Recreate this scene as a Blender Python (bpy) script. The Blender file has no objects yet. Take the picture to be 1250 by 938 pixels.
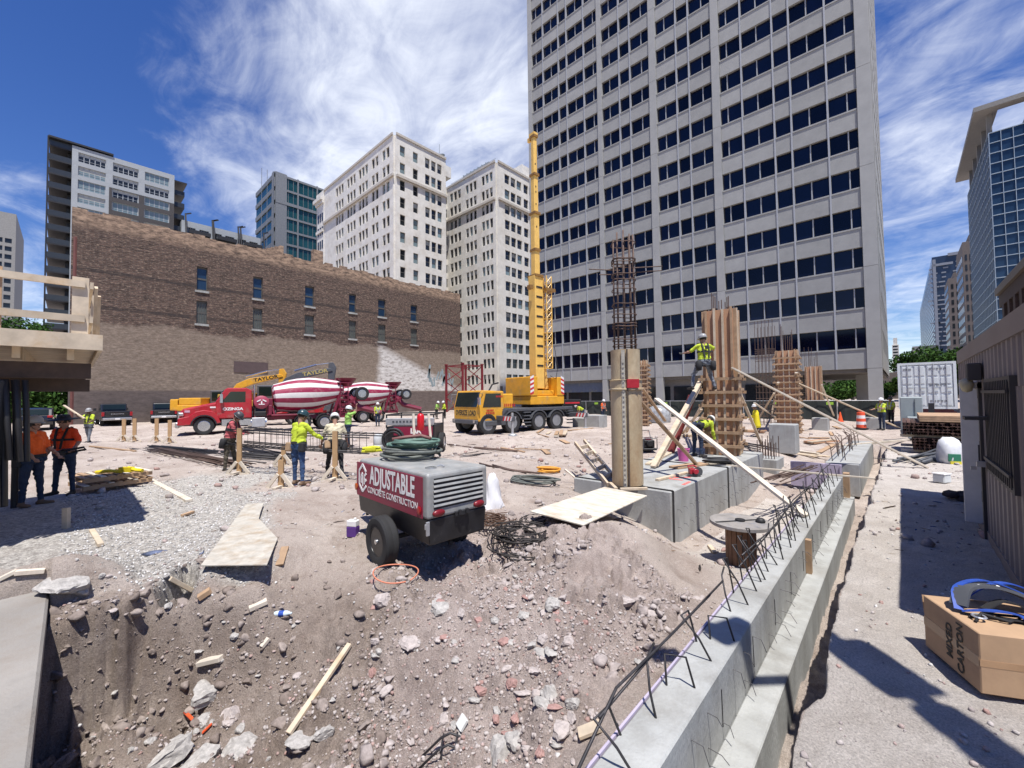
import bpy, bmesh, math, random
import numpy as np
from mathutils import Vector, Matrix, Euler
random.seed(7)
SC = bpy.context.scene
COL = SC.collection
PI = math.pi
R = math.radians

# ------------------------------------------------------------------ camera (photo frame 1250 x 938)
FPX, CX, CY, HC = 506.0, 625.0, 469.0, 2.1
YAW, PITCH, ROLL = R(43.2), R(1.81), R(-0.67)
RM = Matrix.Rotation(YAW, 3, 'Z') @ Matrix.Rotation(PI/2 + PITCH, 3, 'X') @ Matrix.Rotation(ROLL, 3, 'Z')
CAMP = Vector((0, 0, HC))
cd = bpy.data.cameras.new('camera'); cam = bpy.data.objects.new('camera', cd); COL.objects.link(cam)
cam.location = CAMP; cam.rotation_euler = RM.to_euler()
cd.sensor_width = 36; cd.lens = FPX/1250*36; cd.clip_start = 0.05; cd.clip_end = 20000
SC.camera = cam

def ray(u, v): return RM @ Vector(((u-CX)/FPX, -(v-CY)/FPX, -1))
def gp(u, v, z=0.0):
    d = ray(u, v); k = (z-HC)/d.z; return CAMP + d*k
def vx(u, v, x):
    d = ray(u, v); return CAMP + d*(x/d.x)
def vy(u, v, y):
    d = ray(u, v); return CAMP + d*(y/d.y)
def at(u, v, t): return CAMP + ray(u, v)*t           # t = depth along the view axis
def zcol(v, p):                                       # height at which the vertical through p crosses photo row v
    lo, hi = -5.0, 400.0
    for _ in range(50):
        m = (lo+hi)/2
        q = RM.transposed() @ (Vector((p[0], p[1], m))-CAMP)
        vv = CY - FPX*q.y/(-q.z)
        if vv > v: lo = m
        else: hi = m
    return lo
def depth(p): return -(RM.transposed() @ (Vector(p)-CAMP)).z
def proj(p):
    q = RM.transposed() @ (Vector(p)-CAMP); return CX+FPX*q.x/(-q.z), CY-FPX*q.y/(-q.z)

# ------------------------------------------------------------------ numpy noise
def _hash(i, j, s):
    h = (i.astype(np.int64)*374761393 + j.astype(np.int64)*668265263 + s*974711) & 0x7fffffff
    h = ((h ^ (h >> 13))*1274126177) & 0x7fffffff
    return ((h ^ (h >> 16)) & 0xffff)/65535.0
def vnoise(x, y, s=0):
    i = np.floor(x); j = np.floor(y); fx = x-i; fy = y-j
    fx = fx*fx*fx*(fx*(fx*6-15)+10); fy = fy*fy*fy*(fy*(fy*6-15)+10)
    a = _hash(i, j, s); b = _hash(i+1, j, s); c = _hash(i, j+1, s); d = _hash(i+1, j+1, s)
    return (a+(b-a)*fx)*(1-fy)+(c+(d-c)*fx)*fy - 0.5
def fbm(x, y, o=4, s=0, g=0.5):
    t = 0; a = 1.0
    for k in range(o):
        t = t + a*vnoise(x*2**k+17.3*k, y*2**k-9.1*k, s+k); a *= g
    return t
def worley(x, y, s=0):
    i0 = np.floor(x); j0 = np.floor(y); d1 = np.full(x.shape, 9.0); d2 = np.full(x.shape, 9.0); idv = np.zeros(x.shape)
    for di in (-1, 0, 1):
        for dj in (-1, 0, 1):
            i = i0+di; j = j0+dj
            px = i+_hash(i, j, s+11); py = j+_hash(i, j, s+29)
            d = np.hypot(x-px, y-py); h = _hash(i, j, s+53)
            n = d < d1
            d2 = np.where(n, d1, np.minimum(d2, d)); idv = np.where(n, h, idv); d1 = np.where(n, d, d1)
    return d1, d2, idv
def sstep(a, b, x):
    t = np.clip((x-a)/(b-a), 0, 1); return t*t*(3-2*t)

# ------------------------------------------------------------------ terrain
WALL_L = (gp(722, 938), gp(937, 680)); WALL_R = (gp(807, 938), gp(1030, 581))
def lineat(seg, y):
    a, b = seg; return a.x+(b.x-a.x)*(y-a.y)/(b.y-a.y)
PATH_E = (gp(961, 938), gp(1071, 579))
def wl(y): return lineat(WALL_R, y)-0.33
def wr(y): return lineat(WALL_R, y)
def pe(y): return lineat(PATH_E, y)
SLAB_Y = -0.13; SHC = gp(288, 660, 0)
_c = [(5,640,0),(100,640,0),(200,640,0),(60,690,0),(150,685,-.03),(250,690,-.05),(330,690,-.12),(280,640,0),(360,640,-.1),(420,600,-.05),
(360,595,0),(440,640,-.2),(300,600,0),(200,600,0),(100,600,0),(460,692,-.3),(520,700,-.33),(600,690,-.3),(640,660,-.12),(560,640,-.25),(600,620,-.15),
(680,605,-.02),(720,575,-.1),(650,580,-.03),(745,640,.02),(790,652,-.12),(700,680,-.04),(760,690,-.12),(650,700,-.12),(820,690,-.55),(850,718,-.62),
(800,742,-.4),(875,705,-.75),(640,750,-.24),(560,760,-.42),(500,755,-.42),(620,830,-.50),(700,820,-.36),(760,800,-.42),(550,850,-.75),
(480,850,-.85),(640,930,-.75),(725,915,-.42),(560,935,-.9),(700,935,-.5),(430,740,-.45),(390,790,-.8),(340,830,-1.0),(300,860,-1.15),
(250,850,-1.15),(200,880,-1.35),(270,706,-.06),(312,705,-.08),(150,935,-1.6),(250,935,-1.35),(350,935,-1.15),(430,930,-1.0),(380,720,-.42),(330,750,-.62),(280,770,-.75),
(245,694,.0),(290,695,-.02),(330,693,-.03),(345,668,-.02),(290,650,0),(290,716,-.28),(340,714,-.32),(220,790,-.95),(190,718,-.10),(110,935,-1.75),(840,672,-.95),(900,692,-.92),
(880,650,-.95),(940,640,-.95),(960,600,-.85),(1000,575,-.7),(940,575,-.55),(900,605,-.92),(925,552,-.2),(1020,560,-.6),(985,545,-.3),
(1030,540,-.4),(880,545,0),(800,545,0),(720,545,0),(640,545,0),(540,545,0),(440,545,0),(340,545,0),(240,545,0),(140,545,0),(40,545,0)]
_P = np.array([[*gp(u, v, z)[:2], z] for u, v, z in _c]+[(-5.85,.1,-1.15),(-5.75,.5,-1.02),(-5.6,-.1,-1.35),(-6.0,.3,-1.0),(-6.2,.95,-.45),(-6.6,.5,-.12),(-6.7,.0,-.10)]+[(x, y, 0) for x, y in ((-40,-8),(-40,10),(-40,30),(-25,25),(-15,35),(-5,32),(0,25),(-60,50),(-10,60),(10,60),(30,0),(0,-20),(-20,-10),(20,-20),(-9,-2),(-2,-3),(1,-1),(-70,0),(5,10),(5,20))])
_n = len(_P)
_D = np.hypot(_P[:,None,0]-_P[None,:,0], _P[:,None,1]-_P[None,:,1])
_D = np.sqrt(_D**2+.30**2)
_w = np.linalg.solve(np.block([[_D-2e-2*np.eye(_n), np.ones((_n,1))],[np.ones((1,_n)), np.zeros((1,1))]]), np.concatenate([_P[:,2],[0]]))
def base_h(x, y):
    z = np.full(x.shape, _w[-1])
    for k in range(_n): z = z+_w[k]*np.sqrt((x-_P[k,0])**2+(y-_P[k,1])**2+.09)
    return z
def zones(x, y):
    n1 = fbm(x*.9, y*.9, 3, 5)
    r = np.hypot(x, y)
    # gravel spread at the left, dark damp soil in the pit, broken rubble on the mound, dusty path
    gravel = sstep(.5, -.5, x-1.05*y+7.75+n1*1.3)*sstep(.6, -.6, y-1.9-(-6.2-x)*.33+n1*1.4)*sstep(-16.5, -13.0, x+n1*2)
    bx = x+3.4+(y-1.4)*.8+n1*.9
    brown = sstep(-.05, -.55, base_h(x, y)+n1*.25)*sstep(.8, -.6, bx+.5*fbm(x*2.5, y*2.5, 3, 6))*sstep(4.4, 3.0, y)
    rub = sstep(-.9, .3, bx)*sstep(-.25, -.6, x-wl(y))*sstep(6.6, 5.2, y+n1*1.2)
    return gravel, brown, rub
def terrain(x, y, detail=True):
    x = np.asarray(x, float); y = np.asarray(y, float)
    r = np.hypot(x, y)
    z = base_h(x, y)*sstep(60, 30, r)
    far = sstep(16, 9, r)
    if detail:
        gravel, brown, rub = zones(x, y)
        z = z + .16*fbm(x*.35, y*.35, 3, 3)*sstep(5, 12, r)*sstep(70, 40, r) + .05*fbm(x*1.3, y*1.3, 4, 9)*sstep(80, 30, r)
        d1, d2, h = worley(x*5.5+.5*fbm(x*4, y*4, 2, 71), y*5.5, 4)
        cl = sstep(-.12, .12, fbm(x*.9+3, y*.9, 3, 21))*np.maximum(rub, .55*brown)
        z = z + cl*(.17*(h-.35)*sstep(0, .16, d2-d1)+.03)
        wx = .25*fbm(x*9, y*9, 2, 72); d1, d2, h = worley(x*12+wx, y*12-wx, 8)
        z = z + (rub*.040+brown*.030+.007)*far*(h-.3)*sstep(0, .35, d2-d1)
        z = z + (rub*.17+brown*.19+.014)*fbm(x*2.3, y*2.3, 4, 31, .5)
        z = z + far*gravel*.014*fbm(x*18, y*18, 2, 44)+far*.005*fbm(x*18, y*18, 2, 45)
        # undercut earth bank ridges
        bk = sstep(-5.2, -5.8, x)*sstep(1.5, .6, y)*brown
        z = z - bk*.45*np.abs(fbm(x*1.8+y*1.3, y*2.6, 5, 61, .6))
    # steep cut bank beside the slab corner
    e = x+6.18+np.maximum(0, y-.45)*1.25
    if detail: e = e+.30*fbm(y*2.2+x*.7, y*1.1+x*2.0, 4, 63)+.05*np.abs(fbm(x*9, y*9, 3, 64))
    bm_ = sstep(.10, -.10, e)*sstep(-7.3, -7.0, x)*sstep(1.25, .9, y); zt_ = -.09 if not detail else -.09+.10*fbm(x*3, y*3, 4, 65)
    z = z*(1-bm_)+np.maximum(z, zt_)*bm_
    # ground levelled under the broken plywood sheet
    fl = sstep(1.3, .95, np.hypot(x-SHC.x, (y-SHC.y)*1.15)); z = z*(1-fl)+(-.02+.25*(z+.02))*fl*(z > -.3)+np.minimum(z, -.3)*fl*(z <= -.3)
    # pit floor between plinth and wall, trench and path
    px = pe(y)+.10*fbm(y*1.6, x*.6+3, 4, 77) if detail else pe(y)
    near = (y > .5)*(y < 24)
    tr = -.95 if not detail else -.95+.10*fbm(x*5, y*5, 4, 91)
    inT = near*sstep(-.02, .02, x-(wr(y)-.10))*sstep(.015, -.015, x-px)
    z = z*(1-inT)+tr*inT
    onP = sstep(-.015, .015, x-px)*sstep(26, 20, y)
    zp = 0.0 if not detail else .035*fbm(x*.7, y*.7, 3, 15)+.018*fbm(x*6, y*6, 4, 16)+.006*fbm(x*25, y*25, 2, 17)
    z = z*(1-onP)+zp*onP
    # under the slab
    sl = sstep(.015, -.015, y-SLAB_Y)*sstep(-7.15, -7.05, x)*sstep(.7, .5, x)
    z = z*(1-sl)+np.minimum(z, -.2)*sl
    return z
def gz(x, y): return float(terrain(np.array([x]), np.array([y]), True)[0])
def on(u, v):                                         # where the view ray through a photo pixel meets the terrain
    d = ray(u, v)
    ts = np.concatenate([np.linspace(1.5, 14, 700), np.geomspace(14.02, 300, 500)])
    X = d.x*ts; Y = d.y*ts; Z = HC+d.z*ts
    g = terrain(X, Y, True)
    k = np.argmax(Z <= g)
    if Z[k] > g[k]: return gp(u, v, 0)
    return Vector((X[k], Y[k], g[k]))

# ------------------------------------------------------------------ materials
MATS = {}
def mat(name, col, rough=.8, metal=0, var=.12, scale=3.0, col2=None, mix2=.5, scale2=1.2, bump=0.0, bscale=40, island=0.0, spec=.5, stretch=None, coat=0, fine=0, det=6, objrand=0, trans=0, alpha=1):
    """mottled procedural surface: base colour, two scales of variation, optional second colour in patches, bump"""
    if name in MATS: return MATS[name]
    m = bpy.data.materials.new(name); m.use_nodes = True; nt = m.node_tree; N = nt.nodes; L = nt.links
    b = N['Principled BSDF']; b.inputs['Roughness'].default_value = rough; b.inputs['Metallic'].default_value = metal
    b.inputs['Specular IOR Level'].default_value = spec; b.inputs['Coat Weight'].default_value = coat
    b.inputs['Transmission Weight'].default_value = trans; b.inputs['Alpha'].default_value = alpha
    tc = N.new('ShaderNodeTexCoord'); vec = tc.outputs['Object']
    if stretch:
        mp = N.new('ShaderNodeMapping'); mp.inputs['Scale'].default_value = stretch; L.new(vec, mp.inputs['Vector']); vec = mp.outputs[0]
    n1 = N.new('ShaderNodeTexNoise'); n1.inputs['Scale'].default_value = scale; n1.inputs['Detail'].default_value = det; n1.inputs['Roughness'].default_value = .65
    L.new(vec, n1.inputs['Vector'])
    cur = None
    rgb = N.new('ShaderNodeRGB'); rgb.outputs[0].default_value = (*col, 1); cur = rgb.outputs[0]
    if col2:
        n2 = N.new('ShaderNodeTexNoise'); n2.inputs['Scale'].default_value = scale2; n2.inputs['Detail'].default_value = 7; n2.inputs['Roughness'].default_value = .7; L.new(vec, n2.inputs['Vector'])
        cr = N.new('ShaderNodeMapRange'); cr.inputs['From Min'].default_value = mix2-.08; cr.inputs['From Max'].default_value = mix2+.12; L.new(n2.outputs[0], cr.inputs['Value'])
        mx = N.new('ShaderNodeMix'); mx.data_type = 'RGBA'; L.new(cr.outputs[0], mx.inputs['Factor']); L.new(cur, mx.inputs['A']); mx.inputs['B'].default_value = (*col2, 1); cur = mx.outputs['Result']
    hsv = N.new('ShaderNodeHueSaturation')
    mr = N.new('ShaderNodeMapRange'); mr.inputs['From Min'].default_value = .25; mr.inputs['From Max'].default_value = .75
    mr.inputs['To Min'].default_value = 1-var*1.6; mr.inputs['To Max'].default_value = 1+var*1.6; L.new(n1.outputs[0], mr.inputs['Value'])
    val = mr.outputs[0]
    if island or objrand:
        if island: g = N.new('ShaderNodeNewGeometry'); src = g.outputs['Random Per Island']
        else: g = N.new('ShaderNodeObjectInfo'); src = g.outputs['Random']
        a = island or objrand
        m2 = N.new('ShaderNodeMapRange'); m2.inputs['To Min'].default_value = 1-a; m2.inputs['To Max'].default_value = 1+a; L.new(src, m2.inputs['Value'])
        mu = N.new('ShaderNodeMath'); mu.operation = 'MULTIPLY'; L.new(val, mu.inputs[0]); L.new(m2.outputs[0], mu.inputs[1]); val = mu.outputs[0]
    L.new(val, hsv.inputs['Value']); L.new(cur, hsv.inputs['Color']); L.new(hsv.outputs[0], b.inputs['Base Color'])
    if bump:
        n3 = N.new('ShaderNodeTexNoise'); n3.inputs['Scale'].default_value = bscale; n3.inputs['Detail'].default_value = 5; L.new(vec, n3.inputs['Vector'])
        bp = N.new('ShaderNodeBump'); bp.inputs['Strength'].default_value = bump; bp.inputs['Distance'].default_value = .02; L.new(n3.outputs[0], bp.inputs['Height']); L.new(bp.outputs[0], b.inputs['Normal'])
    if rough > .3 and not metal:
        m3 = N.new('ShaderNodeMapRange'); m3.inputs['To Min'].default_value = max(0, rough-.15); m3.inputs['To Max'].default_value = min(1, rough+.15); L.new(n1.outputs[0], m3.inputs['Value']); L.new(m3.outputs[0], b.inputs['Roughness'])
    MATS[name] = m; return m

# ------------------------------------------------------------------ mesh builder
W = {}
class MB:
    def __init__(s): s.v = []; s.f = []; s.m = []; s.cur = 0
    def add(s, vs, fs):
        o = len(s.v); s.v += [tuple(p) for p in vs]; s.f += [tuple(i+o for i in f) for f in fs]; s.m += [s.cur]*len(fs); return s
    def box(s, c, size, M=None):
        x, y, z = size[0]/2, size[1]/2, size[2]/2; c = Vector(c)
        P = [Vector((a*x, b*y, d*z)) for d in (-1, 1) for b in (-1, 1) for a in (-1, 1)]
        P = [(M @ p if M else p)+c for p in P]
        return s.add(P, [(0,2,3,1),(4,5,7,6),(0,1,5,4),(2,6,7,3),(0,4,6,2),(1,3,7,5)])
    def mm(s, a, b): return s.box([(a[i]+b[i])/2 for i in range(3)], [abs(b[i]-a[i]) for i in range(3)])
    def beam(s, p0, p1, w, h, up=(0, 0, 1)):
        p0 = Vector(p0); p1 = Vector(p1); d = p1-p0; L = d.length
        if L < 1e-6: return s
        d.normalize(); up = Vector(up)
        if abs(d.dot(up)) > .98: up = Vector((1, 0, 0)) if abs(d.x) < .9 else Vector((0, 1, 0))
        sx = d.cross(up).normalized(); sz = sx.cross(d).normalized()
        M = Matrix((sx, d, sz)).transposed()
        return s.box((p0+p1)/2, (w, L, h), M)
    def ring(s, c, d, r, n, ref=None):
        d = Vector(d).normalized(); a = ref if ref else (Vector((0, 0, 1)) if abs(d.z) < .9 else Vector((1, 0, 0)))
        x = d.cross(a).normalized(); y = d.cross(x)
        return [Vector(c)+(x*math.cos(2*PI*k/n)+y*math.sin(2*PI*k/n))*r for k in range(n)]
    def cyl(s, p0, p1, r0, r1=None, n=12, caps=True):
        r1 = r0 if r1 is None else r1; d = Vector(p1)-Vector(p0)
        vs = s.ring(p0, d, r0, n)+s.ring(p1, d, r1, n)
        fs = [(k, (k+1) % n, n+(k+1) % n, n+k) for k in range(n)]
        if caps: fs += [tuple(range(n-1, -1, -1)), tuple(range(n, 2*n))]
        return s.add(vs, fs)
    def tube(s, pts, r, n=6, closed=False):
        pts = [Vector(p) for p in pts]; m = len(pts); vs = []
        ref = None
        for i, p in enumerate(pts):
            d = (pts[(i+1) % m]-pts[i-1]) if closed or 0 < i < m-1 else (pts[1]-pts[0] if i == 0 else pts[-1]-pts[-2])
            if d.length < 1e-9: d = Vector((0, 0, 1))
            d.normalize()
            if ref is None: ref = Vector((0, 0, 1)) if abs(d.z) < .9 else Vector((1, 0, 0))
            x = d.cross(ref)
            if x.length < 1e-4: ref = Vector((.3, .9, .1)); x = d.cross(ref)
            x.normalize(); y = d.cross(x); ref = x.cross(d)
            rr = r[i] if isinstance(r, (list, tuple)) else r
            vs += [p+(x*math.cos(2*PI*k/n)+y*math.sin(2*PI*k/n))*rr for k in range(n)]
        fs = []
        for i in range(m if closed else m-1):
            a = i*n; b = ((i+1) % m)*n
            fs += [(a+k, a+(k+1) % n, b+(k+1) % n, b+k) for k in range(n)]
        if not closed: fs += [tuple(range(n-1, -1, -1)), tuple(range((m-1)*n, m*n))]
        return s.add(vs, fs)
    def lathe(s, prof, M=None, n=20, sx=1, sy=1, close=False):     # prof: (r, z)
        vs = []; fs = []; k = len(prof)
        for r, z in prof:
            for i in range(n):
                p = Vector((r*math.cos(2*PI*i/n)*sx, r*math.sin(2*PI*i/n)*sy, z)); vs.append(M @ p if M else p)
        for j in range(k-1 if not close else k):
            j2 = (j+1) % k
            for i in range(n): fs.append((j*n+i, j*n+(i+1) % n, j2*n+(i+1) % n, j2*n+i))
        if not close:
            if prof[0][0] > 1e-4: fs.append(tuple(range(n-1, -1, -1)))
            if prof[-1][0] > 1e-4: fs.append(tuple(range((k-1)*n, k*n)))
        return s.add(vs, fs)
    def prism(s, poly, h, M=None):                                  # polygon in xy, extruded along z by h
        n = len(poly); vs = [Vector((x, y, 0)) for x, y in poly]+[Vector((x, y, h)) for x, y in poly]
        if M: vs = [M @ p for p in vs]
        fs = [tuple(range(n-1, -1, -1)), tuple(range(n, 2*n))]+[(k, (k+1) % n, n+(k+1) % n, n+k) for k in range(n)]
        return s.add(vs, fs)
    def build(s, name, mats, parent=None, world=False, smooth=False, bevel=0, loc=None, seg=1):
        if not isinstance(mats, (list, tuple)): mats = [mats]
        me = bpy.data.meshes.new(name)
        vs = s.v
        Mi = None
        if world and parent is not None: Mi = W[parent.name].inverted()
        elif world and loc is not None: Mi = Matrix.Translation(loc).inverted()
        if Mi: vs = [tuple(Mi @ Vector(p)) for p in vs]
        me.from_pydata(vs, [], s.f)
        for m in mats: me.materials.append(m)
        me.polygons.foreach_set('material_index', s.m)
        bm = bmesh.new(); bm.from_mesh(me); bmesh.ops.recalc_face_normals(bm, faces=bm.faces); bm.to_mesh(me); bm.free()
        if smooth: me.polygons.foreach_set('use_smooth', [True]*len(me.polygons))
        me.update()
        o = bpy.data.objects.new(name, me); COL.objects.link(o)
        if parent is not None: o.parent = parent; W[o.name] = W[parent.name]
        else:
            W[o.name] = Matrix.Translation(loc) if loc is not None else Matrix()
            if loc is not None: o.location = loc
        if bevel:
            b = o.modifiers.new('bevel', 'BEVEL'); b.width = bevel; b.segments = seg; b.limit_method = 'ANGLE'; b.angle_limit = R(40)
        if smooth == 'auto':
            for p in me.polygons: p.use_smooth = True
            me.set_sharp_from_angle(angle=R(35))
        return o
def tag(o, label=None, cat=None, group=None, kind=None):
    if label: o['label'] = label
    if cat: o['category'] = cat
    if group: o['group'] = group
    if kind: o['kind'] = kind
    return o
def thing(name, label, cat, loc=(0, 0, 0), rz=0.0, group=None):
    o = bpy.data.objects.new(name, None); COL.objects.link(o); o.empty_display_size = .2
    o.location = loc; o.rotation_euler = (0, 0, rz); W[o.name] = Matrix.Translation(Vector(loc)) @ Matrix.Rotation(rz, 4, 'Z')
    return tag(o, label, cat, group)
def struct(o): o['kind'] = 'structure'; return o
KIDS = {}
def dup(o, loc=None, rz=None, label=None, parent=None):
    c = o.copy(); COL.objects.link(c)
    if parent is not None: c.parent = parent
    if loc is not None: c.location = loc
    if rz is not None: c.rotation_euler = (0, 0, rz)
    if label: c['label'] = label
    for ch in [x for x in bpy.data.objects if x.parent == o]: dup(ch, parent=c)
    return c
def place(o, M):
    o.matrix_world = M; return o
def text_mesh(txt, size, mat_, parent, M, name='lettering', sx=1.0, bold=0.0, depth_=.004, world=True):
    cu = bpy.data.curves.new('tmp', 'FONT'); cu.body = txt; cu.size = size; cu.extrude = depth_; cu.offset = bold; cu.align_x = 'CENTER'; cu.align_y = 'CENTER'; cu.resolution_u = 3
    t = bpy.data.objects.new('tmp', cu); COL.objects.link(t)
    dg = bpy.context.evaluated_depsgraph_get(); me = bpy.data.meshes.new_from_object(t.evaluated_get(dg))
    bpy.data.objects.remove(t); bpy.data.curves.remove(cu)
    MM = M @ Matrix.Diagonal((sx, 1, 1, 1))
    if world: MM = W[parent.name].inverted() @ MM
    me.transform(MM); me.materials.clear(); me.materials.append(mat_)
    o = bpy.data.objects.new(name, me); COL.objects.link(o); o.parent = parent; W[o.name] = W[parent.name]
    return o
def frame_M(o, x, y):                                 # matrix with origin o, local x axis x and local y axis y
    x = Vector(x).normalized(); z = x.cross(Vector(y)).normalized(); y = z.cross(x)
    M = Matrix((x, y, z)).transposed().to_4x4(); M.translation = Vector(o); return M

# ------------------------------------------------------------------ world, sun
SUN = Vector((.31, -.20, 1)).normalized()
elev = math.asin(SUN.z); azim = math.atan2(SUN.x, SUN.y)
w = bpy.data.worlds.new('World'); SC.world = w; w.use_nodes = True
nt = w.node_tree; N = nt.nodes; L = nt.links; N.clear()
out = N.new('ShaderNodeOutputWorld'); bg = N.new('ShaderNodeBackground'); bg.inputs['Strength'].default_value = .095
sky = N.new('ShaderNodeTexSky'); sky.sky_type = 'NISHITA'; sky.sun_disc = False; sky.sun_elevation = elev; sky.sun_rotation = azim
sky.air_density = 1.0; sky.dust_density = .25; sky.ozone_density = 3.0; sky.altitude = 300
tc = N.new('ShaderNodeTexCoord')
sep = N.new('ShaderNodeSeparateXYZ'); L.new(tc.outputs['Generated'], sep.inputs[0])
# clouds: project the view direction on a high flat layer, streaked noise
def mth(op, a, b=None, c=None):
    n = N.new('ShaderNodeMath'); n.operation = op
    for i, q in enumerate((a, b, c)):
        if q is None: continue
        if isinstance(q, (int, float)): n.inputs[i].default_value = q
        else: L.new(q, n.inputs[i])
    return n.outputs[0]
def rng(x, a, b, c=0, d=1, smooth=True):
    n = N.new('ShaderNodeMapRange'); n.interpolation_type = 'SMOOTHSTEP' if smooth else 'LINEAR'
    for i, q in enumerate((a, b, c, d)): n.inputs[1+i].default_value = q
    L.new(x, n.inputs[0]); return n.outputs[0]
zc = mth('ADD', mth('MAXIMUM', sep.outputs[2], 0.0), .16)
cx_ = mth('DIVIDE', sep.outputs[0], zc); cy_ = mth('DIVIDE', sep.outputs[1], zc)
cmb = N.new('ShaderNodeCombineXYZ'); L.new(cx_, cmb.inputs[0]); L.new(cy_, cmb.inputs[1])
def cnoise(rot, sc, scale, detail, rough, dist, off=(0, 0, 0)):
    mp = N.new('ShaderNodeMapping'); mp.inputs['Rotation'].default_value = (0, 0, rot); mp.inputs['Scale'].default_value = sc; mp.inputs['Location'].default_value = off
    L.new(cmb.outputs[0], mp.inputs[0])
    n = N.new('ShaderNodeTexNoise'); n.inputs['Scale'].default_value = scale; n.inputs['Detail'].default_value = detail; n.inputs['Roughness'].default_value = rough; n.inputs['Distortion'].default_value = dist
    L.new(mp.outputs[0], n.inputs['Vector']); return n.outputs[0]
wisp = cnoise(.5, (1, 1.5, 1), 1.5, 11, .60, .8)
fine = cnoise(.9, (1, 1.5, 1), 4.0, 9, .62, .9, (3, 1, 0))
big = cnoise(.2, (1, 1, 1), .55, 4, .5, .2, (5.3, 2.2, 0))
# cloud bank seen over the middle of the site, clear towards the left
def dirdot(u, v):
    d = ray(u, v).normalized(); n = N.new('ShaderNodeVectorMath'); n.operation = 'DOT_PRODUCT'; n.inputs[1].default_value = d; L.new(tc.outputs['Generated'], n.inputs[0]); return n.outputs['Value']
b1 = rng(dirdot(500, 170), .82, .99)
b2 = rng(dirdot(1180, 130), .62, .95)
b3 = mth('MULTIPLY', rng(dirdot(20, 330), .965, .998), .75)
bank = mth('MAXIMUM', mth('MAXIMUM', b1, mth('MULTIPLY', b2, .82)), b3)
dens = mth('ADD', mth('ADD', mth('MULTIPLY', wisp, .95), mth('MULTIPLY', fine, .55)), mth('MULTIPLY', big, .25))   # about .87 mean
dens = mth('ADD', dens, mth('MULTIPLY', mth('SUBTRACT', bank, .56), .62))
cl = rng(dens, .86, 1.50)
lowc = mth('MULTIPLY', rng(sep.outputs[2], .30, .0), .45)
cl = mth('MAXIMUM', cl, mth('MULTIPLY', lowc, rng(fine, .3, .6)))
cl = mth('MULTIPLY', cl, .86)
mix = N.new('ShaderNodeMix'); mix.data_type = 'RGBA'; L.new(cl, mix.inputs['Factor'])
tint = N.new('ShaderNodeHueSaturation'); tint.inputs['Saturation'].default_value = 1.28; tint.inputs['Value'].default_value = 1.14; tint.inputs['Hue'].default_value = .518; L.new(sky.outputs[0], tint.inputs['Color'])
L.new(tint.outputs[0], mix.inputs['A']); mix.inputs['B'].default_value = (9.8, 10.2, 10.9, 1)
L.new(mix.outputs['Result'], bg.inputs['Color']); L.new(bg.outputs[0], out.inputs[0])
sd = bpy.data.lights.new('sun', 'SUN'); sd.energy = 5.0; sd.angle = R(.53); sd.color = (1, .965, .91)
so = bpy.data.objects.new('sun', sd); COL.objects.link(so); so.rotation_euler = SUN.to_track_quat('Z', 'Y').to_euler(); so.location = (5, -5, 60)
SC.view_settings.view_transform = 'Standard'; SC.view_settings.look = 'None'; SC.view_settings.exposure = 0.36; SC.view_settings.gamma = 1
SC.cycles.max_bounces = 6; SC.cycles.diffuse_bounces = 3; SC.cycles.glossy_bounces = 3; SC.cycles.transmission_bounces = 4; SC.cycles.transparent_max_bounces = 6
SC.cycles.caustics_reflective = False; SC.cycles.caustics_refractive = False
try: SC.cycles.use_denoising = True
except Exception: pass
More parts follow.
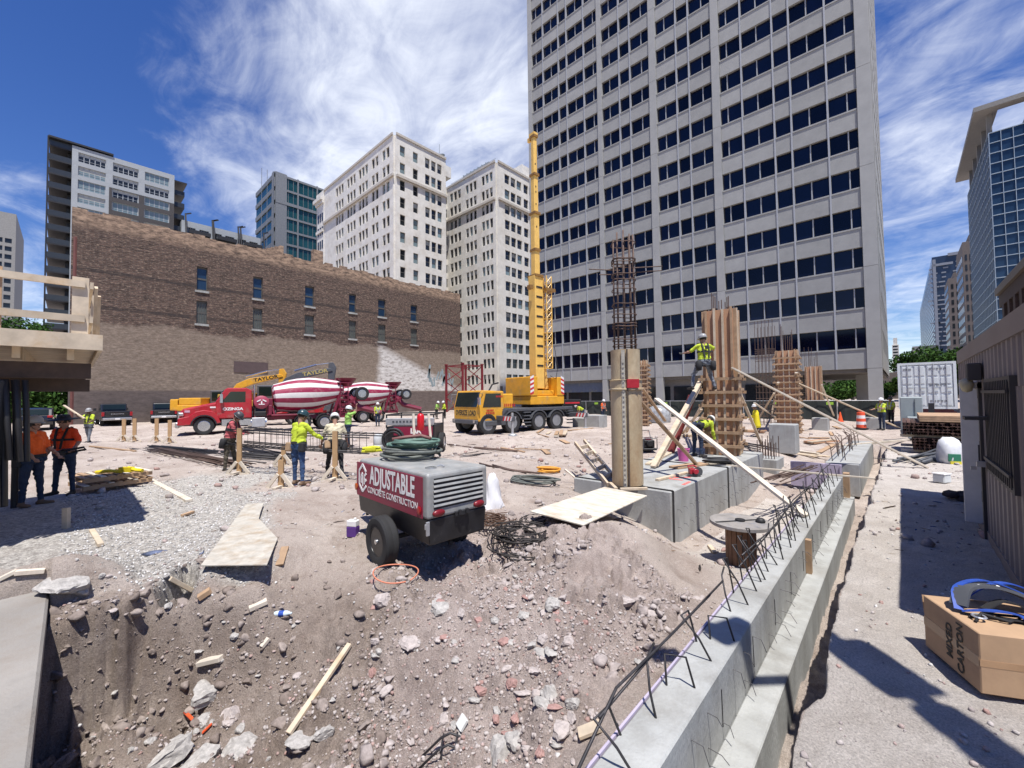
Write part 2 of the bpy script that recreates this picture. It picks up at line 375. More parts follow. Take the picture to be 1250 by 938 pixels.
# ================================================================== GROUND
def build_ground():
    az = np.concatenate([np.arange(-180, -62, 4.0), np.arange(-62, 62, .15), np.arange(62, 180, 4.0)])
    a = R(90)+YAW-np.radians(az)
    r = [1.0]
    while r[-1] < 14: r.append(r[-1]*1.0052+.0008)
    while r[-1] < 60: r.append(r[-1]*1.011)
    while r[-1] < 4000: r.append(r[-1]*1.12)
    r = np.array([.02]+r)
    A, RR = np.meshgrid(a, r)
    X = RR*np.cos(A); Y = RR*np.sin(A)
    n, m = X.shape
    Z = terrain(X, Y, True)
    Z = np.where(RR < .5, -1.2, Z)
    g, b, ru = zones(X, Y)
    pth = np.where((X > pe(Y)) & (Y > -1) & (Y < 24), 1.0, 0.0)
    pfl = ((X > -3.0) & (X < wl(Y)) & (Y > 6.3) & (Y < 14)).astype(float)*np.clip((-.70-base_h(X, Y))/.15, 0, 1)
    me = bpy.data.meshes.new('ground')
    co = np.stack([X, Y, Z], -1).reshape(-1, 3)
    idx = np.arange(n*m).reshape(n, m)
    q = np.stack([idx[:-1, :], idx[1:, :], np.roll(idx, -1, 1)[1:, :], np.roll(idx, -1, 1)[:-1, :]], -1).reshape(-1, 4)
    me.vertices.add(n*m); me.vertices.foreach_set('co', co.ravel())
    me.loops.add(q.size); me.loops.foreach_set('vertex_index', q.ravel().astype(np.int32))
    me.polygons.add(len(q)); me.polygons.foreach_set('loop_start', np.arange(0, q.size, 4, dtype=np.int32))
    me.update(calc_edges=True); me.validate()
    me.polygons.foreach_set('use_smooth', [True]*len(me.polygons))
    ca = me.color_attributes.new('zone', 'FLOAT_COLOR', 'POINT')
    cc = np.stack([g, b, np.maximum(pth, .85*pfl), ru], -1).reshape(-1, 4)
    ca.data.foreach_set('color', cc.ravel())
    m = bpy.data.materials.new('site_ground'); m.use_nodes = True; nt = m.node_tree; N = nt.nodes; L = nt.links
    B = N['Principled BSDF']; B.inputs['Roughness'].default_value = .95; B.inputs['Specular IOR Level'].default_value = .15
    at_ = N.new('ShaderNodeAttribute'); at_.attribute_name = 'zone'
    sp = N.new('ShaderNodeSeparateColor'); L.new(at_.outputs['Color'], sp.inputs[0])
    tcn = N.new('ShaderNodeTexCoord')
    def noise(s, d=6, ro=.6):
        n = N.new('ShaderNodeTexNoise'); n.inputs['Scale'].default_value = s; n.inputs['Detail'].default_value = d; n.inputs['Roughness'].default_value = ro; L.new(tcn.outputs['Object'], n.inputs['Vector']); return n.outputs[0]
    def mr(x, a, b, c=0, d=1):
        n = N.new('ShaderNodeMapRange'); n.inputs[1].default_value = a; n.inputs[2].default_value = b; n.inputs[3].default_value = c; n.inputs[4].default_value = d; L.new(x, n.inputs[0]); return n.outputs[0]
    def mixc(f, a, b):
        n = N.new('ShaderNodeMix'); n.data_type = 'RGBA'
        for k, q in (('Factor', f), ('A', a), ('B', b)):
            if isinstance(q, tuple): n.inputs[k].default_value = (*q, 1)
            elif isinstance(q, float): n.inputs[k].default_value = q
            else: L.new(q, n.inputs[k])
        return n.outputs['Result']
    n_lo, n_mid, n_hi, n_vh = noise(.45, 5), noise(2.2, 7, .65), noise(11, 8, .7), noise(75, 6, .8)
    site = mixc(mr(n_lo, .35, .65), (.28, .235, .21), (.385, .34, .31))
    site = mixc(mr(n_mid, .52, .72), site, (.215, .17, .145))
    site = mixc(mr(n_hi, .55, .72, 0, .6), site, (.44, .40, .37))
    rub = mixc(mr(n_mid, .38, .62), (.25, .207, .19), (.345, .295, .275))
    rub = mixc(mr(n_hi, .56, .70, 0, .75), rub, (.40, .33, .305))
    brown = mixc(mr(n_mid, .35, .68), (.17, .136, .115), (.275, .232, .205))
    brown = mixc(mr(n_hi, .55, .72, 0, .6), brown, (.33, .285, .255))
    path = mixc(mr(n_mid, .35, .65), (.35, .32, .295), (.43, .40, .375))
    path = mixc(mr(n_hi, .58, .70, 0, .45), path, (.47, .445, .42))
    vor = N.new('ShaderNodeTexVoronoi'); vor.inputs['Scale'].default_value = 28; L.new(tcn.outputs['Object'], vor.inputs['Vector'])
    grav = mixc(mr(vor.outputs['Color'], .1, .9), (.20, .19, .18), (.46, .445, .42))
    grav = mixc(mr(n_mid, .55, .7, 0, .45), grav, (.28, .25, .225))
    c = mixc(at_.outputs['Alpha'], site, rub)
    c = mixc(sp.outputs[1], c, brown)
    c = mixc(mr(sp.outputs[0], .2, .8, 0, .9), c, grav)
    c = mixc(sp.outputs[2], c, path)
    wm = N.new('ShaderNodeMix'); wm.data_type = 'RGBA'; wm.blend_type = 'MULTIPLY'; wm.inputs['Factor'].default_value = 1; L.new(c, wm.inputs['A']); wm.inputs['B'].default_value = (1.10, 1.08, 1.04, 1); c = wm.outputs['Result']
    hs = N.new('ShaderNodeHueSaturation'); L.new(c, hs.inputs['Color']); L.new(mr(n_vh, .32, .68, .72, 1.72), hs.inputs['Value'])
    L.new(hs.outputs[0], B.inputs['Base Color'])
    bp = N.new('ShaderNodeBump'); bp.inputs['Strength'].default_value = .8; bp.inputs['Distance'].default_value = .05; L.new(n_hi, bp.inputs['Height'])
    b2 = N.new('ShaderNodeBump'); b2.inputs['Strength'].default_value = .9; b2.inputs['Distance'].default_value = .022; L.new(n_vh, b2.inputs['Height']); L.new(bp.outputs[0], b2.inputs['Normal'])
    L.new(b2.outputs[0], B.inputs['Normal'])
    me.materials.append(m)
    o = bpy.data.objects.new('ground', me); COL.objects.link(o); struct(o)
build_ground()
# concrete materials
CONC = mat('cast_concrete', (.37, .375, .36), .85, var=.12, scale=2.5, col2=(.27, .265, .245), mix2=.54, scale2=1.6, bump=.35, bscale=45, stretch=(1, 1, .45))
CONC_D = mat('weathered_slab', (.285, .265, .24), .9, var=.16, scale=2.2, col2=(.19, .165, .14), mix2=.52, scale2=1.1, bump=.3, bscale=50)
# old pavement slab, bottom left
s = MB(); s.mm((-7.06, -3.2, -.16), (.6, SLAB_Y, .012)); o = s.build('pavement', CONC_D, bevel=.02); struct(o)
s = MB(); s.mm((-6.0, -.6, -1.5), (-1.5, SLAB_Y-.06, -.163)); o = s.build('pavement_footing', CONC_D); struct(o)
# ================================================================== BUILDINGS
def fM(origin, along):                                # facade frame: x along, y outward, z up
    a = Vector((along[0], along[1], 0)).normalized(); up = Vector((0, 0, 1)); n = up.cross(a)
    M = Matrix((a, n, up)).transposed().to_4x4(); M.translation = Vector(origin); return M
def fbox(s, M, a0, a1, n0, n1, b0, b1):
    R3 = M.to_3x3(); c = M @ Vector(((a0+a1)/2, (n0+n1)/2, (b0+b1)/2)); return s.box(c, (abs(a1-a0), abs(n1-n0), abs(b1-b0)), R3)
def facade(s, M, width, b0, b1, cols, rows, d=.35, wins=None):
    """wall of thickness d with real openings; window rects are appended to wins"""
    z = b0
    for r0, r1 in rows:
        fbox(s, M, 0, width, 0, d, z, r0); a = 0
        for c0, c1 in cols:
            if c0 > a+1e-3: fbox(s, M, a, c0, 0, d-.004, r0, r1)
            if wins is not None: wins.append((M, c0, c1, r0, r1))
            a = c1
        if width > a+1e-3: fbox(s, M, a, width, 0, d-.004, r0, r1)
        z = r1
    fbox(s, M, 0, width, 0, d, z, b1)
def unit_window(glass, frame, nv=1, hbar=None, fw=.05, blind=None):
    """window in the unit square (x, z), y outward: glass pane, frame bars and meeting rail"""
    s = MB(); s.cur = 0; s.mm((0, -.02, 0), (1, 0.0, 1)); s.cur = 1
    for a in (0, 1-fw): s.mm((a, 0.003, 0), (a+fw, .05, 1))
    for b in (0, 1-fw): s.mm((fw, 0.003, b), (1-fw, .05, b+fw))
    for k in range(1, nv): s.mm((k/nv-fw/2, .003, fw), (k/nv+fw/2, .045, 1-fw))
    if hbar: s.mm((fw, .004, hbar-fw/2), (1-fw, .048, hbar+fw/2))
    if blind: s.cur = 2; s.mm((fw, .001, 1-blind), (1-fw, .012, 1-fw))
    return s, [glass, frame]+([BLIND] if blind else [])
def mb_mesh(s, mats, name):
    me = bpy.data.meshes.new(name); me.from_pydata(s.v, [], s.f)
    for m in mats: me.materials.append(m)
    me.polygons.foreach_set('material_index', s.m); me.update(); return me
def add_windows(bld, wins, variants, n=.0, limit=100, name='window'):
    """nearest windows are parts of their own; past 100 the rest become one stuff part"""
    Wi = W[bld.name].inverted()
    meshes = [mb_mesh(s, m, name) for s, m in variants]
    def key(w): M, a0, a1, b0, b1 = w; return (M @ Vector(((a0+a1)/2, 0, (b0+b1)/2))-CAMP).length
    def infr(w):
        M, a0, a1, b0, b1 = w; p = M @ Vector(((a0+a1)/2, 0, (b0+b1)/2)); u, v = proj(p); return 0 if (depth(p) > 0 and -30 < u < 1280 and -30 < v < 960) else 1
    wins = sorted(wins, key=lambda w: (infr(w), key(w)))
    rnd = random.Random(len(wins))
    rest_v = []; rest_f = []; rest_m = []; allm = []
    for _, ms in variants:
        for m in ms:
            if m not in allm: allm.append(m)
    for i, (M, a0, a1, b0, b1) in enumerate(wins):
        T = M @ Matrix.Translation((a0, n, b0)) @ Matrix.Diagonal((a1-a0, 1, b1-b0, 1))
        k = rnd.randrange(len(meshes))
        if i < limit:
            o = bpy.data.objects.new(name, meshes[k]); COL.objects.link(o); o.parent = bld; o.matrix_local = Wi @ T; W[o.name] = W[bld.name]
        else:
            s, ms = variants[k]; off = len(rest_v); TT = Wi @ T
            rest_v += [tuple(TT @ Vector(p)) for p in s.v]; rest_f += [tuple(q+off for q in f) for f in s.f]; rest_m += [allm.index(ms[q]) for q in s.m]
    if rest_v:
        me = bpy.data.meshes.new(name); me.from_pydata(rest_v, [], rest_f)
        for m in allm: me.materials.append(m)
        me.polygons.foreach_set('material_index', rest_m); me.update()
        o = bpy.data.objects.new(name, me); COL.objects.link(o); o.parent = bld; o['kind'] = 'stuff'; W[o.name] = W[bld.name]
def glass(name, col, rough=.06, spec=.5):
    return mat(name, col, rough, var=.25, scale=.35, spec=spec, bump=.05, bscale=.6)
G_NAVY = glass('navy_tinted_glass', (.003, .007, .028), spec=.30); G_DARK = glass('dark_window_glass', (.02, .024, .028)); G_BLUE = glass('blue_curtain_glass', (.018, .042, .085))
G_TEAL = glass('teal_curtain_glass', (.012, .06, .065)); G_PALE = glass('pale_reflecting_glass', (.20, .27, .29), .1)
BLIND = mat('window_blind', (.42, .43, .40), .8)
ALU = mat('aluminium_bar', (.42, .42, .43), .45, .3, var=.08)
DKFR = mat('dark_window_frame', (.09, .088, .08), .6)
TOWC = mat('tower_precast', (.318, .318, .306), .85, var=.08, scale=.9, island=.07, bump=.15, bscale=12)
TOWP = mat('tower_pier', (.348, .348, .336), .85, var=.07, scale=.8, bump=.15, bscale=12)
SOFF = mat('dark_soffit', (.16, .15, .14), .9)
# ---- office tower
YT = 51.4
xs = lambda u, v: vy(u, v, YT).x
TX0 = xs(650, 480); TX1 = xs(1077, 450)
bld = thing('office_tower', 'tall grey precast office tower with bands of navy windows filling the centre', 'tower', (0, YT, 0))
zr = zcol(399.6, (xs(1057, 400), YT))                  # head of the lowest office window row
FL = 3.86; WH = 1.95; NF = 22; ZT = zr+NF*FL
piers = [(TX0, xs(652.5, 330)), (xs(735.5, 440), xs(740.8, 440)), (xs(795.8, 240), xs(804, 240)), (xs(872.8, 240), xs(882.2, 240)), (xs(1057, 400), TX1)]
M = fM((TX1, YT, 0), (-1, 0, 0)); DEP = 28
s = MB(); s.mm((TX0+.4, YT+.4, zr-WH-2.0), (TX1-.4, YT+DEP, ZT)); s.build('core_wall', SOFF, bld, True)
zb = zr-WH-1.95                                       # underside of the lowest spandrel
m_ = MB(); wins = []; rows_ = [MB() for _ in range(NF+1)]
for i in range(4):
    a0 = TX1-piers[i+1][0]; a1 = TX1-piers[i][1]      # bay in local a (from the right corner)
    w_ = a1-a0
    seq = [.5, 1, 1, 1, 1, 1, 1, 1, .5] if i in (0, 3) else [.72, 1, 1, 1, .72]
    if i in (0, 3): ribs = [2, 4, 5, 7] if i == 3 else [2, 4, 5, 7]
    else: ribs = [2, 3]
    tot = sum(seq); edges = [0]
    for q in seq: edges.append(edges[-1]+q/tot*w_)
    for k in range(NF+1):
        h1 = zr+k*FL; h0 = h1-WH
        lo = zb if k == 0 else h1-FL
        segs = [0]+ribs+[len(seq)]
        for q in range(len(segs)-1):                  # spandrel panels
            fbox(rows_[k], M, a0+edges[segs[q]]+.02, a0+edges[segs[q+1]]-.02, -.38, -.02, lo+.0, h0-.14)
            fbox(rows_[k], M, a0+edges[segs[q]]+.02, a0+edges[segs[q+1]]-.02, -.38, .04, h0-.14, h0)
        if k < NF:
            for q in range(len(seq)): wins.append((M, a0+edges[q]+.05, a0+edges[q+1]-.05, h0, h1))
        for q in range(1, len(seq)):
            if q not in ribs: fbox(m_, M, a0+edges[q]-.045, a0+edges[q]+.045, -.36, -.2, h0, h1)
    for r in ribs: fbox(m_, M, a0+edges[r]-.07, a0+edges[r]+.07, -.36, .06, zb, ZT)
for s in rows_: s.build('spandrel_row', TOWC, bld, True)
m_.build('mullions', mat('tower_mullion', (.36, .37, .39), .6, var=.05), bld, True)
for i, (x0, x1) in enumerate(piers):
    z = 0.0; s = MB()
    hs = [zb]+[zb+FL*2.5*k for k in range(1, 12)]
    for k in range(len(hs)):
        z1 = min(hs[k], ZT+1) - .03
        if z1 > z: s.mm((x0, YT-.12, z), (x1, YT+.9 if i in (0, 4) else YT+.5, z1))
        z = hs[k]
    s.build('pier', TOWP, bld, True)
add_windows(bld, wins, [unit_window(G_NAVY, DKFR, fw=.02), unit_window(G_NAVY, DKFR, fw=.02), unit_window(glass('navy_tinted_glass_b', (.002, .004, .016), spec=.25), DKFR, fw=.02)], n=-.34)
# side face towards the street, and a plain back
s = MB(); M2 = fM((TX1, YT, 0), (0, -1, 0)); M2 = fM((TX1, YT+DEP, 0), (0, -1, 0)); wins2 = []
cols = [(1.2+2.2*k, 2.9+2.2*k) for k in range(11)]
facade(s, M2, DEP-1.0, zb, ZT, cols, [(zr-WH+FL*k, zr+FL*k) for k in range(NF)], d=.05, wins=wins2)
s.build('side_wall', TOWC, bld, True)
sw = MB()
for Mq, a0, a1, b0, b1 in wins2: fbox(sw, Mq, a0, a1, -.2, -.1, b0, b1)
o = sw.build('side_window', G_BLUE, bld, True); o['kind'] = 'stuff'
s = MB(); s.mm((TX0, YT+DEP, 0), (TX1-9, YT+DEP+.4, ZT)); s.mm((TX1-9, YT+DEP, zb), (TX1, YT+DEP+.4, ZT)); s.build('back_wall', TOWC, bld, True)
s = MB(); s.mm((TX0, YT, ZT), (TX1, YT+DEP, ZT+1)); s.build('roof', TOWC, bld, True)
# street floor: recessed lobby, shopfront band and an open passage at the right bay
xa = xs(1001, 470)
s = MB(); s.mm((TX0+1, YT+1.6, 0), (piers[4][0]-7.5, YT+2.0, zb-.02)); s.mm((piers[4][0]-7.5, YT+2, 0), (piers[4][0]-7.2, YT+DEP, zb-.02)); s.build('lobby_wall', mat('lobby_panel', (.20, .195, .19), .8, island=.1), bld, True)
s = MB()
for k in range(8):
    x0 = TX0+2+k*4.1; s.mm((x0, YT+1.45, .2), (x0+3.6, YT+1.58, 3.2))
s.build('shopfront_glass', G_DARK, bld, True)
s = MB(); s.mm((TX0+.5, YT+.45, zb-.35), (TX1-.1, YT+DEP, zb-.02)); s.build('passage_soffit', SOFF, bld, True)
s = MB()
for k in range(3): s = MB(); s.mm((piers[4][0]-1.3, YT+7+8*k, 0), (piers[4][0], YT+8.3+8*k, zb-.36)); s.build('passage_column', TOWP, bld, True)
s = MB()
for x0, x1 in ((piers[0][1]+.5, piers[1][0]-.5),): s.mm((x0, YT+.9, 2.7), (x1, YT+1.0, 4.1))
s.build('sign_band', mat('shop_sign_band', (.10, .13, .20), .6, col2=(.30, .27, .12), scale2=.8, mix2=.62), bld, True)

# ---- long brick building on the left
XB = -56.0
pL, pR = vx(88, 255, XB), vx(560, 367, XB)
ZB = 19.9
bld = thing('brick_building', 'long windowless side wall of dark sooty brick with few narrow windows', 'building', (XB, pL.y, 0))
def brick_mat(name, c1, c2, mort, zones_=True):
    m = bpy.data.materials.new(name); m.use_nodes = True; nt = m.node_tree; N = nt.nodes; L = nt.links; B = N['Principled BSDF']; B.inputs['Roughness'].default_value = .92; B.inputs['Specular IOR Level'].default_value = .2
    tcn = N.new('ShaderNodeTexCoord'); sp = N.new('ShaderNodeSeparateXYZ'); L.new(tcn.outputs['Object'], sp.inputs[0])
    ad = N.new('ShaderNodeMath'); L.new(sp.outputs[0], ad.inputs[0]); L.new(sp.outputs[1], ad.inputs[1])
    cb = N.new('ShaderNodeCombineXYZ'); L.new(ad.outputs[0], cb.inputs[0]); L.new(sp.outputs[2], cb.inputs[1])
    br = N.new('ShaderNodeTexBrick'); br.inputs['Scale'].default_value = 1; br.inputs['Brick Width'].default_value = .55; br.inputs['Row Height'].default_value = .17; br.inputs['Mortar Size'].default_value = .022; br.inputs['Bias'].default_value = -.15
    br.inputs['Color1'].default_value = (*c1, 1); br.inputs['Color2'].default_value = (*c2, 1); br.inputs['Mortar'].default_value = (*mort, 1); L.new(cb.outputs[0], br.inputs['Vector'])
    mp = N.new('ShaderNodeMapping'); mp.inputs['Scale'].default_value = (1.3, 3.0, 1); L.new(cb.outputs[0], mp.inputs[0])
    def noise(vec, s, d=7, r=.7):
        n = N.new('ShaderNodeTexNoise'); n.inputs['Scale'].default_value = s; n.inputs['Detail'].default_value = d; n.inputs['Roughness'].default_value = r; L.new(vec, n.inputs['Vector']); return n.outputs[0]
    def mr(x, a, b, c=0, d=1):
        n = N.new('ShaderNodeMapRange'); n.inputs[1].default_value = a; n.inputs[2].default_value = b; n.inputs[3].default_value = c; n.inputs[4].default_value = d; L.new(x, n.inputs[0]); return n.outputs[0]
    def mixc(f, a, b):
        n = N.new('ShaderNodeMix'); n.data_type = 'RGBA'
        for k, q in (('Factor', f), ('A', a), ('B', b)):
            if isinstance(q, tuple): n.inputs[k].default_value = (*q, 1)
            else: L.new(q, n.inputs[k])
        return n.outputs['Result']
    def mul(a, b):
        n = N.new('ShaderNodeMath'); n.operation = 'MULTIPLY'
        for i, q in enumerate((a, b)):
            if isinstance(q, float): n.inputs[i].default_value = q
            else: L.new(q, n.inputs[i])
        return n.outputs[0]
    def add(a, b):
        n = N.new('ShaderNodeMath'); n.operation = 'ADD'
        for i, q in enumerate((a, b)):
            if isinstance(q, float): n.inputs[i].default_value = q
            else: L.new(q, n.inputs[i])
        return n.outputs[0]
    st = noise(mp.outputs[0], 1.0); big = noise(cb.outputs[0], .16); flo = noise(mp.outputs[0], 2.4, 8, .8)
    c = mixc(mr(flo, .52, .64), br.outputs[0], (.36, .27, .20)) if zones_ else br.outputs[0]
    c = mixc(mr(flo, .36, .46, .75, 0), c, (.035, .026, .024)) if zones_ else mixc(mr(flo, .35, .45, .5, 0), c, (.05, .04, .035))
    if zones_:
        z = sp.outputs[2]; y = sp.outputs[1]
        zz = add(z, mul(big, 3.0))
        # pale cleaner brick where a lower neighbour once stood, grey render at the foot, whitewash at the far end
        low = mr(add(zz, mul(y, -.0)), 11.3, 10.9); pale = mixc(mr(flo, .4, .6), (.19, .15, .115), (.31, .25, .20)); c = mixc(mul(low, mr(big, .2, .55, .75, .98)), c, pale)
        foot = mr(z, 3.3, 3.1); c = mixc(mul(foot, .85), c, (.13, .105, .10))
        ww = mul(mul(mr(add(z, mul(y, .42)), 23.5, 22.3), mr(add(y, mul(big, 3.0)), 32, 33)), mr(z, 3.2, 3.4)); c = mixc(mul(ww, mr(st, .35, .5, .25, .95)), c, (.62, .60, .57))
        par = mr(z, 18.4, 19.2); c = mixc(mul(par, mr(st, .35, .6)), c, (.38, .27, .19))
        for zl in (11.15, 14.6): 
            ln = mul(mr(z, zl-.22, zl-.15), mr(z, zl+.2, zl+.12)); c = mixc(mul(ln, mr(st, .4, .55, .2, .9)), c, (.05, .042, .04))
    hs = N.new('ShaderNodeHueSaturation'); L.new(c, hs.inputs['Color']); L.new(mr(st, .3, .7, .72, 1.25), hs.inputs['Value']); L.new(hs.outputs[0], B.inputs['Base Color'])
    bp = N.new('ShaderNodeBump'); bp.inputs['Strength'].default_value = .5; bp.inputs['Distance'].default_value = .03; L.new(flo, bp.inputs['Height']); L.new(bp.outputs[0], B.inputs['Normal'])
    return m
BRICK = brick_mat('sooty_brick', (.135, .088, .07), (.052, .037, .033), (.12, .10, .087))
s = MB(); M = fM((XB, pR.y, 0), (0, -1, 0)); LB = pR.y-pL.y
wz = []
for (u0, u1, va, vb, vc, vd) in ((239.5, 252.5, 325, 352.5, 366, 393.5), (308, 319.5, 337, 363.5, 376, 402), (371, 382, 348.5, 373.5, 385, 408), (424.5, 433, 360, 383, 391, 414), (460, 469, 366, 387, 397, 418), (499.5, 507.5, 373, 395, 403, 422)):
    q0, q1 = vx(u0, va, XB), vx(u1, va, XB); wz.append((pR.y-q1.y, pR.y-q0.y, zcol(vb, q0), zcol(va, q0), zcol(vd, q0), zcol(vc, q0)))
wz.sort()
r2 = (sum(w[4] for w in wz)/6, sum(w[5] for w in wz)/6); r1 = (sum(w[2] for w in wz)/6, sum(w[3] for w in wz)/6)
wins = []
facade(s, M, LB, -.5, ZB, [(w[0], w[1]) for w in wz], [r2, r1], d=.4, wins=wins)
s.build('brick_wall', BRICK, bld, True)
s = MB()
for k in range(46):                                   # ragged stepped parapet
    a = k*LB/46; h = random.uniform(.15, .55)
    fbox(s, M, a+.005, a+LB/46-.005, .0, .38, ZB+.003, ZB+h)
aU = lambda u: pR.y-vx(u, 310, XB).y
for k in range(5): fbox(s, M, aU(345-k*5)+.004, aU(340-k*5), -.3, .36, ZB+.1, ZB+1.35-.22*k)
fbox(s, M, aU(393), aU(381.5), -.5, .36, ZB+.1, ZB+1.9)
s.build('parapet', BRICK, bld, True)
s = MB(); s.mm((XB-22, pL.y, -.5), (XB, pR.y, ZB-.3)); s.build('rear_body', BRICK, bld, True)
s = MB(); s.cur = 0
for w in wz:
    for z0 in (r2[0], r1[0]): fbox(s, M, w[0]-.15, w[1]+.15, .3, .52, z0-.22, z0)
s.build('sill', CONC, bld, True)
low = [w for w in wins if abs(w[3]-r2[0]) < .1]; up = [w for w in wins if w not in low]
add_windows(bld, up, [unit_window(G_BLUE, DKFR, hbar=.5, fw=.07)], n=.12)
add_windows(bld, low, [unit_window(mat('grimy_block_glass', (.09, .10, .09), .4, var=.3, scale=6), DKFR, nv=4, hbar=.5, fw=.07)], n=.16)
s = MB()
fbox(s, M, LB-16.4, LB-12.9, .35, .46, zcol(454, vx(256, 454, XB)), zcol(440, vx(256, 440, XB))); s.build('bricked_vent', mat('vent_brick', (.10, .07, .07), .9), bld, True)
s = MB(); s.cyl((XB+.3, pL.y+.25, 0), (XB+.3, pL.y+.25, 17.5), .16, n=8); s.build('downpipe', mat('rust_red_pipe', (.16, .06, .05), .7), bld, True)
# faded paint strokes on the whitewash
s = MB(); rr = random.Random(5)
for (u, v) in ((520, 462), (526, 468), (533, 460), (537, 468), (543, 466), (550, 472)):
    p = vx(u, v, XB); 
    for k in range(2):
        y0 = p.y+rr.uniform(-.5, .5); z0 = p.z+rr.uniform(-.6, .3)
        s.beam((XB+.405, y0, z0), (XB+.405, y0+rr.uniform(-.7, .7), z0+rr.uniform(1.2, 2.2)), .02, rr.uniform(.25, .4), up=(0, 1, 0))
s.build('graffiti', mat('grey_blue_paint', (.26, .32, .34), .8, var=.2), bld, True)

# ---- apartment tower with balconies, upper left
XA = -140.0
def box_building(name, label, x0, y0, x1, y1, z, m, cat='building'):
    b = thing(name, label, cat, ((x0+x1)/2, (y0+y1)/2, 0)); s = MB(); s.mm((x0, y0, -.5), (x1, y1, z)); s.build('body_wall', m, b, True); return b
LCONC = mat('light_grey_panel', (.36, .385, .40), .8, var=.05, island=.05); DPANEL = mat('dark_charcoal_panel', (.055, .05, .05), .7, island=.1); BLACKM = mat('black_metal', (.02, .02, .022), .5, var=.1)
a, b = vx(88.2, 176.2, XA), vx(213, 215.4, XA)
zt = (a.z+b.z)/2
bld = box_building('apartment_tower', 'light grey apartment tower with dark lower panels and end balconies behind the brick wall', XA-18, a.y, XA-.4, b.y, zt, LCONC, 'apartment block')
WA = b.y-a.y; M = fM((XA-.4, b.y, 0), (0, -1, 0))
rows = []
for vt, vb in ((185.8, 197), (202.8, 214.5), (219, 231), (235.8, 247.5)):
    p = vx(95.5, vt, XA); rows.append((zcol(vb, p), p.z))
st = (rows[0][1]-rows[3][1])/3
rows = [(rows[0][0]-k*st, rows[0][1]-k*st) for k in range(16)][::-1]
fr = [(205-165)/732, (405-165)/732, (455-165)/732, (640-165)/732, (685-165)/732, (860-165)/732]
us = [88.2+f*124.8 for f in fr]; ys = [vx(u, 220, XA).y for u in us]
cols = sorted([(b.y-ys[1], b.y-ys[0]), (b.y-ys[3], b.y-ys[2]), (b.y-ys[5], b.y-ys[4])])
s = MB(); wins = []; facade(s, M, WA, 0, zt, cols, rows, d=.4, wins=wins); s.build('front_wall', LCONC, bld, True)
s = MB(); zdk = rows[-2][0]-1.0                        # dark cladding below the second floor on the two right bays
xl = b.y-vx(133, 240, XA).y
facade(s, fM((XA, b.y, 0), (0, -1, 0)), xl, 0, zdk, [(max(.1, c[0]-.1), c[1]+.1) for c in cols[:2]], [r for r in rows if r[1] < zdk], d=.12); s.build('dark_cladding', DPANEL, bld, True)
wins = [w for w in wins if w[3] > 26]
add_windows(bld, wins, [unit_window(G_PALE, LCONC, nv=5, hbar=.28, fw=.03, blind=.5), unit_window(G_PALE, LCONC, nv=5, hbar=.28, fw=.03), unit_window(G_DARK, LCONC, nv=5, hbar=.28, fw=.03, blind=.35)], n=.1)
s = MB(); rl = MB()
for k in range(20):
    z = zt-1.0-k*st
    s.mm((XA-14, a.y-3.6, z-.3), (XA-.6, a.y-.02, z)); s.mm((XA-14, a.y-.7, z-st+.2), (XA-2.5, a.y-.03, z-.3))
    rl.mm((XA-14, a.y-3.6, z), (XA-.6, a.y-3.5, z+1.15)); rl.mm((XA-.75, a.y-3.5, z), (XA-.6, a.y-.03, z+1.15))
    if k < 16: s.mm((XA-9, b.y+.02, z-st-.25), (XA-1.5, b.y+2.4, z-st)); rl.mm((XA-9, b.y+2.3, z-st), (XA-1.5, b.y+2.4, z-st+1.1)); rl.mm((XA-1.6, b.y+.03, z-st), (XA-1.5, b.y+2.3, z-st+1.1))
s.mm((XA-1.3, a.y-3.9, 0), (XA-.9, a.y-3.62, zt+1)); s.mm((XA-14, a.y-3.7, zt+.3), (XA+.3, a.y+7, zt+.7)); s.mm((XA-10, b.y+.02, zt-1.2), (XA-.6, b.y+2.8, zt-.9))
s.build('balcony', BLACKM, bld, True); rl.build('balcony_railing', mat('smoky_railing', (.035, .04, .045), .3), bld, True)
# lower wing
a, b = vx(222, 266, XA), vx(318, 293.5, XA); zt = (a.z+b.z)/2
bld = box_building('apartment_wing', 'low light grey apartment wing with dark balconies and roof masts', XA-16, a.y, XA-.4, b.y, zt, LCONC, 'apartment block')
WA = b.y-a.y; M = fM((XA-.4, b.y, 0), (0, -1, 0)); s = MB(); wins = []
cols = [(WA*(.04+.16*k), WA*(.04+.16*k+.115)) for k in range(6)]
facade(s, M, WA, 0, zt, cols, [(zt-1.6-st*k-1.9, zt-1.6-st*k) for k in range(4)][::-1], d=.4, wins=wins); s.build('front_wall', LCONC, bld, True)
add_windows(bld, wins, [unit_window(G_PALE, LCONC, nv=4, fw=.04), unit_window(G_DARK, LCONC, nv=4, fw=.04)], n=.1)
s = MB()
for f in (.12, .47, .80):
    y = b.y-WA*f
    for k in range(3): z = zt-3.4-st*k; s.mm((XA, y-2.4, z-.2), (XA+1.8, y+2.4, z)); s.mm((XA+1.7, y-2.4, z), (XA+1.8, y+2.4, z+.8))
    for q in (-3, 3): s.beam((XA+1.5, y+q, zt-4), (XA+.1, y+q, zt+1.9), .35, .35); s.beam((XA+.2, y+q, zt+1.7), (XA+.2, y+q+1.2, zt+2.3), .3, .3)
s.build('balcony', BLACKM, bld, True)
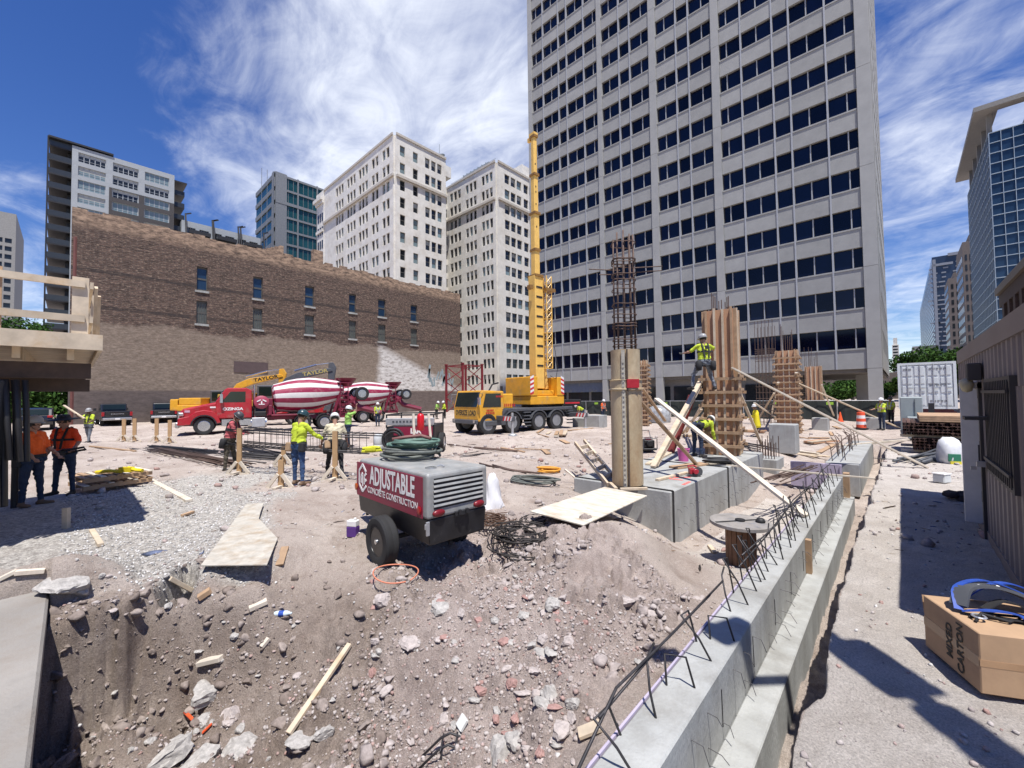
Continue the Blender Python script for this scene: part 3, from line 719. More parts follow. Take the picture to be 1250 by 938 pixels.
# ---- glass office with setback
XG = -150.0
a = vx(336, 211, XG); a2 = vx(398, 233, XG); y0 = a.y; zt = a.z
bld = thing('glass_office', 'blue and teal glass office block with grey frame between two pale buildings', 'office block', (XG, y0, 0))
xL = vy(313, 250, y0).x
s = MB(); s.mm((xL, y0, 0), (XG, y0+46, zt-.5)); s.build('glass_core', G_TEAL, bld, True)
s = MB(); M = fM((XG, y0+46, 0), (0, -1, 0)); ML = fM((XG, y0, 0), (-1, 0, 0)); fh = 4.6
GREYF = mat('grey_cladding', (.17, .18, .19), .6, var=.08)
for k in range(13):
    z = zt-k*fh
    fbox(s, M, 0, 46, .02, .35, z-.7, z)
    fbox(s, ML, 0, XG-xL, .02, .3, z-1.5, z)
for k in range(8):
    fbox(s, M, k*6.45, k*6.45+.45, .03, .42, 0, zt+.2)
    for q in range(1, 4): fbox(s, M, k*6.45+q*1.6, k*6.45+q*1.6+.12, .03, .15, 0, zt)
fbox(s, M, 42.5, 46, .03, .4, 0, zt+.4); fbox(s, ML, 0, 2.2, .03, .4, 0, zt+.4); fbox(s, M, 0, 46, .36, .5, zt-10, zt-9)
s.build('cladding_frame', GREYF, bld, True)
s = MB()
for k in range(40): s.mm((XG-.3, y0+17+k*.7, zt-5.5), (XG+.4, y0+17.2+k*.7, zt-.4))
s.build('louvre_screen', GREYF, bld, True)
s = MB(); s.mm((xL-9, y0+3, 0), (xL-.02, y0+30, zt-16)); s.build('rear_block', G_BLUE, bld, True)

# ---- cream terracotta building with a light court
XC = -80.0
c0 = vx(482, 165.5, XC); YC = c0.y; ZC = c0.z
CREAM = mat('cream_terracotta', (.72, .695, .64), .75, var=.08, scale=.8, col2=(.62, .575, .50), mix2=.55, scale2=.25, bump=.1, bscale=8)
bld = thing('terracotta_building', 'cream terracotta office building of two wings with triple windows and roof plant', 'office building', (XC, YC, 0))
pc = vx(488, 178.8, XC); top0 = pc.z; pit = (178.8-150)*0+ (top0-zcol(150+808/5.211, vx(488, 200, XC)))/6; wh = 2.35
rows = [(top0-k*pit-wh, top0-k*pit) for k in range(14)][::-1]; rows = [r for r in rows if r[0] > 1]
FW = lambda us, y, o: sorted([(o-vy(u1, 250, y).x, o-vy(u0, 250, y).x) for u0, u1 in us])
def tri(c, n):
    out_ = []
    for a0, a1 in c:
        w_ = (a1-a0-.45*(n-1))/n
        out_ += [(a0+k*(w_+.45), a0+k*(w_+.45)+w_) for k in range(n)]
    return out_
wins = []; s = MB(); tr_ = MB()
xW = vy(398, 225, YC).x
M = fM((XC, YC, 0), (-1, 0, 0))
cols = tri(FW([(469, 477.6), (456, 464)], YC, XC), 2)+tri(FW([(440, 451), (425.8, 436), (412, 421.2)], YC, XC), 3)
WW = XC-xW
facade(s, M, WW, 0, ZC, sorted(cols), rows, d=.45, wins=wins)
yE = vx(542.7, 200, XC).y; M1 = fM((XC, yE, 0), (0, -1, 0)); F1 = lambda us: sorted([(yE-vx(u1, 250, XC).y, yE-vx(u0, 250, XC).y) for u0, u1 in us])
cols = F1([(487, 493.3), (503, 509)])+tri(F1([(517.8, 538)]), 3)
facade(s, M1, yE-YC, 0, ZC, sorted(cols), rows, d=.45, wins=wins)
XC2 = -71.6; YC2 = vx(606, 197, XC2).y; X3 = -91.0
M2 = fM((XC2, YC2, 0), (-1, 0, 0)); cols = tri(FW([(551, 564), (570.2, 583.2), (589.8, 603)], YC2, XC2), 3)
facade(s, M2, XC2-X3, 0, ZC, sorted(cols), rows, d=.45, wins=wins)
yE2 = YC2+34; M3 = fM((XC2, yE2, 0), (0, -1, 0)); base_c = [(yE2-vx(u1, 250, XC2).y, yE2-vx(u0, 250, XC2).y) for u0, u1 in ((614.7, 635),)]
w3 = base_c[0]; cols = tri(sorted([w3, (w3[0]-7.2, w3[1]-7.2), (w3[0]-14.4, w3[1]-14.4), (w3[0]-21.6, w3[1]-21.6)]), 3)
facade(s, M3, yE2-YC2, 0, ZC, [c for c in cols if c[0] > .2], rows, d=.45, wins=wins)
M4 = fM((X3, YC2, 0), (0, -1, 0)); facade(s, M4, YC2-yE, 0, ZC, [(.5, 2.3), (3.4, 5.2)], rows, d=.3, wins=wins)
s.mm((xW, YC, 0), (XC, YC+.01, 1))
s.build('terracotta_wall', CREAM, bld, True)
s = MB(); s.mm((xW, YC+.02, 0), (XC-.02, yE, ZC-.2)); s.mm((xW, yE, 0), (X3-.02, yE2, ZC-.2)); s.mm((X3, YC2+.02, 0), (XC2-.02, yE2, ZC-.2)); s.build('core_wall', CREAM, bld, True)
zb_ = rows[-2][0]-.75
for Mq, wq in ((M, WW), (M1, yE-YC), (M2, XC2-X3), (M3, yE2-YC2)):
    fbox(tr_, Mq, -.5 if Mq in (M,) else 0, wq, .453, .95, zb_-.55, zb_); fbox(tr_, Mq, 0, wq, .453, .7, ZC-.02, ZC+.5)
tr_.build('cornice', mat('cornice_stone', (.50, .46, .40), .8, var=.15), bld, True)
add_windows(bld, wins, [unit_window(G_DARK, DKFR, hbar=.52, fw=.06), unit_window(G_DARK, DKFR, hbar=.52, fw=.06), unit_window(G_DARK, DKFR, hbar=.52, fw=.06, blind=.45), unit_window(G_PALE, DKFR, hbar=.52, fw=.06)], n=.1)
s = MB()                                              # shallow corner bay with stepped cornice at the far left
bx0, bx1 = xW-4.5, xW-.02
s.mm((bx0, YC-.6, 0), (bx1, YC+5, ZC-3.2)); s.mm((bx0-.5, YC-1.0, ZC-3.19), (bx1-.01, YC+5, ZC-2.4)); s.mm((bx0-.9, YC-1.5, ZC-2.39), (bx1-.02, YC+5, ZC-1.5)); s.mm((bx0-.2, YC-.8, ZC-1.49), (bx1-.03, YC+5, ZC+.2)); s.mm((bx0-.3, YC-.9, zb_-2.4), (bx1-.04, YC-.602, zb_-1.6))
s.build('corner_bay', CREAM, bld, True)
s = MB()
for r0, r1 in rows:
    if r1 > ZC-3.3: continue
    for k in range(3): s.mm((bx0+.5+1.35*k, YC-.66, r0), (bx0+1.3+1.35*k, YC-.602, r1))
s.build('bay_window', G_DARK, bld, True)
s = MB(); t0 = vx(633, 183, XC2-6); s.mm((XC2-9, t0.y-2, ZC), (XC2-3, yE2, ZC+6.2)); s.build('penthouse', CREAM, bld, True); s = MB(); s.mm((X3+2, yE2-16, ZC), (X3+9, yE2-4, ZC+4)); s.build('penthouse', CREAM, bld, True); s = MB(); s.mm((XC-8, yE-.5, ZC-.3), (XC-5, yE+6, ZC+2.6)); s.build('penthouse', CREAM, bld, True)
s = MB()
pm = vy(583, 200, YC2+3)
for k in range(7): s.mm((pm.x-5+k*1.5, YC2+2, ZC), (pm.x-4.8+k*1.5, YC2+4.5, ZC+3.4))
s.mm((pm.x-5.2, YC2+2.2, ZC+2.6), (pm.x+5.2, YC2+4.4, ZC+3.3)); s.mm((pm.x-5.2, YC2+2.3, ZC+.8), (pm.x+5.2, YC2+4.3, ZC+2.2))
for k in range(24): s.cyl((X3+1+k*.8, YC2+.3, ZC+.4), (X3+1+k*.8, YC2+.3, ZC+1.5), .03, n=4)
s.beam((X3+1, YC2+.3, ZC+1.5), (XC2-.5, YC2+.3, ZC+1.5), .06, .06); s.cyl((XC-6, yE+3, ZC+2.6), (XC-6, yE+3, ZC+8), .08, n=5); s.cyl((XC-3.5, yE+2, ZC), (XC-3.5, yE+2, ZC+3.5), .05, n=5); s.lathe([(0, 0), (.5, .15), (.7, .4)], Matrix.Translation((XC-3.5, yE+2, ZC+3.3)), 8)
s.build('roof_plant', mat('roof_plant_metal', (.30, .34, .37), .6, .2), bld, True)

# ---- slim high-rise at the far left edge
ph = at(20, 262, 170); XH = ph.x; YH = ph.y
bld = box_building('grey_highrise', 'slim grey high-rise at the left edge beyond the timber deck', XH-40, YH-30, XH-.4, YH, ph.z, mat('highrise_concrete', (.20, .20, .20), .8), 'high-rise')
s = MB(); M = fM((XH-.4, YH, 0), (0, -1, 0)); wins = []
facade(s, M, 30, 0, ph.z, [(1+2.4*k, 2.8+2.4*k) for k in range(12)], [(3.3*k+1, 3.3*k+2.9) for k in range(int((ph.z-8)/3.3))], d=.4, wins=wins); s.build('front_wall', mat('highrise_panel', (.27, .265, .25), .8), bld, True)
sw = MB()
for Mq, a0, a1, b0, b1 in wins: fbox(sw, Mq, a0, a1, .02, .1, b0, b1)
o = sw.build('window', G_DARK, bld, True); o['kind'] = 'stuff'

# ---- right side of the street
XS, YS = 12.1, 120.0
p0 = vy(1207, 163, YS); XS = p0.x; zt = p0.z
bld = thing('curtain_wall_tower', 'blue curtain wall tower with a concrete canopy frame above its roof at the right edge', 'tower', (XS, YS, 0))
s = MB(); s.mm((XS, YS, 0), (XS+9, YS+34, zt)); s.build('glass_core', G_BLUE, bld, True)
s = MB(); Mf = fM((XS+9, YS, 0), (-1, 0, 0)); Ml = fM((XS, YS, 0), (0, 1, 0))
for k in range(27):
    z = zt-k*2.0
    fbox(s, Mf, 0, 9, .01, .16, z-.14, z); fbox(s, Ml, 0, 34, .01, .10, z-.12, z)
for k in range(7): fbox(s, Mf, k*1.5-.06+.06, k*1.5+.08, .01, .2, 0, zt)
for k in range(18): fbox(s, Ml, k*2, k*2+.08, .01, .12, 0, zt)
s.build('mullion_grid', mat('pale_mullion', (.40, .47, .52), .4, .3), bld, True)
s = MB(); CANO = mat('canopy_concrete', (.24, .23, .215), .85, var=.08)
zc_ = zt+4.5
s.mm((XS-1.9, YS-1.0, zc_), (XS+1.4, YS+36, zc_+.9)); s.mm((XS+1.4, YS-1.0, zc_), (XS+14, YS+1.2, zc_+.9)); s.mm((XS+6, YS+1.2, zc_), (XS+8, YS+34, zc_+.9)); s.build('canopy', CANO, bld, True)
s = MB(); s.mm((XS+9.02, YS-.8, 0), (XS+14, YS+30, zt+8)); s.build('side_pier', CANO, bld, True)
s = MB()
for k in range(5): s = MB(); s.mm((XS-.0, YS+2+7*k, zt), (XS+.7, YS+2.7+7*k, zc_)); s.build('canopy_post', CANO, bld, True)
# dark striped high-rise far down the street
p0 = at(1137.5, 318, 300)
bld = thing('striped_highrise', 'distant dark blue high-rise with pale stripes at the end of the street', 'high-rise', (p0.x, p0.y, 0))
xl = vy(1177, 312, p0.y).x; yl = vx(1120, 318, p0.x).y
s = MB(); s.mm((p0.x, p0.y, 0), (xl, yl, p0.z+2)); s.build('body_wall', mat('dark_blue_glazing', (.02, .035, .07), .2, var=.2, scale=.1), bld, True)
s = MB(); rr = random.Random(3)
Mf = fM((xl, p0.y, 0), (-1, 0, 0)); Ml = fM((p0.x, p0.y, 0), (0, 1, 0)); ww = xl-p0.x
for k in range(30):
    z = p0.z-4-k*3.25
    if z < 2: break
    fbox(s, Ml, 0, yl-p0.y, .02, .12, z, z+.7)
    for q in (0, .45, .72):
        a0 = ww*q+rr.uniform(0, 3); fbox(s, Mf, a0, a0+ww*rr.uniform(.12, .3), .02, .5, z, z+.9)
fbox(s, Mf, ww-1.8, ww-.2, .02, 1.2, 0, p0.z); fbox(s, Mf, ww*.35, ww, .5, 1.2, p0.z-5, p0.z-3.4); fbox(s, Mf, 0, ww*.5, .02, 1.2, p0.z+1, p0.z+3)
s.build('pale_band', mat('pale_slab_edge', (.19, .21, .25), .7), bld, True)
# brown stone blocks between
BROWN = mat('brown_stone', (.13, .11, .10), .85, island=.12, var=.15)
for lab, u0, u1, vt, t in (('stepped brown stone block right of the striped high-rise', 1157, 1178, 333, 210), ('narrow dark brown slab beside the curtain wall tower', 1174, 1190, 287, 165)):
    p0 = at(u0, vt, t); x1 = vy(u1+10, vt, p0.y).x
    bld = thing('stone_block', lab, 'building', (p0.x, p0.y, 0))
    s = MB(); s.mm((p0.x, p0.y, 0), (x1, p0.y+25, p0.z-3)); s.mm((p0.x+2, p0.y+2, p0.z-3), (x1, p0.y+22, p0.z)); s.build('stone_wall', BROWN, bld, True)
    s = MB(); n = int((p0.z-6)/4)
    for k in range(n):
        for q in range(4): a0 = (x1-p0.x)*(.1+.22*q); s.mm((p0.x+a0, p0.y-.1, 2+4*k), (p0.x+a0+(x1-p0.x)*.1, p0.y-.02, 4.4+4*k))
        for q in range(6): s.mm((p0.x-.1, p0.y+2+q*4, 2+4*k), (p0.x-.02, p0.y+4+q*4, 4.4+4*k))
    o = s.build('window', G_DARK, bld, True); o['kind'] = 'stuff'
# low brick corner building behind the shed
XQ = 9.0
bld = thing('corner_block', 'low dark brick block with square windows just above the shed roof at the right edge', 'building', (XQ, 60, 0))
zt = vx(1236, 339, XQ).z; s = MB(); M = fM((XQ, 40, 0), (0, 1, 0)); wins = []
facade(s, M, vx(1225, 350, XQ).y-40, 0, zt, [(1.2+3.1*k, 3.2+3.1*k) for k in range(11)], [(zt-8.6, zt-6.4), (zt-4.6, zt-2.4)], d=.4, wins=wins)
s.build('brick_wall', mat('umber_brick', (.10, .065, .055), .9, var=.2, scale=4), bld, True)
s = MB(); s.mm((XQ+.02, 40, 0), (XQ+16, vx(1225, 350, XQ).y, zt-.2)); s.build('rear_body', BROWN, bld, True)
s = MB(); fbox(s, M, 0, vx(1225, 350, XQ).y-40, .4, .7, zt-1.0, zt-.2); fbox(s, M, 0, vx(1225, 350, XQ).y-40, .4, .55, zt-5.8, zt-5.3); s.build('cornice', mat('tan_band', (.22, .18, .15), .8), bld, True)
add_windows(bld, wins, [unit_window(G_DARK, DKFR, nv=2, hbar=.5)], n=.1)
# tiny far towers down the street
p0 = at(1088.5, 413, 420); bld = thing('slender_tower', 'tiny far cream tower seen beside the grey tower edge', 'tower', (p0.x, p0.y, 0))
s = MB(); s.mm((p0.x, p0.y, 0), (p0.x+5, p0.y+6, p0.z-7)); s.mm((p0.x+1, p0.y+1, p0.z-7), (p0.x+4, p0.y+5, p0.z)); s.build('body_wall', CREAM, bld, True)
s = MB()
for k in range(16): s.mm((p0.x+.6, p0.y-.1, 3+k*3), (p0.x+4.2, p0.y-.02, 4.4+k*3))
s.build('window_band', G_DARK, bld, True)
p0 = at(1117, 425, 330); bld = thing('pink_block', 'far low pinkish block above the tree tops by the striped high-rise', 'building', (p0.x, p0.y, 0))
s = MB(); s.mm((p0.x, p0.y, 0), (p0.x+6, p0.y+8, p0.z)); s.build('body_wall', mat('pink_stucco', (.42, .30, .24), .85), bld, True)
s = MB()
for k in range(8): s.mm((p0.x+.8, p0.y-.1, 3+k*3.4), (p0.x+5.2, p0.y-.02, 4.6+k*3.4))
s.build('window_band', G_DARK, bld, True)
# facing block across the street behind the camera: it is what the lower tower windows mirror
bld = thing('opposite_block', 'dark brick block across the street behind the viewer', 'building', (-14, -30, 0))
s = MB(); M = fM((22, -30, 0), (-1, 0, 0)); M = fM((-60, -30, 0), (1, 0, 0)); wins = []
facade(s, M, 80, 0, 17, [(1.5+3.2*k, 3.3+3.2*k) for k in range(24)], [(1, 3.2), (5, 7.4), (9, 11.4), (13, 15.4)], d=.4, wins=wins)
s.build('brick_wall', mat('umber_brick', (.1, .07, .06)), bld, True)
s = MB(); s.mm((-60, -42, 0), (20, -30.02, 16.8)); s.build('rear_body', BROWN, bld, True)
sw = MB()
for Mq, a0, a1, b0, b1 in wins: fbox(sw, Mq, a0, a1, .02, .1, b0, b1)
sw.build('window_glazing', G_DARK, bld, True)
# ================================================================== SITE CONCRETE, FORMWORK, STRUCTURES
LUMB = mat('pale_lumber', (.56, .465, .345), .8, var=.14, scale=4, stretch=(1, 1, 1), col2=(.50, .37, .23), mix2=.58, scale2=3, objrand=.10)
LUMW = mat('sun_bleached_lumber', (.62, .55, .45), .85, var=.12, scale=4, col2=(.47, .38, .29), mix2=.6, scale2=2.5, objrand=.10)
LUMD = mat('old_brown_lumber', (.40, .265, .16), .85, var=.18, scale=5, objrand=.12)
LUMX = mat('dark_creosote_timber', (.075, .05, .038), .85, var=.25, scale=4)
PLYR = mat('reddish_form_plywood', (.50, .285, .165), .75, var=.12, scale=3, col2=(.38, .205, .12), mix2=.55, scale2=1.5)
PLYW = mat('weathered_plywood', (.60, .56, .47), .85, var=.12, scale=5, col2=(.46, .37, .27), mix2=.55, scale2=2.2, stretch=(1, 3, 1))
REB = mat('rusty_rebar', (.115, .075, .06), .75, .3, var=.3, scale=14)
REBD = mat('dark_steel_bar', (.055, .052, .055), .55, .5, var=.25, scale=10)
STEEL = mat('galvanised_steel', (.50, .51, .52), .4, .6, var=.12)
BLK = mat('matt_black', (.018, .018, .02), .6, var=.15)
RUB = mat('black_rubber', (.022, .022, .023), .85, var=.2, scale=8)
PURP = mat('purple_foam_board', (.42, .37, .47), .7, var=.12)
FORMST = mat('rusty_form_steel', (.52, .42, .27), .65, .05, var=.18, scale=2.5, col2=(.32, .22, .125), mix2=.50, scale2=1.3, stretch=(1, 1, .5))
# ---- foundation wall with footing and starter bars
def rebar(p, r, m, parent, name='rebar_dowel', n=5):
    s = MB(); s.tube(p, r, n); return s.build(name, m, parent, True, smooth=True)
bld = thing('foundation_wall', 'long fresh grey concrete foundation wall with bent starter bars running beside the path', 'foundation wall', (-1.2, 7, -.95))
y0, y1 = .1, 13.5
def qprism(s, pts, z0, z1):                           # plan quad between two heights
    s.add([(x, y, z0) for x, y in pts]+[(x, y, z1) for x, y in pts], [(3,2,1,0),(4,5,6,7),(0,1,5,4),(1,2,6,5),(2,3,7,6),(3,0,4,7)])
wL = lambda y: lineat(WALL_L, y) if False else wr(y)-.285
s = MB()
qprism(s, [(wL(y0), y0), (wr(y0), y0), (wr(y1), y1), (wL(y1), y1)], -1.0, .02)
s.build('wall', CONC, bld, True, bevel=.012)
f0, f1 = gp(920, 938, -.5), gp(1016, 680, -.5); fo = lambda y: lineat((f0, f1), y)
s = MB(); qprism(s, [(wr(y0)+.002, y0), (fo(y0), y0), (fo(y1), y1), (wr(y1)+.002, y1)], -1.05, -.5); s.build('footing', CONC, bld, True, bevel=.01)
s = MB(); qprism(s, [(wL(y0)-.018, y0), (wL(y0)-.003, y0), (wL(9.5)-.003, 9.5), (wL(9.5)-.018, 9.5)], -.6, .025); s.build('foam_edge', PURP, bld, True)
s = MB()
for u, v in ((987, 655),):
    p = vx(u, v, wr(6)+.03); s.mm((wr(p.y)+.003, p.y-.05, -.498), (wr(p.y)+.07, p.y+.05, -.02))
s.mm((wr(13.3), 13.25, -1.0), (wr(13.3)+.12, 13.5, .10)); s.build('form_strip', LUMD, bld, True)
s = MB(); rr = random.Random(4)
for k in range(42):                                   # snapped form ties poking out of the face
    y = .6+k*.31; 
    for z in (-.12, -.36):
        if rr.random() < .25: continue
        x = wr(y); L_ = rr.uniform(.06, .16); s.tube([(x-.01, y, z), (x+L_*.6, y+.01, z-.01), (x+L_, y-.02, z-rr.uniform(.02, .10))], .0035, 4)
    if k % 3 == 0: s.tube([(wr(y)+.004, y, -.12), (wr(y)+.006, y+.01, -.40)], .003, 4)
o = s.build('form_tie', REBD, bld, True); o['kind'] = 'stuff'
def dowel(y, h, run, kind):
    x = wr(y)-.20+rr.uniform(-.03, .03); z = .0
    if kind == 0: P = [(x+.06, y, z-.05), (x-.02, y+.05, z+h*.5), (x-.07, y+.12, z+h), (x-.10, y+.3, z+h+.02)]
    elif kind == 1: P = [(x+.12, y+.03, z-.05), (x+.02, y-.04, z+h*.55), (x-.10, y-.08, z+h), (x-.11, y+.10, z+h*.9), (x-.08, y+.22, z-.04)]
    else: P = [(x, y, z-.05), (x-.03, y+.04, z+h), (x+.10, y+.10, z+h), (x+.16, y+.12, z-.02)]
    rebar(P, .0085, REBD, bld)
for y, h, k in ((2.15, .26, 1), (2.6, .30, 0), (2.95, .22, 2), (3.45, .34, 1), (3.75, .20, 2), (4.35, .3, 0), (4.6, .45, 1)): dowel(y, h, 0, k)
for k in range(19): dowel(5.0+k*.21+rr.uniform(-.09, .09), rr.uniform(.24, .55) if k < 13 else rr.uniform(.25, .4), 0, rr.randrange(3))
for k in range(12): dowel(9.3+k*.28, rr.uniform(.25, .42), 0, k % 3)
for yy in ((1.6, 2.3, 3.1, 3.95), (2.1, 2.9, 3.4, 4.4), (4.9, 6.2, 7.6, 9.2), (5.1, 6.8, 8.3, 9.8), (9.3, 10.6, 11.8, 13.2)):
    rebar([(wr(y)-.26+rr.uniform(-.02, .02), y, (.02 if (i == 0 and yy[0] < 2) else .27+rr.uniform(-.03, .06))) for i, y in enumerate(yy)], .0095, REBD, bld)
# second length of wall beyond the gap, with purple form board
b0 = gp(1010, 560, .0); 
bld = thing('far_foundation_wall', 'short concrete foundation wall continuing beyond the gap with rusty starter bars', 'foundation wall', (-1.3, 17, -.8))
s = MB(); s.mm((-1.75, 15.6, -.9), (-.95, 23.5, .03)); s.build('wall', CONC, bld, True, bevel=.015)
for k in range(16):
    y = 16+k*.42; x = -1.55+rr.uniform(-.1, .25); rebar([(x, y, -.05), (x-.05, y+.04, .4+rr.uniform(0, .25)), (x-.2, y+.2, .55+rr.uniform(0, .2))], .012, REB, bld)
for x in (-1.6, -1.45, -1.3): rebar([(x, 15.9, .32+rr.uniform(0, .3)), (x, 19, .4+rr.uniform(0, .2)), (x, 23, .4)], .012, REB, bld)
p = gp(996, 597, -.75); s = MB(); s.mm((p.x-.62, p.y, -.72), (p.x+.62, p.y+.09, .02))
for k in range(4): s.mm((p.x-.62+k*.4, p.y-.035, -.7), (p.x-.57+k*.4, p.y-.003, 0))
o = s.build('form_panel', PURP, None, True, loc=(p.x, p.y, -.75)); tag(o, 'purple form panel standing across the pit left of the foundation wall', 'form panel')
# concrete plinth carrying the steel column form
c = gp(819, 601, .2)
PX1 = c.x; PY0 = c.y
bld = thing('concrete_plinth', 'large grey concrete plinth block with red paint marks under the round steel form', 'plinth', (PX1-1, PY0+3, -.95))
s = MB(); s.mm((PX1-2.3, PY0, -1.1), (PX1, PY0+7.4, .2)); s.build('block', CONC, bld, True, bevel=.02)
for y in (PY0+.05, PY0+3.6): s = MB(); s.mm((PX1+.002, y, -.95), (PX1+.02, y+.06, .21)); s.mm((PX1-2.3, y, .203), (PX1+.001, y+.06, .22)); s.build('form_strap', BLK, bld, True)
s = MB()
for k in range(20):
    for z in (-.2, -.55):
        y = PY0+.3+k*.33; s.tube([(PX1-.01, y, z), (PX1+.06, y, z), (PX1+.10, y-.02, z-.04)], .004, 4)
o = s.build('form_tie', REBD, bld, True); o['kind'] = 'stuff'
s = MB()
for u, v, a in ((822, 585, 0), (832, 583, 1), (838, 590, 2)):
    p = gp(u, v, .204); s.box((p.x, p.y, .2035), (.42, .07, .003), Matrix.Rotation(a*.8, 3, 'Z'))
s.build('paint_mark', mat('fluorescent_red_paint', (.75, .16, .14), .8, var=.3, scale=20), bld, True)
PLT = .2
# ---- round steel column form with cage
base = gp(763, 592, .22); base = Vector((base.x, base.y+.12, PLT))
tcol = depth(base); rad = 18.5*tcol/FPX*1.0
ztop = zcol(428, base)
bld = thing('steel_column_form', 'round rust stained steel column form standing on the plinth corner with tall rebar cage', 'column form', base)
H_ = ztop-PLT
zc1 = zcol(465, base)-PLT; zc2 = zcol(473, base)-PLT
s = MB(); s.lathe([(rad, .03), (rad, zc2-.06)], n=32); s.lathe([(rad-.02, zc1+.02), (rad-.02, H_), (rad-.05, H_), (rad-.05, H_-.3)], n=32); s.build('steel_shell', FORMST, bld, smooth='auto')
s = MB(); s.lathe([(rad, zc2-.06), (rad+.035, zc2-.06), (rad+.035, zc2-.03), (rad+.008, zc2-.02), (rad+.008, zc1), (rad+.03, zc1+.01), (rad-.02, zc1+.02)], n=32); s.build('collar', FORMST, bld, smooth='auto')
s = MB()
view = (Vector((0, 0, 0))-base); an = math.atan2(view.y, view.x)
for da, m_ in ((.10, 0),):
    a = an+da; q = Vector((math.cos(a), math.sin(a), 0)); tng = Vector((-q.y, q.x, 0))
    Mr = Matrix.Rotation(a, 3, 'Z')
    s.box(q*(rad+.02)+Vector((0, 0, H_/2+.01)), (.04, .03, H_-.04), Mr)
s.build('seam_flange', mat('dark_rust_flange', (.11, .08, .06), .7, .3), bld)
s = MB()
a = an-.14; q = Vector((math.cos(a), math.sin(a), 0)); Mr = Matrix.Rotation(a, 3, 'Z'); s.box(q*(rad+.004)+Vector((0, 0, H_/2)), (.02, .07, H_-.05), Mr)
for k in range(26): s.box(q*(rad+.018)+Vector((0, 0, .1+k*.1)), (.02, .03, .03), Mr)
s.build('joint_plate', mat('pale_scraped_steel', (.50, .47, .40), .6, .2, var=.2, scale=6), bld)
s = MB(); a = an+.42; q = Vector((math.cos(a), math.sin(a), 0)); s.box(q*(rad+.02)+Vector((0, 0, (zc1+zc2)/2+.0)), (.05, .26, .18), Matrix.Rotation(a, 3, 'Z')); s.build('red_clamp', mat('red_clamp_paint', (.42, .02, .03), .5), bld)
zc_top = zcol(292, base)-PLT
cr = rad*.72
for k in range(10):
    a = 2*PI*k/10+.2; s = MB(); s.cyl((cr*math.cos(a), cr*math.sin(a), H_-.25), (cr*.93*math.cos(a), cr*.93*math.sin(a), zc_top+.12*math.sin(k*7.3)), .018, n=6); s.build('cage_bar', REB, bld, smooth=True)
for z in (H_+.10, H_+.22, H_+.5, H_+.56, H_+.75, H_+.98, H_+1.3, H_+1.5, H_+1.62, H_+1.95, zc_top-.55, zc_top-.5, zc_top-.12):
    if z > zc_top: continue
    s = MB(); s.tube([((cr+.02)*math.cos(2*PI*k/20), (cr+.02)*math.sin(2*PI*k/20), z+.015*math.sin(k)) for k in range(20)], .011, 5, True); s.build('cage_hoop', REB, bld, smooth=True)
zx = zcol(330, base)-PLT
for (a, b) in (((-.75, 0, .02), (-.1, .1, 0)), ((.15, -.1, .03), (.85, -.05, .08)), ((-.55, .1, -.09), (0, 0, -.1)), ((.1, 0, -.06), (.8, .1, .0))):
    s = MB(); ri = RM @ Vector((1, 0, 0)); s.cyl(ri*a[0]+Vector((0, a[1]*.5, zx+a[2])), ri*b[0]+Vector((0, b[1]*.5, zx+b[2])), .013, n=5); s.build('cage_bar', REB, bld)
# ---- timber column forms
def formwork(name, label, p, w_, h, rz, bands, bars=0.0, m=PLYR, group=None, nb=6):
    b = thing(name, label, 'column form', p, rz, group); hw = w_/2
    s = MB(); s.mm((-hw, -hw, 0), (hw, hw, h)); s.build('plywood_box', m, b)
    ns = 4
    for sx, sy in ((0, -1), (1, 0), (-1, 0)):
        for k in range(ns):
            o_ = -hw+.05+k*(w_-.10)/(ns-1); st = MB()
            if sy: st.mm((o_-.03, -hw-.09, .02), (o_+.03, -hw-.002, h+(.05 if k % 2 else .0)))
            else: st.mm((sx*(hw+.002), o_-.03, .02), (sx*(hw+.09), o_+.03, h+(.05 if k % 2 else .0)))
            st.build('stud', LUMB if k % 3 else LUMD, b)
    for z in bands:
        st = MB(); e = hw+.092
        for sy in (-1, 1): st.mm((-e-.12, sy*e-.0 if sy > 0 else -e-.05, z), (e+.12, sy*e+.05 if sy > 0 else -e, z+.09))
        for sx in (-1, 1): st.mm((sx*e if sx > 0 else -e-.05, -e+.003, z+.095), (sx*e+.05 if sx > 0 else -e, e+.12, z+.18))
        st.build('clamp_band', LUMD, b)
    for k in range(nb):
        if not bars: break
        a = 2*PI*k/nb+.3; st = MB(); st.cyl((hw*.6*math.cos(a), hw*.6*math.sin(a), h-.2), (hw*.6*math.cos(a), hw*.6*math.sin(a), h+bars*(.8+.25*math.sin(k*5))), .016, n=5); st.build('rebar', REB, b)
    return b
pA = gp(878, 556, PLT); pA = Vector((pA.x, pA.y+.5, PLT)); hA = zcol(381, pA)-PLT
FA = formwork('timber_column_form', 'tall plywood column form with timber studs and climbing worker on its face', pA, .82, hA, R(8), [.25+.42*k for k in range(int((hA-1.9)/.42))], .62, nb=8)
pB = gp(962, 531, -.3); pB.y += .4; hB = zcol(429, pB)-pB.z
FB = formwork('timber_column_form', 'grid banded timber column form next to the bare rebar cage', pB, .95, hB, R(4), [.15+.36*k for k in range(int((hB-.2)/.36))], 1.6, nb=8)
pC = gp(994, 517, -.3); pC.y += .5; hC = zcol(448, pC)-pC.z
FC = formwork('timber_column_form', 'smaller pale timber column form farthest to the right of the row', pC, .95, hC, R(4), [.3+.5*k for k in range(int((hC-.4)/.9))], 1.5)
pD = gp(785, 521, 0); hD = zcol(441, pD)
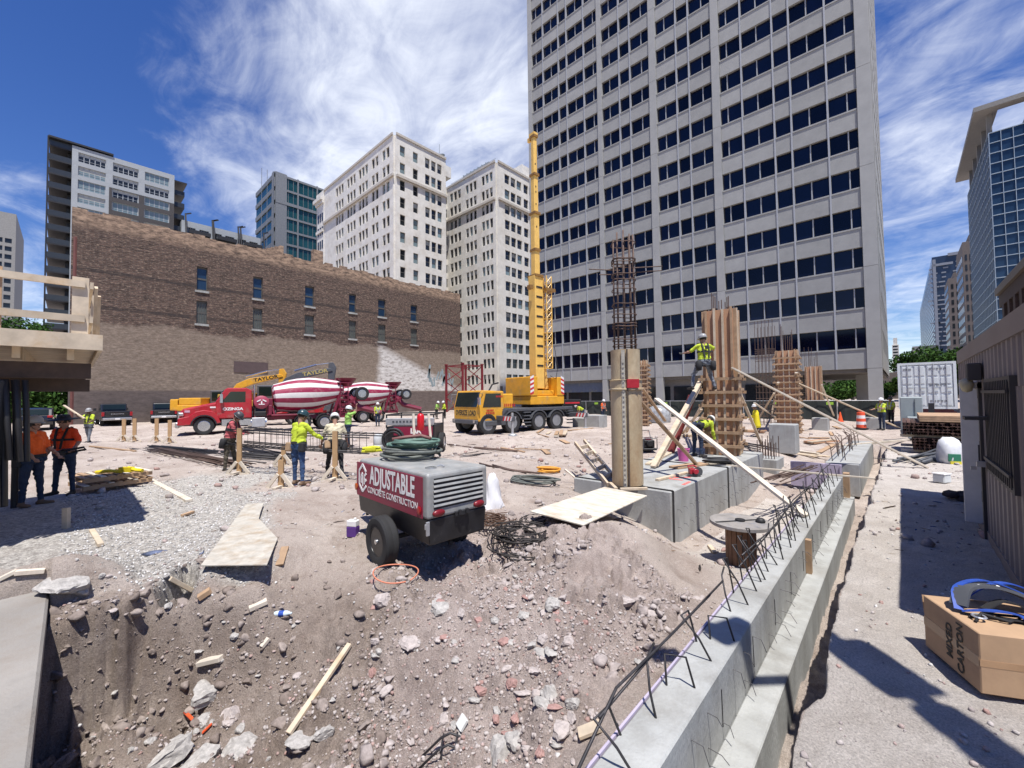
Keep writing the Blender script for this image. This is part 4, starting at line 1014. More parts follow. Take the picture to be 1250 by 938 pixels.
FD = formwork('timber_column_form', 'narrow timber column form partly hidden behind the round steel form', pD, .55, hD, R(10), [.15+.30*k for k in range(int((hD-.2)/.30))], 0)
# bare rebar cages
def cage(label, p, w_, h, nx, hoops, flare=None, r=.016, name='rebar_cage'):
    b = thing(name, label, 'rebar cage', p)
    for i in range(nx):
        for j in (0, 1):
            for k in range(1):
                x = -w_/2+w_*i/(nx-1); y = (-.5+j)*w_*.7; s = MB(); s.cyl((x, y, 0), (x, y, h*(1-.05*((i*3+j) % 3))), r, n=5); s.build('cage_bar', REB, b)
    for z in hoops:
        s = MB(); e = w_/2+.02; f = w_*.35+.02; s.tube([(-e, -f, z), (e, -f, z), (e, f, z), (-e, f, z)], r*.75, 4, True); s.build('cage_hoop', REB, b)
    return b
pE = gp(937, 521, -.1); hE = zcol(392, pE)-pE.z
cage('tall bare rebar column cage between the two timber column forms', pE, 1.05, hE, 6, [.3+.4*k for k in range(7)]+[hE*.62+.13*k for k in range(7)])
pF = gp(984, 514, -.2); cage('thin dark rebar cage standing behind the smaller timber form', pF+Vector((-.3, .6, 0)), 1.2, zcol(424, pF)-pF.z, 5, [.4*k for k in range(1, 9)])
# concrete stub with bars in the pit and small blocks
p = gp(941, 575, -.6); s0 = thing('rebar_stub', 'concrete stub block with short upright rebar cluster in the dirt pit', 'concrete stub', (p.x, p.y+.5, -.7))
q0, q1 = gp(920, 577, -.6), gp(949, 580, -.6); zt = zcol(562, q1)
s = MB(); s.mm((q0.x, q0.y, -.9), (q1.x, q0.y+1.1, zt)); s.build('block', CONC, s0, True, bevel=.02)
for k in range(14):
    s = MB(); x = q0.x+.10+(q1.x-q0.x-.2)*(k % 7)/6; y = q0.y+.15+.7*(k//7); s.cyl((x, y, zt-.1), (x, y, zt+.62+.12*math.sin(k*3)), .014, n=5); s.build('rebar', REB, s0, True)
for lab, u, v, w_, h, d in (('grey concrete block with blue painted edge left of the banded column form', 955, 548, .95, 1.0, .8), ('pale concrete block standing at the foot of the crane', 722, 523, 1.2, .85, 1.0), ('second smaller concrete block behind the crane outrigger', 706, 521, 1.0, .6, .8),
    ('concrete barrier block in front of the dark mesh fence', 1001, 527, .8, .8, .7), ('rough concrete block near the orange barrel', 1068, 527, .9, .8, .9)):
    p = gp(u, v, -.15 if u > 900 else 0); s = MB(); s.mm((p.x-w_/2, p.y, p.z-.2), (p.x+w_/2, p.y+d, p.z+h)); o = s.build('concrete_block', CONC, None, True, loc=(p.x, p.y, p.z-.2), bevel=.03); tag(o, lab, 'concrete block')
# ---- braces and props
def board(p0, p1, w_, h, m, label, name='timber_brace', cat='brace', group=None, up=(0, 0, 1)):
    s = MB(); p0 = Vector(p0); p1 = Vector(p1); s.beam(p0, p1, w_, h, up); o = s.build(name, m, None, True, loc=(p0 if p0.z < p1.z else p1), bevel=.004); return tag(o, label, cat, group)
tA = depth(pA)
board(at(893, 449, tA-.6), gp(1132, 571, .02), .12, .05, LUMW, 'long bleached timber brace running from the tall form down across the foundation wall')
board(at(974, 468, depth(pB)-.5), gp(1099, 523, 0), .14, .06, LUMB, 'thin pale brace from the banded form to the ground by the shipping container')
board(at(801, 487, 10.2), gp(984, 630, .05), .14, .05, LUMW, 'grey timber brace slanting down across the bending worker to the near wall')
board(at(776, 484, 9.2), gp(851, 568, PLT+.03), .10, .05, LUMD, 'brown timber brace from the round steel form to the plinth top')
board(at(857, 462, 13.6), gp(797, 570, PLT+.05), .14, .06, LUMB, 'pale double plank prop leaning up to the climbing worker')
board(at(859, 464, 13.75), gp(801, 569, PLT+.05), .10, .05, LUMB, 'second plank of the pale double prop set just behind the first')
board(at(866, 478, 14.6), gp(838, 528, PLT), .09, .05, LUMB, 'short pale prop left of the tall form above the pink bucket')
board(at(870, 492, 15.2), gp(849, 518, 0), .09, .05, LUMW, 'shortest pale prop behind the red steel strut')
board(at(784, 474, 11.5), at(812, 514, 12.5), .08, .05, LUMD, 'thin dark brace from the narrow rear form towards the wrapped bundle')
board(at(950, 467, depth(pB)-.5), gp(941, 504+6, 0), .12, .06, LUMW, 'steep white brace left of the banded column form')
board(at(972, 455, depth(pB)-.8), gp(954, 515, -.1), .14, .06, LUMW, 'steep white brace crossing the front of the banded column form')
board(at(998, 478, depth(pC)-.5), gp(988, 512, -.2), .12, .06, LUMW, 'steep short brace in front of the smaller timber form')
board(gp(861, 566, PLT+.03), gp(1068, 584.5, .06), .05, .04, LUMW, 'long thin straight batten lying from the plinth across the wall to the path', 'long_batten', 'batten')
board(gp(1023, 545, .02), gp(1109, 537, .04), .09, .09, LUMW, 'pale post lying on the path near the shipping container', 'timber_post', 'post')
s = MB(); a, b = at(845, 484, 13.9), gp(818, 552, PLT+.03); s.cyl(a, b, .13, n=14); o = s.build('red_strut', mat('red_oxide_steel', (.20, .035, .03), .55, .2, var=.2, scale=5), None, True, loc=b, smooth='auto'); tag(o, 'thick dark red steel tube strut behind the pale double prop', 'strut')
for i, (u0, v0, u1, v1, w_, m_, lab) in enumerate(((802, 586, 838, 577, .09, LUMB, 'short pale lumber on the plinth beside the circular saw'), (790, 567, 818, 553, .12, LUMB, 'pale lumber offcut on the plinth below the red strut'), (745, 590, 752, 597, .07, LUMB, 'small lumber offcut at the foot of the round steel form'), (757, 597.5, 790, 596.5, .06, LUMB, 'thin batten lying in front of the round steel form'), (822, 571, 860, 566, .3, LUMD, 'brown plank pile on the plinth behind the saw'))):
    board(gp(u0, v0, PLT+.03), gp(u1, v1, PLT+.03), w_, .05, m_, lab, 'lumber_offcut', 'lumber')
# ---- timber deck at the left
PFX = -9.1; PFY = .28; ZF = 3.14
bld = thing('timber_deck', 'raised pale timber deck with guard rails on dark beams at the left edge', 'deck', (PFX-2, PFY-2, 0))
s = MB(); s.mm((PFX-4.6, -4.2, ZF-.16), (PFX, PFY, ZF-.04)); s.build('deck_board', LUMB, bld, True)
s = MB(); s.mm((PFX+.003, -4.2, ZF-.24), (PFX+.05, PFY+.05, ZF)); s.mm((PFX-4.6, PFY+.003, ZF-.24), (PFX, PFY+.05, ZF-.003)); s.build('fascia', LUMB, bld, True)
for k in range(8):
    s = MB(); s.mm((PFX-4.5, -3.9+k*.55, ZF-.38), (PFX-.35, -3.82+k*.55, ZF-.163)); s.build('joist', LUMB, bld, True)
for dx, dz, h in ((.45, -.42, .24), (1.0, -.66, .2), (4.0, -.42, .3)):
    s = MB(); s.mm((PFX-dx-.16, -4.2, ZF+dz-h+.0), (PFX-dx, PFY-.06, ZF+dz+.0)); s.build('beam', LUMX, bld, True)
for x, y in ((PFX-.55, -1.0), (PFX-.55, -3.2), (PFX-4.1, -.75), (PFX-4.1, -2.6)):
    s = MB(); s.cyl((x, y, -.1), (x, y, ZF-.6), .055, n=10); s.build('post', BLK, bld, True)
rz0 = zcol(372, Vector((PFX, -1, 0))); rz1 = zcol(324, Vector((PFX, -1, 0)))
for zz in (rz1, rz0):
    s = MB(); s.mm((PFX-.005, -4.2, zz-.10), (PFX+.035, PFY-.15, zz)); s.build('guard_rail', LUMB, bld, True)
    s = MB(); s.mm((PFX-4.5, PFY-.10, zz-.10), (PFX-.003, PFY-.06, zz)); s.build('guard_rail', LUMB, bld, True)
for y in (PFY-.2, PFY-1.05, PFY-2.6, PFY-1.52):
    s = MB(); s.mm((PFX-.05-.0, y-.09, ZF-.038), (PFX-.008, y+.09, rz1+.06 if y != PFY-1.52 else rz0-.02)); s.build('guard_post', LUMB if y != PFY-1.05 else LUMD, bld, True)
for x in (PFX-1.4, PFX-2.9, PFX-4.4):
    s = MB(); s.mm((x-.09, PFY-.058, ZF-.038), (x+.09, PFY-.015, rz1+.04)); s.build('guard_post', LUMB, bld, True)
s = MB(); s.beam((PFX-.6, PFY-.03, ZF), (PFX-.1, PFY-.03, rz1-.05), .04, .09); s.beam((PFX-.9, PFY+.02, ZF), (PFX-.55, PFY+.02, rz1-.1), .04, .07); s.build('rail_brace', LUMB, bld, True)
# dark hoses and harness gear hanging under the deck
bld = thing('hanging_gear', 'black hoses and harness webbing hanging from the deck at the far left', 'work gear', (PFX-.3, -.9, 1))
rr = random.Random(8)
for k in range(9):
    y = -1.35+k*.10; x = PFX-.25+rr.uniform(-.1, .1); L_ = rr.uniform(.9, 2.0)
    s = MB(); s.tube([(x, y, ZF-.7), (x+.05, y+.03, ZF-.7-L_*.5), (x+.03, y+.06, ZF-.7-L_), (x-.06, y+.12, ZF-.72-L_), (x-.08, y+.10, ZF-.7-L_*.4), (x-.05, y+.08, ZF-.7)], .035, 6); s.build('hose', BLK, bld, True, smooth=True)
s = MB()
for k in range(4):
    y = -1.2+k*.16; s.box((PFX-.42, y, 1.55), (.14, .15, 1.6+.2*(k % 2)), Matrix.Rotation(.06*k-.1, 3, 'Y'))
s.build('dark_jacket', BLK, bld, True, bevel=.04, seg=2)
# ---- office shed container at the right
SX, SY0, SY1, SZ = .88, 5.0, 11.9, 2.85
SHED = mat('brown_grey_corrugated', (.25, .215, .205), .55, .2, var=.10, scale=2, col2=(.20, .165, .155), scale2=1)
SHEDD = mat('shed_dark_trim', (.055, .05, .05), .6)
bld = thing('site_shed', 'brown grey corrugated metal site shed with barred window and open door along the path', 'shed', (SX+1.2, 8, 0))
def corr(s, M, a0, a1, b0, b1, pitch=.28, d=.05):
    n = max(1, int(round((a1-a0)/pitch))); p = (a1-a0)/n; pts = []
    for k in range(n): a = a0+k*p; pts += [(a, 0), (a+p*.35, 0), (a+p*.5, d), (a+p*.85, d)]
    pts.append((a1, 0)); V = []; F = []
    for a, q in pts: V += [M @ Vector((a, q, b0)), M @ Vector((a, q, b1))]
    for k in range(len(pts)-1): F.append((2*k, 2*k+2, 2*k+3, 2*k+1))
    s.add(V, F)
M = fM((SX, SY0, 0), (0, 1, 0))
# window opening 1.15..2.75 x .98..2.08, door 3.35..4.25
Lh = SY1-SY0
dz = zcol(487-0, Vector((SX, 9.2, 0)))
wa0, wa1, wb0, wb1 = 1.5, 3.2, 1.12, 2.2; da0, da1 = 3.95, 5.15
s = MB(); corr(s, M, 0, Lh, 2.15, SZ-.15); corr(s, M, 0, wa0, .12, 2.15); corr(s, M, wa0, wa1, .12, wb0); corr(s, M, wa1, da0, .12, 2.15); corr(s, M, da1, Lh, .12, 2.15)
M2 = fM((SX, SY1, 0), (1, 0, 0)); corr(s, fM((SX+2.44, SY1, 0), (-1, 0, 0)) if False else fM((SX, SY1, 0), (1, 0, 0)), 0, 2.44, .12, SZ-.15); s.build('corrugated_wall', SHED, bld, True)
s = MB(); s.mm((SX+.12, SY0, 0), (SX+2.44, SY1-.1, .1)); s.mm((SX+.0, SY0, SZ-.06), (SX+2.44, SY1+.02, SZ)); s.build('roof', SHED, bld, True)
s = MB(); s.mm((SX-.07, SY0, SZ-.2), (SX-.01, SY1+.02, SZ+.03)); s.mm((SX-.06, SY0, .0), (SX-.01, SY1, .14)); s.mm((SX-.055, SY1-.1, .145), (SX+.1, SY1+.03, SZ-.205)); s.build('frame_rail', SHED, bld, True)
s = MB(); s.mm((SX+1.0, SY0+.1, .1), (SX+1.05, SY1-.1, SZ-.1)); s.mm((SX+.3, SY0+da0-.3, .1), (SX+1, SY0+da0-.26, SZ-.2)); s.build('inner_wall', BLK, bld, True)
s = MB(); s.mm((SX+.1, SY0+wa0, wb0), (SX+.14, SY0+wa1, wb1)); wn = s.build('window', G_DARK, bld, True)
s = MB(); e = .06
for a0, a1, b0, b1 in ((wa0-.05, wa1+.05, wb0-.06, wb0), (wa0-.05, wa1+.05, wb1, wb1+.06), (wa0-.05, wa0, wb0, wb1), (wa1, wa1+.05, wb0, wb1)): fbox(s, M, a0, a1, -.1, .09, b0, b1)
s.build('frame', SHEDD, wn, True)
s = MB()
for k in range(15): a = wa0+.06+k*(wa1-wa0-.12)/14; fbox(s, M, a-.014, a+.014, .075, .1, wb0-.02, wb1+.02)
for b in (wb0+.1, wb1-.12): fbox(s, M, wa0-.03, wa1+.03, .102, .12, b, b+.035)
fbox(s, M, wa1-.35, wa1-.05, .1, .3, wb0+.62, wb0+.66)
s.build('window_bars', SHEDD, wn, True)
dp = vx(1190, 500, SX); M3 = Matrix.Translation((SX-.02, SY0+da1+.03, 0)) @ Matrix.Rotation(R(163), 4, 'Z')
s = MB(); DOORM = mat('bare_steel_door', (.70, .69, .67), .42, .25, var=.12, scale=2)
Md = fM((SX-.0, SY0+da1-.75, 0), (-1, .15, 0))
fbox(s, Md, .0, .23, -.03, .03, .12, 2.28); d_ = s.build('door', DOORM, bld, True, bevel=.006)
s = MB(); fbox(s, Md, .03, .06, .03, .07, 1.0, 1.3); s.build('handle', SHEDD, d_, True)
s = MB()
for z in (.45, 1.2, 2.0): s.cyl((SX-.03, SY0+da1-.79, z), (SX-.03, SY0+da1-.79, z+.16), .022, n=8)
s.build('hinge', SHEDD, d_, True)
s = MB()
for a0, a1, b0, b1 in ((da0-.09, da0, .0, 2.22), (da1, da1+.06, .0, 2.22), (da0-.09, da1+.06, 2.15, 2.24)): fbox(s, M, a0, a1, -.1, .085, b0, b1)
s.build('door_frame', SHEDD, bld, True)
s = MB(); fbox(s, M, da0-.3, da0-.12, .06, .20, 2.26, 2.5); lp = s.build('lamp', SHEDD, bld, True, bevel=.01)
s = MB(); c = M @ Vector((da0-.21, .2, 2.22)); s.lathe([(.02, .07), (.06, .05), (.075, -.02), (.05, -.11), (.0, -.13)], Matrix.Translation(c), 12); s.build('lamp_shade', mat('yellowed_plastic', (.45, .40, .26), .5), lp, True, smooth=True)
s = MB(); fbox(s, M, da0-.25, da0-.14, .06, .14, 1.05, 1.12); fbox(s, M, da0-.22, da0-.18, .14, .2, 1.0, 1.05); s.build('door_latch', STEEL, bld, True)
# ---- shipping container on chassis
a, b = vy(1095, 443, 33), vy(1167, 442, 33); CWm = mat('white_container_paint', (.62, .655, .66), .5, var=.07, scale=1.2)
zt = (a.z+b.z)/2; zb = zt-2.62; w_ = b.x-a.x
bld = thing('shipping_container', 'white shipping container with closed double doors standing past the shed', 'container', (a.x+w_/2, 33, 0))
s = MB(); s.mm((a.x, 33.08, zb), (b.x, 39, zt)); s.build('body', CWm, bld, True)
s = MB()
for x in (a.x, b.x-.12): s.mm((x, 33, zb), (x+.12, 33.075, zt))
s.mm((a.x+.12, 33, zt-.13), (b.x-.12, 33.075, zt)); s.mm((a.x+.12, 33, zb), (b.x-.12, 33.075, zb+.13)); s.build('corner_frame', CWm, bld, True)
for i in range(2):
    x0 = a.x+.14+i*(w_-.28)/2; x1 = x0+(w_-.28)/2-.02; s = MB(); s.mm((x0, 33.03, zb+.15), (x1, 33.07, zt-.15)); h_ = zt-zb-.3
    for k in range(4):
        z0 = zb+.15+.06+h_*[0, .30, .52, .72][k]; z1 = zb+.15-.06+h_*[.30, .52, .72, 1][k]
        for q in range(2): xx0 = x0+.05+q*(x1-x0)/2; s.mm((xx0, 33.0, z0), (xx0+(x1-x0)/2-.1, 33.028, z1))
    d_ = s.build('door', CWm, bld, True, bevel=.012)
    s = MB()
    for q in (.28, .78): x = x0+(x1-x0)*q; s.cyl((x, 32.97, zb+.1), (x, 32.97, zt-.1), .022, n=6); s.mm((x-.02, 32.93, zb+1.15), (x+.22, 32.96, zb+1.19))
    s.build('lock_rod', STEEL, d_, True)
    s = MB(); rr = random.Random(i)
    for k in range(3):
        z = zt-.42-.9*k
        if i == 0 and k == 1: continue
        for q in range(5): s.mm((x0+.12+q*.14 if i else x0+.1+.07*q, 32.985, z), (x0+.12+q*.14+.09 if i else x0+.15+.07*q, 32.997, z+.09))
    s.build('code_marks', mat('faded_black_print', (.20, .21, .22), .7), d_, True)
s = MB(); s.mm((a.x+.15, 33.1, zb-.28), (b.x-.15, 39, zb-.02)); s.mm((a.x+.05, 33.05, zb-.32), (b.x-.05, 33.2, zb-.14)); s.build('chassis', mat('dark_red_chassis', (.12, .03, .03), .6), bld, True)
for x in (a.x+.3, b.x-.3):
    for y in (34, 35.3):
        s = MB(); s.cyl((x-.25, y, .5), (x+.25, y, .5), .5, n=18); s.build('wheel', RUB, bld, True, smooth='auto')
# electrical cabinets in front
a, b = vy(1098, 485, 27), vy(1126, 485, 27); GC = mat('grey_green_cabinet', (.30, .34, .34), .5, .1, var=.06)
bld = thing('electrical_cabinet', 'grey green electrical cabinet standing before the white container', 'cabinet', ((a.x+b.x)/2, 27.5, 0))
s = MB(); s.mm((a.x, 27, 0), (b.x, 28.2, a.z)); s.build('body', GC, bld, True, bevel=.03)
s = MB(); s.mm((a.x+(b.x-a.x)*.3, 26.2, 0), (b.x-.05, 26.97, a.z*.52)); s.build('lower_box', GC, bld, True, bevel=.02)
s = MB(); s.mm((a.x+.95, 26.95, a.z*.62), (a.x+1.15, 26.997, a.z*.85)); s.mm((a.x+(b.x-a.x)*.65, 26.96, 0.1), (a.x+(b.x-a.x)*.66, 26.998, a.z-.1)); s.build('vent', BLK, bld, True)
s = MB(); s.mm((a.x+1.1, 26.4, a.z*.52+.003), (a.x+1.4, 26.6, a.z*.52+.12)); o = s.build('hard_hat_box', mat('orange_plastic', (.65, .30, .05), .5), None, True, loc=(a.x+1.2, 26.5, a.z*.52)); o.name = 'tool_box'; tag(o, 'small orange box sitting on the grey cabinet ledge', 'box')
# ---- mesh screened site fence
YF = 40.5; FEN = mat('dark_green_mesh', (.028, .035, .032), .85, var=.25, scale=1.5, stretch=(1, 1, .3))
bld = thing('site_fence', 'long site fence screened with dark mesh in front of the tower', 'fence', (-12, YF, -.2))
x0, x1 = vy(688, 500, YF).x, vy(1092, 500, YF).x; zf = zcol(489.5, (vy(900, 490, YF).x, YF))
n = int((x1-x0)/3)
for k in range(n):
    xa_, xb_ = x0+(x1-x0)*k/n, x0+(x1-x0)*(k+1)/n; s = MB()
    V = []; F = []
    for i in range(9):
        x = xa_+.04+(xb_-xa_-.08)*i/8
        for z in (-.35, zf*.5, zf-.02): V.append((x, YF+.06*math.sin(i*1.9+k)*(.3+.7*(z < zf-.1)), z))
    for i in range(8):
        for j in range(2): F.append((3*i+j, 3*i+3+j, 3*i+4+j, 3*i+1+j))
    s.add(V, F); s.build('mesh_panel', FEN, bld, True)
    s = MB(); s.cyl((xa_, YF-.12, -.5), (xa_, YF-.12, zf+.05), .03, n=6); s.build('post', STEEL, bld, True)
s = MB(); s.cyl((x0, YF-.12, zf), (x1, YF-.12, zf), .02, n=5); s.build('top_rail', STEEL, bld, True)
for u in (896, 949, 1013, 728, 812):
    p = vy(u, 492.5, YF-.17); s = MB(); s.mm((p.x-.22, YF-.2, p.z-.12), (p.x+.22, YF-.185, p.z+.1)); s.build('lime_tag', mat('lime_tag', (.32, .55, .05), .6), bld, True)
# ================================================================== VEHICLES AND MACHINES
RED = mat('mixer_red_paint', (.40, .012, .022), .35, var=.10, coat=.3, col2=(.30, .09, .075), mix2=.60, scale2=2.5); WHT = mat('white_paint', (.78, .77, .76), .4, var=.06, coat=.2)
MAROON = mat('maroon_paint', (.17, .012, .035), .45, var=.12); YEL = mat('machine_yellow', (.72, .36, .025), .45, var=.10, coat=.15, col2=(.50, .30, .10), mix2=.60, scale2=2.0); YELD = mat('dusty_yellow', (.62, .36, .06), .6, var=.15)
DGREY = mat('dark_grey_chassis', (.085, .09, .10), .55, .1, var=.12); CHROME = mat('dull_chrome', (.55, .56, .57), .25, .9, var=.08); GLS = glass('vehicle_glass', (.012, .02, .018), .05)
TAIL = mat('tail_light_red', (.35, .01, .015), .3); LETW = mat('white_lettering', (.80, .80, .78), .6, var=.03); LETB = mat('black_lettering', (.015, .013, .012), .6, var=.03); LETR = mat('red_lettering', (.45, .02, .02), .6, var=.03)
HAZW = WHT; HAZR = mat('hazard_red', (.55, .03, .04), .5)
CARB = mat('black_car_paint', (.016, .017, .02), .22, var=.05, coat=.6)
def wheel(parent, c, r, w_, rimm=CHROME, hub=None, axis=1, n=28):
    """tyre with rounded shoulders, child rim with dish and hub"""
    A = Matrix.Rotation(-PI/2, 4, 'X') if axis == 1 else Matrix.Rotation(PI/2, 4, 'Y')
    M = Matrix.Translation(c) @ A; h = w_/2; s = MB()
    s.lathe([(r*.60, -h*.85), (r*.72, -h), (r*.93, -h*.95), (r, -h*.70), (r*1.0, -h*.1), (r*.985, 0), (r, h*.1), (r, h*.70), (r*.93, h*.95), (r*.72, h), (r*.60, h*.85)], M, n, close=True)
    t = s.build('wheel', RUB, parent, smooth='auto')
    s = MB()
    s.lathe([(r*.62, -h*.8), (r*.56, -h*.86), (r*.52, -h*.35), (r*.30, -h*.30), (r*.24, -h*.62), (r*.12, -h*.66), (0, -h*.66)], M, 20); s.lathe([(r*.62, h*.8), (r*.56, h*.86), (r*.52, h*.35), (r*.30, h*.30), (r*.24, h*.62), (r*.12, h*.66), (0, h*.66)], M, 20)
    for k in range(8):
        a = 2*PI*k/8
        for q in (-1, 1): s.cyl(M @ Vector((r*.38*math.cos(a), r*.38*math.sin(a), q*h*.30)), M @ Vector((r*.38*math.cos(a), r*.38*math.sin(a), q*h*.38)), r*.035, n=6)
    s.build('rim', rimm, t, smooth='auto'); return t
def side_prism(s, prof, y0, y1):                      # profile in x,z extruded across y
    M = Matrix(((1, 0, 0, 0), (0, 0, -1, y1), (0, 1, 0, 0), (0, 0, 0, 1))); return s.prism(prof, y1-y0, M)
# ---- concrete mixer truck, local +x forward, rear axle at the origin
def make_mixer(loc, rz, label, front=True):
    b = thing('mixer_truck', label, 'mixer truck', loc, rz, 'striped concrete mixer trucks')
    s = MB(); s.mm((-2.6, -.55, .75), (7.2, -.25, 1.0)); s.mm((-2.6, .25, .75), (7.2, .55, 1.0)); s.mm((-2.5, -.5, .8), (2.5, .5, .95)); s.mm((.8, -1.15, 1.02), (2.6, 1.15, 1.12)); s.build('chassis', MAROON, b, bevel=.02)
    s = MB(); side_prism(s, [(3.7, .95), (3.7, 2.75), (4.0, 2.9), (5.0, 2.9), (5.15, 2.8), (5.62, 2.05), (5.62, .95)], -1.05, 1.05); cab = s.build('cab', RED, b, bevel=.06, seg=2)
    s = MB(); side_prism(s, [(5.5, 1.0), (5.5, 2.02), (6.4, 1.83), (7.25, 1.62), (7.45, 1.35), (7.45, 1.0)], -.82, .82); hd = s.build('hood', RED, b, bevel=.10, seg=2)
    s = MB(); s.mm((7.44, -.6, .75), (7.52, .6, 1.42)); s.build('grille', CHROME, hd)
    for y in (-1, 1):
        s = MB(); pts = [(5.35, .72), (5.5, 1.15), (5.75, 1.42), (6.2, 1.52), (6.65, 1.42), (6.95, 1.15), (7.45, 1.05), (7.5, .62), (7.1, .62)] + [(6.2+.62*math.cos(a), .55+.62*math.sin(a)) for a in np.linspace(.15, PI-.15, 9)]
        side_prism(s, pts, min(y*.7, y*1.18), max(y*.7, y*1.18)); s.build('fender', RED, b, bevel=.03)
        s = MB(); pts = [(6.2+.68*math.cos(a), .55+.68*math.sin(a)) for a in np.linspace(.1, PI-.1, 11)]+[(6.2+.61*math.cos(a), .55+.61*math.sin(a)) for a in np.linspace(PI-.1, .1, 11)]; side_prism(s, pts, min(y*1.0, y*1.22), max(y*1.0, y*1.22)); s.build('wheel_arch', BLK, b)
        s = MB(); s.mm((7.2, min(y*.72, y*1.05), 1.16), (7.47, max(y*.72, y*1.05), 1.38)); s.build('headlight', CHROME, b, bevel=.04)
        s = MB(); yy = y*1.056; side_prism(s, [(4.05, 1.98), (4.05, 2.66), (4.85, 2.66), (5.35, 1.98)], min(yy, yy-y*.02), max(yy, yy-y*.02)); s.build('side_window', GLS, cab)
        s = MB(); s.mm((5.25, y*1.2-.08, 1.95), (5.4, y*1.2+.08, 2.5)); s.tube([(5.3, y*1.05, 2.6), (5.32, y*1.2, 2.55), (5.32, y*1.2, 2.0)], .018, 5); s.build('mirror', CHROME, b)
        s = MB(); s.cyl((2.85, y*.72, .62), (3.9, y*.72, .62), .32, n=16); s.mm((3.75, y*1.02-.1, .5), (5.3, y*1.02+.08, .9)); s.build('fuel_tank', CHROME, b, smooth='auto')
        s = MB(); s.mm((2.95, y*1.1-.25, .35), (3.7, y*1.1+.02, .95)); s.build('tool_box', STEEL, b, bevel=.02)
        M = frame_M((4.72, y*1.063, 1.55), (-y, 0, 0) if y < 0 else (-1, 0, 0), (0, 0, 1)) if y > 0 else frame_M((4.72, y*1.063, 1.55), (1, 0, 0), (0, 0, 1))
        text_mesh('OZINGA', .24, LETW, b, W[b.name] @ M, sx=1.15, bold=.008)
        M2 = frame_M((6.35, y*.835, 1.62), (-1, 0, 0) if y > 0 else (1, 0, 0), (0, 0, 1)); s = MB(); 
        s.box((5.72, y*.832, 1.68), (.40, .012, .10)); s.build('number_plate', LETW, b)
        s = MB(); s.box((7.05, y*.832, 1.45), (.26, .012, .13)); s.build('flag_decal', mat('pale_flag_decal', (.55, .35, .42), .6), b)
    s = MB(); s.box((5.42, 0, 2.42), (.03, 1.75, .78), Matrix.Rotation(R(32), 3, 'Y').inverted()); s.build('windshield', GLS, cab)
    s = MB(); s.cyl((3.55, -.75, .9), (3.55, -.75, 3.15), .075, n=10); s.build('exhaust_stack', CHROME, b, smooth='auto')
    s = MB(); s.mm((7.4, -1.15, .45), (7.6, 1.15, .8)); s.build('bumper', CHROME, b, bevel=.05)
    # drum, axis rising to the rear, with red and white spiral stripes
    ax0 = Vector((2.45, 0, 2.20)); ax1 = Vector((-2.0, 0, 2.78)); d = (ax1-ax0); Ld = d.length; d.normalize(); Md = frame_M(ax0, Vector((0, 1, 0)).cross(d), (0, 1, 0))
    prof = [(.0, -.02), (.72, .0), (.95, .12), (1.02, .5), (1.13, 1.0), (1.19, 1.6), (1.19, 2.3), (1.12, 2.8), (.98, 3.4), (.82, 4.0), (.70, Ld), (.0, Ld)]
    n = 40; s = MB(); V = []
    for r_, z_ in prof:
        for i in range(n): a = 2*PI*i/n+z_*.10; V.append(Md @ Vector((r_*math.cos(a), r_*math.sin(a), z_)))
    s.v = [tuple(p) for p in V]
    for j in range(len(prof)-1):
        for i in range(n):
            s.f.append((j*n+i, j*n+(i+1) % n, (j+1)*n+(i+1) % n, (j+1)*n+i)); s.m.append(0 if (i//2) % 2 and 1 <= j < len(prof)-2 else (1 if 1 <= j < len(prof)-2 else 2))
    s.build('drum', [mat('drum_crimson', (.27, .012, .055), .5, var=.14, col2=(.26, .10, .11), mix2=.6, scale2=3), mat('drum_white', (.64, .62, .60), .55, var=.10, col2=(.48, .44, .41), mix2=.6, scale2=3), MAROON], b, smooth='auto')
    s = MB(); s.mm((2.5, -.7, 1.05), (2.85, .7, 2.2)); s.mm((2.55, -.95, 1.1), (2.75, -.6, 1.75)); s.mm((2.55, .6, 1.1), (2.75, .95, 1.75)); s.beam((2.4, .8, 1.1), (2.7, .3, 2.2), .12, .12); s.beam((2.4, -.8, 1.1), (2.7, -.3, 2.2), .12, .12); s.build('drum_pedestal', MAROON, b, bevel=.02)
    s = MB(); s.lathe([(0, -.95), (.3, -.93), (.44, -.85), (.45, .85), (.3, .93), (0, .95)], Matrix.Translation((3.15, 0, 1.95)) @ Matrix.Rotation(PI/2, 4, 'X'), 22); tk = s.build('water_tank', mat('tank_pink_red', (.34, .05, .09), .5), b, smooth='auto')
    s = MB()
    for y in (-.965, .965):
        for q in (-1, 1): s.box((3.15+q*.16, y, 2.06), (.24, .012, .07), Matrix.Rotation(q*.5, 3, 'Y'))
        s.box((3.15, y, 1.82), (.34, .012, .05)); s.box((3.15, y, 1.92), (.07, .012, .2))
    s.build('tank_mark', LETW, tk)
    s = MB()
    for y in (-.75, .75): s.beam((-1.3, y, 1.0), (-1.8, y*.9, 2.7), .16, .14); s.beam((-2.5, y, 1.0), (-1.9, y*.9, 2.6), .1, .1); s.beam((-2.3, y*1.1, .9), (-2.3, y*1.1, 3.3), .06, .06); s.beam((-1.75, y*1.1, .9), (-1.75, y*1.1, 3.3), .06, .06)
    for k in range(7): s.beam((-2.3, .82, 1.1+.32*k), (-1.75, .82, 1.1+.32*k), .05, .05); s.beam((-2.3, -.82, 1.1+.32*k), (-1.75, -.82, 1.1+.32*k), .05, .05)
    s.mm((-2.5, -.8, 3.28), (-1.6, .8, 3.34)); s.build('rear_frame', MAROON, b)
